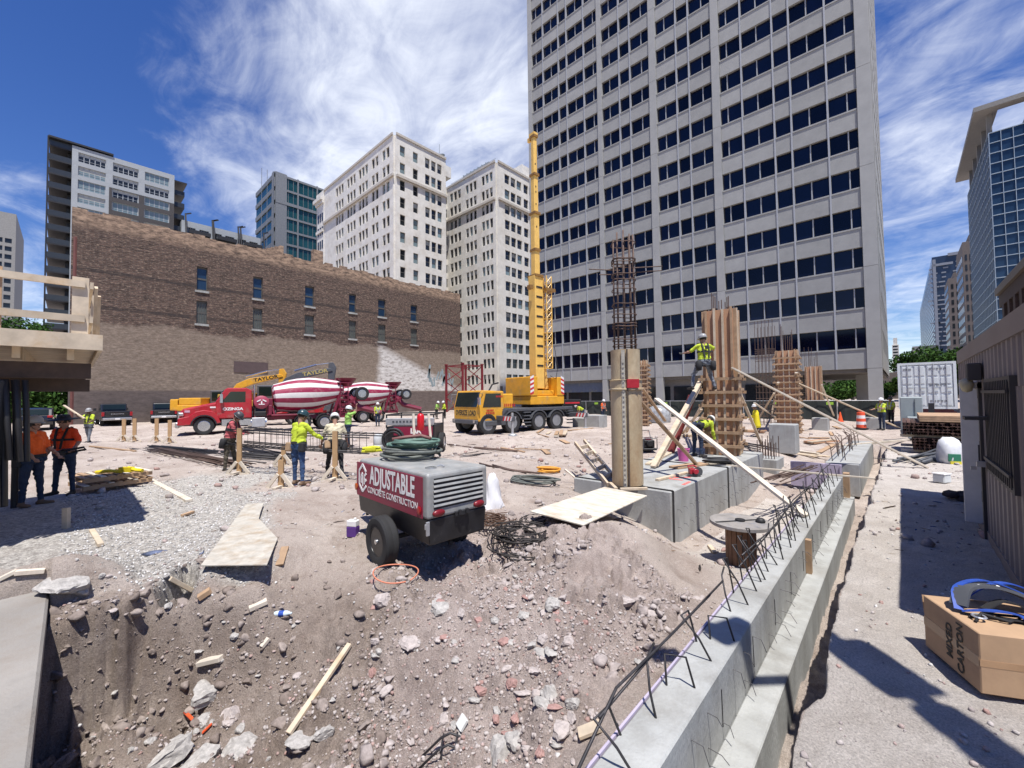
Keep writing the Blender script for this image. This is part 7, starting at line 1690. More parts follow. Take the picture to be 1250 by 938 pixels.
# ================================================================== sheets, lumber, stands
def sheet(name, label, pts, th, m, cat='plywood sheet'):
    s = MB(); n = len(pts); c = sum(pts, Vector())/n; V = [p for p in pts]+[p-Vector((0, 0, th)) for p in pts]
    s.add(V, [tuple(range(n)), tuple(range(2*n-1, n-1, -1))]+[(k, k+n, (k+1) % n+n, (k+1) % n) for k in range(n)]); o = s.build(name, m, None, True, loc=c, bevel=.003); return tag(o, label, cat)
sheet('plywood_sheet', 'weathered plywood sheet bridging from the dirt mound to the concrete plinth', [gp(647, 624, .12), gp(712, 641, .14), gp(790, 605, PLT+.035), gp(738, 594.5, PLT+.03)], .02, PLYW)
PLZ = 0.0
for _ in range(3):
    _q = np.array([gp(u, v, PLZ)[:2] for u in range(245, 340, 8) for v in range(615, 692, 6) if u-245 > (690-v)*.70-6 and u < 345-(690-v)*.05])
    PLZ = float(np.percentile(terrain(_q[:, 0], _q[:, 1]), 99.5))+.012
_q = np.array([on(u, 691)[:] for u in range(247, 328, 8)])
PLZ += .028; PLF = PLZ-.012
sheet('plywood_sheet', 'whitish broken plywood sheet lying on gravel at the pit edge', [gp(u, v, PLZ if v < 680 else PLF) for u, v, z in ((245, 690, .02), (326, 689, .02), (339, 657, .03), (316, 633, .03), (318, 625, .03), (322, 614.5, .02), (301, 615, .02))], .018, mat('pale_plywood', (.46, .43, .37), .85, var=.14, scale=7, col2=(.36, .29, .21), mix2=.55, scale2=3))
def stand(u, v, vt, label, th=.13, rz=0):
    p = gp(u, v, 0); h = zcol(vt, p); b = thing('timber_stand', label, 'stand', (p.x, p.y, gz(p.x, p.y)-.01), YAW+rz, 'timber stands with braced feet')
    s = MB(); s.mm((-th/2, -.025, 0), (th/2, .025, h)); s.build('post', LUMD if False else mat('amber_lumber', (.42, .27, .14), .85, var=.15, scale=5), b)
    s = MB(); s.mm((-.34, -.085, 0), (.34, -.03, .045)); s.build('foot', LUMW, b); s = MB(); s.mm((-.03, -.34, .046), (.06, .34, .09)); s.build('foot', LUMW, b)
    for q in (-1, 1):
        s = MB(); s.beam((q*.30, -.055, .04), (q*.05, -.055, .36), .05, .08); s.build('knee_brace', LUMW, b)
    return b
stand(292, 578, 522, 'timber stand beside the pink shirted worker carrying the left cage end'); stand(346, 569, 545, 'timber stand under the middle of the rebar cage behind the lime sleeved worker'); stand(343, 593, 558, 'timber stand by the boots of the lime sleeved worker'); stand(409, 586, 526, 'timber stand before the beige shirted worker carrying the right cage end')
for u, v, vt, lab in ((151, 540, 512, 'first free timber stand from the pallet side'), (164, 540, 511, 'second free timber stand from the pallet side'), (191, 540.5, 511, 'third free timber stand from the pallet side'), (207, 541, 512, 'free timber stand closest to the red truck wheel')): stand(u, v, vt, lab, th=.16, rz=.3)
# horizontal rebar cage on the stands
a0, a1 = gp(288, 577, 0), gp(416, 586, 0); za = zcol(523, a0)-.02; zb2 = zcol(531, a1)
b = thing('beam_cage', 'long flat rebar beam cage resting on timber stands among the workers', 'rebar cage', ((a0.x+a1.x)/2, (a0.y+a1.y)/2, 0))
dirv = (a1-a0); dirv.z = 0; Lc = dirv.length; dirv.normalize(); nrm = Vector((-dirv.y, dirv.x, 0)); 
for off in (0, .55):
    for dz in (0, -.06, -.42, -.46):
        s = MB(); P = [a0-dirv*.4+nrm*off+Vector((0, 0, za+dz-.0)), a0+dirv*Lc*.5+nrm*off+Vector((0, 0, (za+zb2)/2+dz-.03)), a1+dirv*.9+nrm*off+Vector((0, 0, zb2+dz))]; s.tube(P, .018, 5); s.build('long_bar', REBD, b, True, smooth=True)
for k in range(20):
    f = k/19; c = a0+dirv*(Lc+.6)*f; zz = za+(zb2-za)*f; s = MB(); s.tube([c+Vector((0, 0, zz+.02)), c+nrm*.55+Vector((0, 0, zz+.02)), c+nrm*.55+Vector((0, 0, zz-.48)), c+Vector((0, 0, zz-.48))], .010, 4, True); s.build('stirrup', REBD, b, True)
def bundle(label, u0, v0, u1, v1, n, wdt, m, r=.012, zlift=.1):
    p0, p1 = gp(u0, v0, 0), gp(u1, v1, 0); d = (p1-p0).normalized(); q = Vector((-d.y, d.x, 0)); b = thing('rebar_bundle', label, 'rebar pile', (p0+p1)/2); rq = random.Random(int(u0*7+v0))
    for k in range(n):
        o_ = q*rq.gauss(0, wdt*.5); z = max(.02, zlift*(1-abs(o_.length)/(wdt*1.6)))*rq.uniform(.3, 1); e0 = rq.uniform(-.7, .5); e1 = rq.uniform(-.5, .7); sk = q*rq.uniform(-.15, .15)
        s = MB(); A = p0+o_+d*e0+sk; B_ = p1+o_*.9+d*e1-sk; s.tube([A+Vector((0, 0, .03+z)), (A+B_)/2+Vector((0, 0, .01+z)), B_+Vector((0, 0, .03+z))], r*rq.uniform(.8, 1.3), 5); s.build('bar', m, b, True, smooth=True)
    return b
bundle('long rusty rebar pile on the ground left of the pink shirted worker', 195, 552, 282, 571, 26, .55, REB, .015, .16)
bundle('grey rebar pile crossing behind the pink shirted worker', 190, 548, 350, 562, 22, .5, REBD, .016, .14)
bundle('dark rebar pile under the rebar beam cage', 295, 550, 352, 562, 20, .5, REBD, .016, .2)
bundle('thin rusty bars on the bare ground before the crane', 545, 544, 625, 552, 4, .25, REB, .022, .02); bundle('short rusty bars lying right of the compressor bag', 600, 570, 640, 578, 3, .1, REB, .025, .02)
bundle('dark loose bars strewn on the ground below the round steel form', 545, 560, 585, 556, 4, .4, REBD, .014, .02)
# pallet with yellow tool
p = gp(100, 600, 0); q = gp(184, 588, 0); d = q-p; b = thing('wooden_pallet', 'brown wooden pallet stack beside the orange shirted workers', 'pallet', ((p+q)/2), math.atan2(d.y, d.x))
PL = d.length; s = MB()
for j in (0, 1):
    for k in range(3): s.mm((-PL/2, -.1+.55*k, .02+.17*j), (PL/2, -.0+.55*k, .11+.17*j))
s.build('stringer', LUMD, b); 
for j in (0, 1):
    for k in range(9): s = MB(); x = -PL/2+k*PL/8.6; s.mm((x, -.12, .112+.17*j), (x+PL*.075, 1.14, .135+.17*j)); s.build('slat', LUMD if (k+j) % 3 else LUMW, b)
c = b.location+Vector((0, 0, .33)); s = MB(); s.tube([c+ri*x+Vector((0, 0, z)) for x, z in ((-.55, .02), (-.25, .05), (.05, .03), (.25, .12), (.45, .06), (.6, .05))], .045, 7); s.box(c+ri*.2+Vector((0, 0, .08)), (.3, .12, .12), Matrix.Rotation(YAW, 3, 'Z')); o = s.build('yellow_hammer', mat('safety_yellow', (.75, .58, .02), .5), None, True, loc=c); tag(o, 'bright yellow tool lying on the wooden pallet', 'tool')
for i, (u0, v0, u1, v1, w_, h_, m_, lab) in enumerate(((184, 588, 231, 613, .12, .05, LUMW, 'long pale plank slanting on gravel right of the pallet'), (112, 650, 123, 669, .07, .05, LUMB, 'short pale batten lying on gravel near the upright peg'), (18, 717, 55, 711, .07, .05, LUMW, 'pale batten lying on dirt at the slab corner'), (206, 727, 233, 727.5, .09, .05, LUMB, 'clean pale wood block at the head of the pit'),
    (242, 737, 257, 726, .10, .06, LUMD, 'brown wood block beside the pale one at the pit head'), (341, 695, 348, 671, .10, .03, LUMD, 'brown board standing out of the dirt right of the broken plywood'), (243, 822, 271, 807, .10, .05, LUMW, 'pale wood block lying deep in the pit'), (352, 901, 427, 791, .06, .04, LUMB, 'long thin lath slanting up the rubble slope'),
    (304, 748, 326, 737, .10, .05, LUMW, 'whitish broken board on the brown slope'), (319, 795, 328, 785, .05, .04, LUMW, 'tiny pale wood chip on the brown slope'), (706, 903, 733, 892, .10, .03, LUMB, 'tan board end lying at the foot of the near wall'), (110, 546, 165, 552, .10, .05, LUMD, 'dark board on the ground beyond the pallet'), (612, 548, 640, 553, .12, .04, LUMD, 'rusty board left of the crane jack'),
    (690, 575, 708, 590, .05, .04, LUMW, 'thin batten on the dirt left of the ladder'), (0, 712, 20, 707, .07, .04, LUMW, 'pale batten end at the left frame edge above the slab'), (560, 896, 568, 880, .10, .03, mat('white_chipped_board', (.70, .71, .68), .7), 'chipped white board piece on the rubble mound'), (222, 632, 236, 627, .06, .04, LUMD, 'small brown stick on the gravel'), (866, 668, 873, 677, .08, .04, LUMB, 'tan wood chip on the pit floor near the spool'))):
    a, b_ = on(u0, v0), on(u1, v1); board(a+Vector((0, 0, .03)), b_+Vector((0, 0, .03)), w_, h_, m_, lab, 'lumber_offcut', 'lumber')
p = gp(80.5, 645, 0); s = MB(); s.mm((-.045, -.03, -.05), (.045, .03, zcol(620, p))); o = s.build('wood_peg', LUMB); o.location = p; o.rotation_euler = (0, 0, YAW); tag(o, 'short upright wooden peg in the gravel', 'peg')
# timber ladder
a0, a1, b0, b1 = gp(742, 592, .2), gp(752, 585, .2), at(702, 541, 11.5), at(713, 538, 11.8)
b = thing('wooden_ladder', 'short wooden ladder leaning on the plinth left of the round steel form', 'ladder', (a0+a1)/2)
for p, q in ((a0, b0), (a1, b1)): s = MB(); s.beam(p, q, .05, .09); s.build('rail', LUMB, b, True)
for k in range(5): f = .12+.18*k; s = MB(); s.beam(a0.lerp(b0, f), a1.lerp(b1, f), .04, .09); s.build('rung', LUMB, b, True)
# ================================================================== cable spool in the pit
c = on(905, 690); c.z -= .02; SPW = mat('grey_spool_wood', (.27, .25, .23), .85, var=.2, scale=5, col2=(.15, .17, .22), mix2=.6, scale2=3); tS = depth(c); Rs = 34*tS/FPX; hs_ = zcol(636, c)-c.z
b = thing('cable_spool', 'wooden cable spool standing upright on the pit floor', 'cable spool', (c.x, c.y, c.z))
for z in (0, hs_-.06):
    s = MB(); s.lathe([(0, z), (Rs, z), (Rs, z+.06), (0, z+.06)], n=36); s.build('flange', SPW, b, bevel=.006)
s = MB(); rk = Rs*.46; n = 18
for k in range(n): a = 2*PI*k/n; s.box((rk*math.cos(a), rk*math.sin(a), hs_/2), (.03, 2*PI*rk/n*.93, hs_-.13), Matrix.Rotation(a, 3, 'Z'))
s.build('core_staves', mat('brown_stave', (.19, .105, .06), .8, var=.2, scale=4), b); s = MB(); s.cyl((0, 0, .07), (0, 0, hs_-.07), rk*.9, n=18); s.build('core', LUMX, b)
s = MB(); s.box((0, 0, hs_+.004), (Rs*1.9, .05, .006), Matrix.Rotation(.9, 3, 'Z')); s.lathe([(.08, hs_+.001), (.08, hs_+.03), (.05, hs_+.03)], n=14); s.build('iron_strap', BLK, b)
c2 = Vector((c.x, c.y, c.z+hs_))+RM @ Vector((.30, .0, .1)); c2.z = c.z+hs_; s = MB(); s.lathe([(.07, .001), (.08, .02), (.05, .07), (.001, .08)], n=14, M=Matrix.Translation((0, 0, 0))); o = s.build('end_plug', BLK, smooth=True); o.location = c2; tag(o, 'small black cap resting on the cable spool', 'cap')
# ================================================================== plinth tools
c = gp(834.5, 563, PLT); b = thing('pink_bucket', 'pink plastic bucket on the plinth below the red strut', 'bucket', c); s = MB(); s.lathe([(.13, 0), (.165, .33), (.175, .34), (.175, .36), (.155, .36), (.12, .02)], n=20); s.build('bucket_body', mat('pink_plastic', (.62, .13, .36), .5), b, smooth='auto'); s = MB(); s.tube([(.175*math.cos(a), .175*math.sin(a), .34-.10*math.sin(a) if math.sin(a) > 0 else .34) for a in np.linspace(0, PI, 10)], .006, 5); s.build('handle', STEEL, b)
c = gp(847, 580, PLT+.03); b = thing('circular_saw', 'red circular saw lying on the plinth edge', 'saw', c, YAW); s = MB(); s.box((0, 0, .09), (.22, .12, .12)); s.cyl((.0, -.14, .1), (.0, .1, .1), .06, n=12); s.tube([(-.1, 0, .12), (-.14, 0, .2), (0, 0, .22), (.1, 0, .15)], .02, 6); s.build('saw_body', mat('tool_red', (.42, .03, .05), .4), b, bevel=.01); s = MB(); s.cyl((.06, -.09, .09), (.06, -.085, .09), .11, n=24); s.box((0, 0, .015), (.32, .18, .012)); s.build('blade', DGREY, b)
c = gp(880, 567, PLT); coil('tool_lead', 'dark power lead and tools heaped on the plinth right of the bending worker', 'lead', c, 7, .45, .18, .025, BLK, rot=.5, dz=.018, jit=.2, n=12)
c = gp(791, 549, 0); b = thing('plate_compactor', 'small black engine machine on the bare ground behind the round steel form', 'machine', c, YAW); s = MB(); s.mm((-.26, -.3, 0), (.26, .3, .08)); s.mm((-.2, -.2, .1), (.2, .22, .38)); s.cyl((0, -.22, .26), (0, -.3, .26), .12, n=14); s.build('engine', BLK, b, bevel=.02); s = MB(); s.tube([(-.26, -.28, .05), (-.26, -.28, .45), (.26, -.28, .45), (.26, -.28, .05)], .02, 6); s.tube([(-.26, .28, .05), (-.26, .28, .45), (.26, .28, .45), (.26, .28, .05)], .02, 6); s.tube([(-.2, .2, .3), (-.25, .6, .7), (.25, .6, .7), (.2, .2, .3)], .02, 6); s.build('roll_frame', DGREY, b); s = MB(); s.mm((-.1, -.1, .382), (.1, .1, .45)); s.build('fuel_cap', MAROON, b)
c = gp(803, 516, 0); s = MB(); V = []; prof = [(.9, 0), (.95, .3), (.9, .8), (.75, 1.1), (.4, 1.25), (.01, 1.3)]; n = 20
for j, (r_, z_) in enumerate(prof):
    for i in range(n): a = 2*PI*i/n; q = r_*(1+.06*math.sin(a*4+j*2)+.05*math.sin(a*9+j)); V.append((q*math.cos(a), q*.8*math.sin(a), z_+.05*math.sin(a*3)))
s.add(V, [(j*n+i, j*n+(i+1) % n, (j+1)*n+(i+1) % n, (j+1)*n+i) for j in range(5) for i in range(n)]); o = s.build('wrapped_bundle', mat('grey_plastic_wrap', (.34, .35, .36), .35, var=.3, scale=5, bump=.4, bscale=12), smooth=True); o.location = c; tag(o, 'grey plastic wrapped bundle on the ground behind the braces', 'bundle')
# ================================================================== cone, barrel, pipe stacks and bags at the right
c = gp(1026, 515, 0); ORC = mat('cone_orange', (.80, .11, .03), .5); b = thing('traffic_cone', 'orange traffic cone in front of the dark mesh fence', 'cone', c); s = MB(); s.lathe([(.16, .04), (.03, .72), (.0, .72)], n=16); s.build('cone_body', ORC, b, smooth='auto'); s = MB(); s.mm((-.2, -.2, 0), (.2, .2, .04)); s.build('base', ORC, b)
c = gp(1051.5, 524, 0); b = thing('channelizer_drum', 'orange and white channelizer drum near the dark mesh fence', 'barrel', c); s = MB(); 
for k in range(5): s.cur = k % 2; s.lathe([(.24-.012*k, .08+.18*k), (.232-.012*k, .08+.18*(k+1))], n=18)
s.cur = 0; s.lathe([(.18, .98), (.10, 1.0), (.0, 1.0)], n=18); s.build('drum_body', [mat('drum_orange', (.78, .10, .04), .5), WHT], b, smooth='auto'); s = MB(); s.lathe([(.33, 0), (.33, .07), (.2, .08)], n=18); s.build('base', BLK, b)
a = gp(1102, 553, 0); e_ = gp(1160, 563, 0); RUST = mat('rust_brown_steel', (.085, .045, .035), .85, .1, var=.35, scale=8, island=.35)
b = thing('shoring_stack', 'stack of rust brown shoring beams seen end on beside the shed', 'steel stack', (a.x+.8, a.y+1, 0)); rq = random.Random(2)
for t_ in range(2):
    s = MB(); z0 = .12+t_*.52
    for i in range(13):
        for j in range(4): x = a.x+.02+i*.115+(0 if t_ else .25); z = z0+j*.105; y = a.y+rq.uniform(-.12, .12); s.mm((x, y, z), (x+.10, y+3.4, z+.02)); s.mm((x+.04, y, z+.021), (x+.06, y+3.4, z+.078)); s.mm((x, y, z+.079), (x+.10, y+3.4, z+.098))
    s.build('beam_tier', RUST, b, True)
    s = MB(); s.mm((a.x-.05, a.y+.3, z0-.1), (a.x+1.7, a.y+.42, z0-.003)); s.mm((a.x-.05, a.y+2.3, z0-.1), (a.x+1.7, a.y+2.42, z0-.003)); s.build('bearer', LUMW, b, True)
s = MB()
for k in range(3): s.mm((a.x+.45, a.y+.05+.0*k, 1.10+.07*k), (a.x+1.75, a.y+3.2, 1.16+.07*k))
s.build('top_plank', LUMD, b, True)
bundle('grey pipe pile on the ground before the shoring stack', 1112, 566, 1150, 556, 12, .35, DGREY, .035, .2)
c = gp(1159, 566, 0); b = thing('sack', 'white bulk sack with green print leaning by the shed door', 'sack', c, YAW-.4); s = MB(); V = []; prof = [(.22, 0), (.26, .12), (.27, .35), (.25, .55), (.2, .66), (.12, .74)]; n = 18
for j, (r_, z_) in enumerate(prof):
    for i in range(n): aa = 2*PI*i/n; q = r_*(1+.10*math.sin(aa*3+j)+.07*math.sin(aa*7+j*2)); V.append((q*math.cos(aa), q*math.sin(aa), z_+.04*math.sin(aa*4+j)))
s.add(V, [(j*n+i, j*n+(i+1) % n, (j+1)*n+(i+1) % n, (j+1)*n+i) for j in range(5) for i in range(n)]+[tuple(range(5*n, 6*n))]); s.build('sack_cloth', mat('white_poly_sack', (.66, .67, .68), .5, var=.1, scale=6), b, smooth=True)
s = MB(); s.box((0, -.27, .20), (.28, .02, .22)); s.build('green_print', mat('green_print', (.02, .16, .09), .6), b, bevel=.008); s = MB(); s.box((.02, -.285, .06), (.24, .02, .08)); s.build('yellow_print', mat('yellow_print', (.7, .6, .05), .6), b)
c = gp(1150, 589, 0); b = thing('white_tub', 'small white square tub on the path near the shed door', 'tub', c, YAW+.3); s = MB(); s.mm((-.13, -.11, 0), (.13, .11, .19)); s.build('tub_body', mat('milky_plastic', (.6, .63, .64)), b, bevel=.02); s = MB(); s.mm((-.14, -.12, .19), (.14, .12, .215)); s.build('lid', WHT, b, bevel=.005)
c = gp(1170, 610, 0); s = MB(); rq = random.Random(3)
for k in range(9): s.lathe([(.001, -.06), (.07, -.04), (.09, .0), (.05, .06), (.001, .07)], Matrix.Translation((rq.uniform(-.22, .22), rq.uniform(-.2, .2), .05+rq.uniform(0, .07))) @ Matrix.Rotation(rq.uniform(0, 3), 4, 'X'), 7, 1.3, .8)
o = s.build('debris_heap', mat('dark_debris', (.06, .045, .04), .9, var=.3)); o.location = c; tag(o, 'dark debris heap at the foot of the shed door', 'debris')
c = gp(1108, 563, 0); s = MB(); s.tube([c+Vector((x, y, .02+.02*math.sin(x*4))) for x, y in ((-.8, 0), (-.4, .15), (0, .1), (.3, -.05), (.7, .0))], .012, 5); o = s.build('loose_cable', BLK, None, True, loc=c); tag(o, 'loose dark cable on the path before the shoring stack', 'cable')
# ================================================================== cardboard box and harness
q0, q1 = gp(1129.5, 788, .03), gp(1198, 847, .03); dl = (q1-q0); dl.z = 0; LB_ = dl.length; dl.normalize(); pr = Vector((-dl.y, dl.x, 0)); hB = zcol(773, q1)-.03
if pr.x < 0: pr = -pr
CARD = mat('brown_cardboard', (.43, .28, .165), .85, var=.08, scale=5, col2=(.38, .24, .14), mix2=.55, scale2=2)
b = thing('cardboard_box', 'brown MIXED CARTON cardboard box on the path with a harness on top', 'box', (q0.x, q0.y, .03), math.atan2(dl.y, dl.x))
sg = 1 if (Matrix.Rotation(math.atan2(dl.y, dl.x), 3, 'Z') @ Vector((0, 1, 0))).dot(pr) > 0 else -1
Wd = .62; Y = lambda y: sg*y
s = MB(); s.mm((0, 0, 0), (LB_, Y(Wd), hB)); s.build('carton', CARD, b, bevel=.006)
for xx, dz_ in ((-.004, 0),):
    s = MB(); s.box((-.02, Y(Wd*.5), hB*.80), (.006, Wd*.98, hB*.34), Matrix.Rotation(-.16, 3, 'Y')); s.build('flap', CARD, b)
s = MB(); s.mm((-.001, -sg*.0015, hB*.42), (LB_*.99, Y(.002), hB*.60)); s.mm((LB_-.002, 0, hB*.45), (LB_+.0015, Y(Wd), hB*.56)); s.build('tape', mat('tan_packing_tape', (.36, .22, .12), .25), b)
for tx, fx in (('MIXED', .47), ('CARTON', .47+.11/LB_)):
    text_mesh(tx, .085, LETB, b, W[b.name] @ frame_M((LB_*fx+.02, -sg*.004, hB*.50), (0, 0, 1), (-1, 0, 0)), name='print', sx=1.0, bold=.002, depth_=.0008)
hc_ = W[b.name] @ Vector((LB_*.55, Y(.32), hB)); bh = thing('safety_harness', 'blue and black safety harness heaped on the cardboard box', 'harness', hc_)
BLU = mat('royal_blue_webbing', (.02, .07, .36), .6, var=.15, scale=20); GRY = mat('dark_grey_pad', (.075, .08, .09), .8, var=.15)
def strap(pts, w_, th, m, nm):
    P = [Vector(p) for p in pts]; Q = []
    for i in range(len(P)-1):
        for j in range(5):
            t = j/5; p0 = P[max(0, i-1)]; p3 = P[min(len(P)-1, i+2)]; a, c = P[i], P[i+1]
            Q.append(.5*((2*a)+(c-p0)*t+(2*p0-5*a+4*c-p3)*t*t+(3*a-p0-3*c+p3)*t**3))
    Q.append(P[-1]); V = []; F = []
    for i, p in enumerate(Q):
        d = (Q[min(i+1, len(Q)-1)]-Q[max(i-1, 0)]).normalized(); sd_ = d.cross(Vector((0, .25, 1))).normalized(); u_ = sd_.cross(d)
        V += [p+sd_*w_/2+u_*th/2, p-sd_*w_/2+u_*th/2, p-sd_*w_/2-u_*th/2, p+sd_*w_/2-u_*th/2]
    for i in range(len(Q)-1):
        a = 4*i
        for k in range(4): F.append((a+k, a+(k+1) % 4, a+4+(k+1) % 4, a+4+k))
    F += [(0, 1, 2, 3), (4*len(Q)-1, 4*len(Q)-2, 4*len(Q)-3, 4*len(Q)-4)]
    s = MB(); s.add(V, F); return s.build(nm, m, bh, smooth='auto')
E = lambda r_, u_, z_: (RM @ Vector((r_, 0, -u_))) * 1 + Vector((0, 0, z_-(RM @ Vector((r_, 0, -u_))).z))
strap([E(-.22, .12, .05), E(-.12, .16, .16), E(.05, .14, .18), E(.22, .10, .13), E(.36, .05, .05)], .10, .022, GRY, 'shoulder_pad')
strap([E(-.24, .10, .03), E(-.14, .20, .15), E(.05, .20, .20), E(.25, .15, .14), E(.42, .06, .04)], .05, .008, BLU, 'webbing')
strap([E(-.22, .10, .02), E(-.10, .02, .06), E(.05, -.02, .05), E(.08, -.10, .03), E(.17, -.16, .02), E(.20, -.20, -.05)], .07, .008, BLU, 'webbing')
strap([E(-.05, .10, .03), E(.1, .10, .09), E(.2, .02, .05), E(.12, -.06, .02), E(-.06, .0, .02)], .06, .01, STRAP, 'webbing')
strap([E(.05, .30, .02), E(.15, .24, .14), E(.3, .22, .16), E(.42, .1, .10), E(.40, .0, .02)], .07, .009, BLU, 'webbing')
strap([E(.20, -.18, .0), E(.26, -.22, -.03), E(.30, -.245, -.16), E(.28, -.25, -.26)], .045, .007, STRAP, 'webbing')
s = MB(); s.box(E(.02, .125, .185), (.15, .035, .02), Matrix.Rotation(YAW-.15, 3, 'Z')); s.build('label_patch', WHT, bh, bevel=.012)
s = MB()
for k in range(5): s.box(E(-.022+.02*k, .12, .197), (.01, .018, .004), Matrix.Rotation(YAW-.15, 3, 'Z'))
s.build('patch_print', BLK, bh)
for p in ((-.2, .0, .02), (.14, -.1, .03)):
    s = MB(); c = Vector(E(*p)); s.tube([c+Vector((.035*math.cos(a), .035*math.sin(a), .01)) for a in np.linspace(0, 2*PI, 12)], .008, 5); s.build('d_ring', STEEL, bh)
s = MB(); s.tube([E(-.26, -.03, .01), E(-.16, .02, .04), E(-.05, -.06, .02), E(.1, -.02, .03), E(-.1, .03, .03), E(-.24, .03, .01)], .010, 5); s.build('lanyard', STRAP, bh, smooth=True)
# ================================================================== RUBBLE, ROCKS, GRAVEL
def rock_mat(name, cols, var=.18):
    m = bpy.data.materials.new(name); m.use_nodes = True; nt = m.node_tree; N = nt.nodes; L = nt.links; B = N['Principled BSDF']; B.inputs['Roughness'].default_value = .95; B.inputs['Specular IOR Level'].default_value = .15
    g = N.new('ShaderNodeNewGeometry'); cr = N.new('ShaderNodeValToRGB'); cr.color_ramp.interpolation = 'LINEAR'
    e = cr.color_ramp.elements; n = len(cols)
    for i, (p, c) in enumerate(cols):
        if i < 2: e[i].position = p; e[i].color = (*c, 1)
        else: q = e.new(p); q.color = (*c, 1)
    L.new(g.outputs['Random Per Island'], cr.inputs[0])
    tcn = N.new('ShaderNodeTexCoord'); no = N.new('ShaderNodeTexNoise'); no.inputs['Scale'].default_value = 22; no.inputs['Detail'].default_value = 7; no.inputs['Roughness'].default_value = .7; L.new(tcn.outputs['Object'], no.inputs['Vector'])
    mr = N.new('ShaderNodeMapRange'); mr.inputs[1].default_value = .3; mr.inputs[2].default_value = .7; mr.inputs[3].default_value = 1-var*1.5; mr.inputs[4].default_value = 1+var*1.5; L.new(no.outputs[0], mr.inputs[0])
    hs = N.new('ShaderNodeHueSaturation'); L.new(cr.outputs[0], hs.inputs['Color']); L.new(mr.outputs[0], hs.inputs['Value']); L.new(hs.outputs[0], B.inputs['Base Color'])
    bp = N.new('ShaderNodeBump'); bp.inputs['Strength'].default_value = .6; bp.inputs['Distance'].default_value = .015; L.new(no.outputs[0], bp.inputs['Height']); L.new(bp.outputs[0], B.inputs['Normal']); return m
RK = rock_mat('rubble_stone', [(0, (.30, .255, .235)), (.35, (.40, .35, .33)), (.6, (.47, .43, .405)), (.80, (.38, .30, .275)), (.94, (.36, .23, .20)), (1, (.55, .53, .51))])
GV = rock_mat('gravel_stone', [(0, (.24, .23, .215)), (.35, (.43, .415, .39)), (.75, (.56, .545, .52)), (1, (.70, .68, .66))])
CH = rock_mat('broken_concrete', [(0, (.30, .28, .26)), (1, (.40, .38, .355))], .22); BR = rock_mat('pink_brick', [(0, (.36, .235, .21)), (.5, (.40, .30, .275)), (1, (.34, .19, .165))]); CLOD = rock_mat('earth_clod', [(0, (.30, .255, .235)), (.6, (.37, .32, .30)), (1, (.45, .40, .375))]); CLODB = rock_mat('damp_earth_clod', [(0, (.20, .16, .137)), (1, (.33, .28, .25))])
def rock_templates(n, sub, seed, cut=(.45, .8), rough=0):
    out_ = []; rq = np.random.RandomState(seed)
    for k in range(n):
        bm = bmesh.new(); bmesh.ops.create_icosphere(bm, subdivisions=sub, radius=1)
        P = np.array([v.co[:] for v in bm.verts])
        for _ in range(7):                              # chop with planes for angular broken faces
            d = rq.normal(size=3); d /= np.linalg.norm(d); c = rq.uniform(*cut); h = P @ d; P = P-np.outer(np.maximum(h-c, 0), d)
        P *= rq.uniform(.65, 1.2, 3); P += rq.normal(0, .03 if sub > 1 else .05, P.shape)
        if rough: P *= (1+rough*rq.normal(0, 1, len(P)))[:, None]
        out_.append((P, np.array([[v.index for v in f.verts] for f in bm.faces]))); bm.free()
    return out_
def scatter(name, XY, S, m, tmpl, seed, sink=.25, kind='stuff'):
    rq = np.random.RandomState(seed); n = len(S); z = terrain(XY[:, 0], XY[:, 1], True)
    V = []; F = []; off = 0
    pick = rq.randint(0, len(tmpl), n); a = rq.uniform(0, 2*PI, n); t = rq.uniform(-.7, .7, n)
    for k, (P, Fc) in enumerate(tmpl):
        ii = np.where(pick == k)[0]
        if not len(ii): continue
        ca, sa = np.cos(a[ii])[:, None], np.sin(a[ii])[:, None]; ct, st_ = np.cos(t[ii])[:, None], np.sin(t[ii])[:, None]
        x = P[None, :, 0]*S[ii][:, None]; y = P[None, :, 1]*S[ii][:, None]; zz = P[None, :, 2]*S[ii][:, None]*.75
        y, zz = y*ct-zz*st_, y*st_+zz*ct; x, y = x*ca-y*sa, x*sa+y*ca
        co = np.stack([x+XY[ii, 0][:, None], y+XY[ii, 1][:, None], zz+z[ii][:, None]+S[ii][:, None]*(.5-sink)], -1)
        V.append(co.reshape(-1, 3)); F.append((Fc[None]+(off+np.arange(len(ii))*len(P))[:, None, None]).reshape(-1, 3)); off += co.shape[0]*co.shape[1]
    V = np.concatenate(V); F = np.concatenate(F).astype(np.int32); me = bpy.data.meshes.new(name)
    me.vertices.add(len(V)); me.vertices.foreach_set('co', V.ravel()); me.loops.add(F.size); me.loops.foreach_set('vertex_index', F.ravel()); me.polygons.add(len(F)); me.polygons.foreach_set('loop_start', np.arange(0, F.size, 3, dtype=np.int32)); me.update(calc_edges=True); me.materials.append(m)
    o = bpy.data.objects.new(name, me); COL.objects.link(o); o['kind'] = kind; return o
T1 = rock_templates(14, 1, 5)
def polar(n, r0, r1, seed, spread=58):
    rq = np.random.RandomState(seed); r = r0*(r1/r0)**rq.uniform(0, 1, n); a = PI/2+YAW+np.radians(rq.uniform(-spread, spread, n)); return np.stack([r*np.cos(a), r*np.sin(a)], -1), rq
def keep(XY, rq, f): return XY[rq.uniform(size=len(XY)) < f]
def ok(XY): x, y = XY.T; return ((x < wl(y)-.02) | (x > pe(y)+.05)) & (y > SLAB_Y+.05) & ~((x > PX1-2.35) & (x < PX1+.05) & (y > PY0-.05) & (y < PY0+7.5))
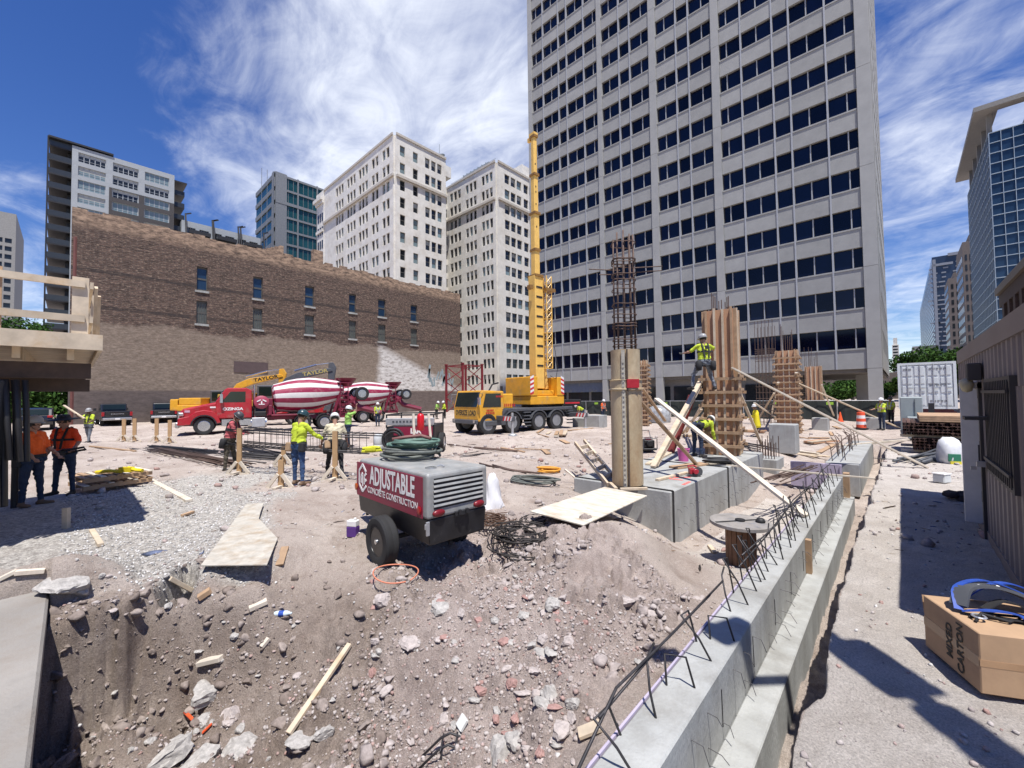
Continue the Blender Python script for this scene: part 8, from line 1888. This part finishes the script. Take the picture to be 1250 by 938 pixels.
XY, rq = polar(170000, 2.2, 11, 1); g, b_, ru = zones(*XY.T); pth = (XY[:, 0] > pe(XY[:, 1]))
clump = np.clip(.5+2.2*fbm(XY[:, 0]*.8, XY[:, 1]*.8, 3, 66), 0.05, 1)
XY = keep(XY, rq, np.where(pth, .022, np.clip(ru*.75+b_*.40, .10, 1)*clump)*ok(XY)); S = .0035+.013*rq.pareto(1.7, len(XY)).clip(0, 4.5)*.42
scatter('rubble', XY, S.clip(.0035, .045), RK, T1, 2)
# crumbly earth: clods of the soil's own colour, thick on the broken parts of the mound and the cut bank
CT = rock_templates(18, 2, 91, (.25, .65), .10)
XY, rq = polar(110000, 2.3, 9, 31); g, b_, ru = zones(*XY.T); cm = np.clip(.25+3.0*fbm(XY[:, 0]*1.1, XY[:, 1]*1.1, 4, 23), 0, 1)
X1 = XY[rq.uniform(size=len(XY)) < ru*cm*.42*(1-b_)*ok(XY)]; S = (.008+.020*rq.pareto(1.8, len(X1))*.6).clip(.010, .085); scatter('clods', X1, S, CLOD, CT, 32, .42)
bank = np.clip(1.6-np.abs(XY[:, 0]+6.2)*.9, .12, 1)*np.clip(2.2-XY[:, 1], 0, 1)
X2 = XY[rq.uniform(size=len(XY)) < b_*np.clip(cm+.25, 0, 1)*np.maximum(bank, .18)*.55*ok(XY)]; S = (.008+.020*rq.pareto(1.8, len(X2))*.6).clip(.010, .085); scatter('clods', X2, S, CLODB, CT, 33, .42)
XY, rq = polar(52000, 4.2, 16, 3, 60); g, b_, ru = zones(*XY.T); XY = keep(XY, rq, np.clip(g*1.0+.015, 0, 1)*ok(XY)); S = rq.uniform(.010, .026, len(XY)); scatter('gravel', XY, S, GV, rock_templates(8, 1, 8), 4, .3)
XY, rq = polar(9000, 8, 40, 9, 58); XY = keep(XY, rq, .55*np.clip(.4+2*fbm(XY[:, 0]*.25, XY[:, 1]*.25, 3, 12), .04, 1)*ok(XY)); S = (.02+.035*rq.pareto(2.4, len(XY))).clip(.02, .13); scatter('rubble', XY, S, RK, T1, 10)
XY, rq = polar(1500, 7, 32, 19, 55); XY = keep(XY, rq, .6*ok(XY)); S = (.03+.03*rq.pareto(2.4, len(XY))).clip(.03, .14)
flat = [(P*np.array([1.6, .35, .16]), F_) for P, F_ in rock_templates(8, 1, 30)]
scatter('debris', XY, S, rock_mat('site_scrap', [(0, (.03, .028, .027)), (.45, (.10, .07, .055)), (.7, (.34, .25, .17)), (.9, (.5, .47, .43)), (1, (.06, .10, .22))]), flat, 20, .45)
# larger pieces one by one
BIG = rock_templates(12, 3, 44); BIG = [(P*(1+.05*np.sin(9*P[:, [1]]+7*P[:, [0]])), F_) for P, F_ in BIG]
def chunk(k, u, v, r, m, name, label, cat, group=None, sq=(1, 1, .8), p=None):
    P, F_ = BIG[k % len(BIG)]; rq = random.Random(k*13+5); p = p or on(u, v); c = Vector((p.x, p.y, p.z+r*sq[2]*(.08 if group else .3))); A = (Matrix.Rotation(rq.uniform(0, 6), 3, 'Z') @ Matrix.Rotation(rq.uniform(-.4, .4), 3, 'X')); me = bpy.data.meshes.new(name)
    N3 = P*np.array(sq)*r; n1 = 1+.10*(vnoise(P[:, 0]*3+k, P[:, 1]*3+P[:, 2]*2, k)+.6*vnoise(P[:, 0]*7, P[:, 2]*7+P[:, 1]*5, k+1)); N3 = N3*n1[:, None]
    me.from_pydata([tuple(A @ Vector(q)) for q in N3], [], [tuple(f) for f in F_]); me.materials.append(m); me.update(); o = bpy.data.objects.new(name, me); COL.objects.link(o); o.location = c; return tag(o, label, cat, group)
for k, (u, v, r, lab) in enumerate(((75, 722, .20, 'rough grey concrete chunk at the corner of the pavement slab'), (253, 850, .17, 'pale concrete chunk standing on the brown slope beside the wood block'), (290, 915, .24, 'largest pale concrete chunk at the bottom of the pit'), (208, 922, .20, 'jagged pale concrete chunk at the bottom left of the pit'), (243, 930, .17, 'flat concrete chunk between the two largest pit chunks'),
    (250, 880, .09, 'small concrete chunk below the standing pale one'), (282, 878, .14, 'brownish concrete slab piece leaning into the pit'), (100, 728, .10, 'small grey stone right of the slab corner chunk'), (367, 905, .12, 'rounded stone at the lower end of the long lath'), (394, 900, .09, 'stone block right of the lath end'), (206, 740, .07, 'small stone at the pit head under the pale block'), (470, 735, .13, 'brown boulder below the orange hose ring'), (500, 790, .11, 'grey clod boulder in the middle of the mound'),
    (537, 742, .12, 'pale lump on the mound below the compressor'), (676, 742, .13, 'grey lump on the mound right of centre'), (765, 735, .15, 'broken clod sticking out of the mound near the wall'), (640, 752, .10, 'stone on the crest line left of the grey lump'), (632, 905, .13, 'pale block at the bottom of the mound'), (668, 850, .12, 'angular stone cluster piece above the bottom of the mound'), (612, 930, .14, 'concrete block at the bottom frame edge of the mound'))):
    chunk(k, u, v, r, CH if k not in (6, 11, 12, 15) else CLOD, 'concrete_chunk', lab, 'rubble chunk', 'large chunks lying in the pit and on the mound', (1, 1, .7))
rq = random.Random(77); n_b = 0
while n_b < 90:                                          # broken pink bricks strewn over the mound
    u, v = rq.gauss(650, 110), rq.uniform(690, 935)
    if not (440 < u < 800 and u < 1640-v*.97): continue
    p = on(u, v)
    if p.x > wl(p.y)-.05: continue
    near = p.length < 5.2; r = rq.uniform(.03, .08)
    chunk(n_b+3, u, v, r, BR if rq.random() < .38 else (CH if rq.random() < .2 else CLOD), 'brick_fragment', 'broken brick or stone fragment lying loose on the rubble mound below the compressor', 'brick fragment', 'broken fragments strewn over the rubble mound', (1.15, .75, .6), p); n_b += 1
n_b = 0
while n_b < 30:
    u, v = rq.uniform(110, 430), rq.uniform(700, 930); p = on(u, v); chunk(n_b+40, u, v, rq.uniform(.025, .06), CH if rq.random() < .5 else CLOD, 'stone_fragment', 'loose stone fragment lying on the brown slope of the pit', 'stone', 'stones strewn over the brown pit slope', (1, .9, .7), p); n_b += 1
# bottle, orange scraps, bent rebar tripod at the bottom edge
c = on(345, 755); b = thing('water_bottle', 'clear plastic water bottle with blue label on the brown slope', 'bottle', c+Vector((0, 0, .03)), .8); M = Matrix.Rotation(PI/2, 4, 'Y'); s = MB(); s.lathe([(.025, -.1), (.032, -.09), (.032, .05), (.014, .09), (.014, .11)], M, 12); s.build('bottle_body', mat('clear_plastic', (.6, .7, .75), .1), b, smooth=True); s = MB(); s.lathe([(.033, -.04), (.033, .02)], M, 12); s.build('bottle_label', BLU, b)
for u, v, u1, v1 in ((226, 876, 236, 886), (247, 900, 258, 890)):
    a, b_ = on(u, v), on(u1, v1); s = MB(); s.beam(a+Vector((0, 0, .03)), b_+Vector((0, 0, .03)), .03, .012); o = s.build('orange_scrap', ORC, None, True, loc=a); tag(o, 'orange plastic strip scrap in the pit, '+('upper left piece' if u == 226 else 'lower right piece by the chunks'), 'scrap')
c = on(547, 925); b = thing('rebar_chair', 'bent rebar chair poking up at the bottom edge of the mound', 'rebar', c); s = MB()
rv = Vector((math.cos(YAW), math.sin(YAW), 0)); fv = Vector((-rv.y, rv.x, 0))
for off in (0, .12): s.tube([rv*x+fv*off+Vector((0, 0, z)) for x, z in ((-.24, -.10), (-.08, .05), (.0, .09), (.08, .06), (.22, -.08))], .010, 6)
for x, z in ((-.06, .06), (.06, .07)): s.tube([rv*x+fv*(-.03)+Vector((0, 0, z)), rv*x+fv*.15+Vector((0, 0, z))], .008, 5); s.tube([rv*x+Vector((0, 0, z)), rv*(x+.01)+Vector((0, 0, z-.2))], .008, 5)
s.build('bent_bar', REBD, b, smooth=True)
p = on(800, 700); s = MB(); 
# scrap boards and bars among the column forms
rq = random.Random(21)
for k in range(26):
    u, v = rq.uniform(640, 1040), rq.uniform(522, 560)
    if 690 < u < 915 and v > 545: continue
    p = on(u, v); a = rq.uniform(0, PI); L_ = rq.uniform(.5, 1.8); d = Vector((math.cos(a), math.sin(a), 0))*L_/2; q0_, q1_ = p-d, p+d
    q0_.z = gz(q0_.x, q0_.y)+.04; q1_.z = gz(q1_.x, q1_.y)+.04
    board(q0_, q1_, rq.uniform(.06, .25), .035, rq.choice([LUMB, LUMD, LUMW, LUMD]), 'scrap board lying on the bare ground among the column forms and braces', 'scrap_board', 'scrap board', 'scrap boards scattered among the column forms')
for i, (u, v, n, a, L_, lab) in enumerate(((905, 528, 6, .4, 2.4, 'lumber stack left of the yellow raincoat worker'), (1005, 541, 5, 1.2, 2.0, 'lumber stack before the dark fence near the cone'), (690, 531, 6, 2.2, 2.6, 'lumber stack on the ground right of the crane jack'), (842, 534, 4, .9, 1.8, 'lumber stack behind the bending worker'), (985, 556, 4, 2.6, 1.7, 'lumber stack in the dirt by the purple form panel'))):
    p = on(u, v); b = thing('lumber_stack', lab, 'lumber stack', p, a); rq = random.Random(i)
    for k in range(n):
        s = MB(); y = (k % 3)*.22+rq.uniform(-.03, .03); z = .03+.07*(k//3); s.box((rq.uniform(-.2, .2), y, z), (L_*rq.uniform(.8, 1.1), .18, .05), Matrix.Rotation(rq.uniform(-.06, .06), 3, 'Z')); s.build('plank', rq.choice([LUMB, LUMD, LUMW, PLYR]), b, bevel=.004)
for i, (u0, v0, t0, u1, v1, lab) in enumerate(((856, 500, 15.2, 832, 531, 'low raking prop left of the tall form near the lumber stack'), (921, 492, 22, 957, 517, 'thin raking prop right of the yellow raincoat worker'), (899, 470, 15.3, 931, 546, 'raking prop from the tall form down to the rebar stub'), (1003, 470, 29, 1020, 513, 'raking prop right of the smaller timber form'), (945, 480, 24, 921, 520, 'raking prop left of the banded form crossing the bare cage'))):
    board(at(u0, v0, t0), gp(u1, v1, 0), .10, .05, LUMW if i % 2 else LUMB, lab)
bundle('rebar pile on the ground behind the concrete stub', 890, 540, 935, 549, 14, .4, REBD, .016, .12); bundle('rebar pile in the dirt before the purple form panel', 945, 590, 985, 575, 12, .35, REB, .014, .10)
# ================================================================== TREES
LEAF = rock_mat('green_leaf', [(0, (.018, .042, .010)), (.5, (.035, .085, .018)), (1, (.075, .145, .03))], .1); BARK = mat('tree_bark', (.09, .07, .055), .9, var=.3, scale=12)
def tree(label, loc, h, cr, seed, n=2600, name='street_tree', leaf=.16, low=.35, group=None):
    b = thing(name, label, 'tree', loc, seed*.7, group); rq = np.random.RandomState(seed); s = MB(); s.tube([(0, 0, -.2), (.05*cr, 0, h*.25), (0, .04*cr, h*.55), (.03*cr, 0, h*.85)], [h*.022, h*.018, h*.012, h*.004], 8)
    cl = []
    for k in range(11):
        a = rq.uniform(0, 2*PI); z = h*rq.uniform(low+.08, .95); q = cr*rq.uniform(.25, .8)*(1-abs((z/h-.62))*1.1); e = Vector((q*math.cos(a), q*math.sin(a), z)); z0 = h*rq.uniform(.22, .6); s.tube([(0, 0, min(z0, z-.1)), (e.x*.5, e.y*.5, (z0+z)/2+.1), e], [h*.009, h*.006, h*.002], 5); cl.append((e, cr*rq.uniform(.28, .5)))
    s.build('trunk', BARK, b, smooth=True)
    i = rq.randint(0, len(cl), n); C = np.array([c[0][:] for c in cl])[i]; Rr = np.array([c[1] for c in cl])[i]; d = rq.normal(size=(n, 3)); d /= np.linalg.norm(d, axis=1)[:, None]; P = C+d*(Rr*rq.uniform(.25, 1.05, n)**.6)[:, None]*np.array([1, 1, .75])
    a = rq.normal(size=(n, 3)); a /= np.linalg.norm(a, axis=1)[:, None]; c_ = np.cross(a, rq.normal(size=(n, 3))); c_ /= np.linalg.norm(c_, axis=1)[:, None]; w_ = (leaf*rq.uniform(.6, 1.4, n))[:, None]
    V = np.stack([P-a*w_, P+c_*w_*.55, P+a*w_, P-c_*w_*.55], 1).reshape(-1, 3); F = np.arange(4*n, dtype=np.int32)
    me = bpy.data.meshes.new('crown'); me.vertices.add(4*n); me.vertices.foreach_set('co', V.ravel()); me.loops.add(4*n); me.loops.foreach_set('vertex_index', F); me.polygons.add(n); me.polygons.foreach_set('loop_start', np.arange(0, 4*n, 4, dtype=np.int32)); me.update(calc_edges=True); me.materials.append(LEAF)
    o = bpy.data.objects.new('crown', me); COL.objects.link(o); o.parent = b; return b
def tr(label, u, vtop, t, cr, seed, **k): p = at(u, 486, t); h = at(u, vtop, t).z; return tree(label, (p.x, p.y, 0), h, cr, seed, **k)
tr('broad green street tree behind the shipping container left side', 1122, 429, 62, 4.0, 1, n=3200, leaf=.22); tr('green street tree above the right corner of the shipping container', 1152, 424, 58, 4.2, 2, n=3000, leaf=.2); tr('green street tree between the container and the shed', 1180, 424, 50, 3.8, 3, n=3000, leaf=.2); tr('small street tree left of the container by the tower corner', 1099, 462, 75, 2.2, 4, leaf=.25); tr('low street tree just above the container roof', 1138, 432, 80, 5, 14, n=2600, leaf=.28)
for k, (u, vt, t, cr) in enumerate(((1020, 468, 112, 6), (1040, 466, 105, 6), (1060, 467, 110, 6), (1078, 470, 118, 5))): tr(('leftmost', 'second', 'third', 'rightmost')[k]+' green tree seen through the open passage under the tower', u, vt, t, cr, 20+k, n=2200, leaf=.38, low=.12)
for k, (u, vt, t, cr, lab) in enumerate(((14, 452, 44, 6, 'leafy green tree under the deck left of the van'), (46, 456, 48, 6, 'leafy green tree under the deck above the van roof'), (68, 462, 52, 4, 'smaller leafy tree under the deck beside the brick corner'), (30, 388, 75, 6, 'tall tree top showing between the deck rails'), (58, 392, 82, 4, 'narrow tree top showing right of the deck rail post'), (-20, 440, 46, 6, 'green tree at the far left frame edge under the deck'))): tr(lab, u, vt, t, cr, 40+k, n=3600, leaf=.24, low=.15)
# far side of the street behind the left trees
b = thing('rear_garage', 'low dark garage wall beyond the trees left of the brick building', 'building', (-92, -14, 0)); s = MB(); s.mm((-100, -60, 0), (-92, -4, 7)); s.build('wall', BROWN, b, True); s = MB()
for k in range(9): s.mm((-91.98, -58+k*6, 1), (-91.9, -54+k*6, 5.5))
s.build('opening', G_DARK, b, True)
# blocks closing the view along the street and behind the tower
for lab, x0, y0, x1, y1, z, m_ in (('long low stone block across the street behind the tower passage', -30, 190, 30, 210, 9, BROWN), ('low pale block between the brick building and the terracotta building', -110, 140, -40, 160, 14, CREAM), ('grey block closing the street far behind the shipping container', 4, 250, 12, 290, 22, mat('grey_block', (.25, .25, .25), .8))):
    b = box_building('background_block', lab, x0, y0, x1, y1, z, m_); s = MB()
    for k in range(int((x1-x0)/5)):
        for q in range(max(1, int(z/4)-1)): s.mm((x0+1.2+k*5, y0-.12, 1.2+q*4), (x0+3.8+k*5, y0-.02, 3.6+q*4))
    o = s.build('window', G_DARK, b, True); o['kind'] = 'stuff'
# unseen mast, added only to throw the long shadow across the path and wall
b = thing('shadow_mast', 'unseen steel mast beside the viewer, added to cast the path shadow', 'shadow caster', (3.0, 1.1, 0)); h = 6.0
off = Vector((.31, -.20, 1))*(h/1.0)
pts = [Vector((*gp(u, v, z)[:2], 0))+Vector((.31*(h-z), -.20*(h-z), 0)) for u, v, z in ((1260, 960, 0), (1120, 850, 0), (1010, 775, 0), (905, 775, .02), (815, 795, -.4))]
s = MB(); s.cyl((3.0, 1.1, 0), (3.0, 1.1, h+.1), .11, .08, 12); s.build('pole', STEEL, b, True)
s = MB(); s.tube([Vector((3.0, 1.1, h))]+[p+Vector((0, 0, h)) for p in pts], [.09, .09, .085, .08, .07, .06], 10); s.build('arm', STEEL, b, True)
for (p, q, w_) in ((pts[0], pts[1], .30), (pts[1], pts[2], .42), (pts[3], pts[3]+Vector((-.25, .1, 0)), .50), (pts[4], pts[4]+Vector((-.12, .1, 0)), .34)):
    m_ = (p+q)/2; d = (q-p).normalized(); L_ = min((q-p).length*.8, .9); s = MB(); s.box((m_.x, m_.y, h-.15), (L_, w_, .34), Matrix.Rotation(math.atan2(d.y, d.x), 3, 'Z')); s.build('shadow_block', BLK, b, True, bevel=.05, seg=2)  # added boxes on the arm, sized to widen its cast shadow
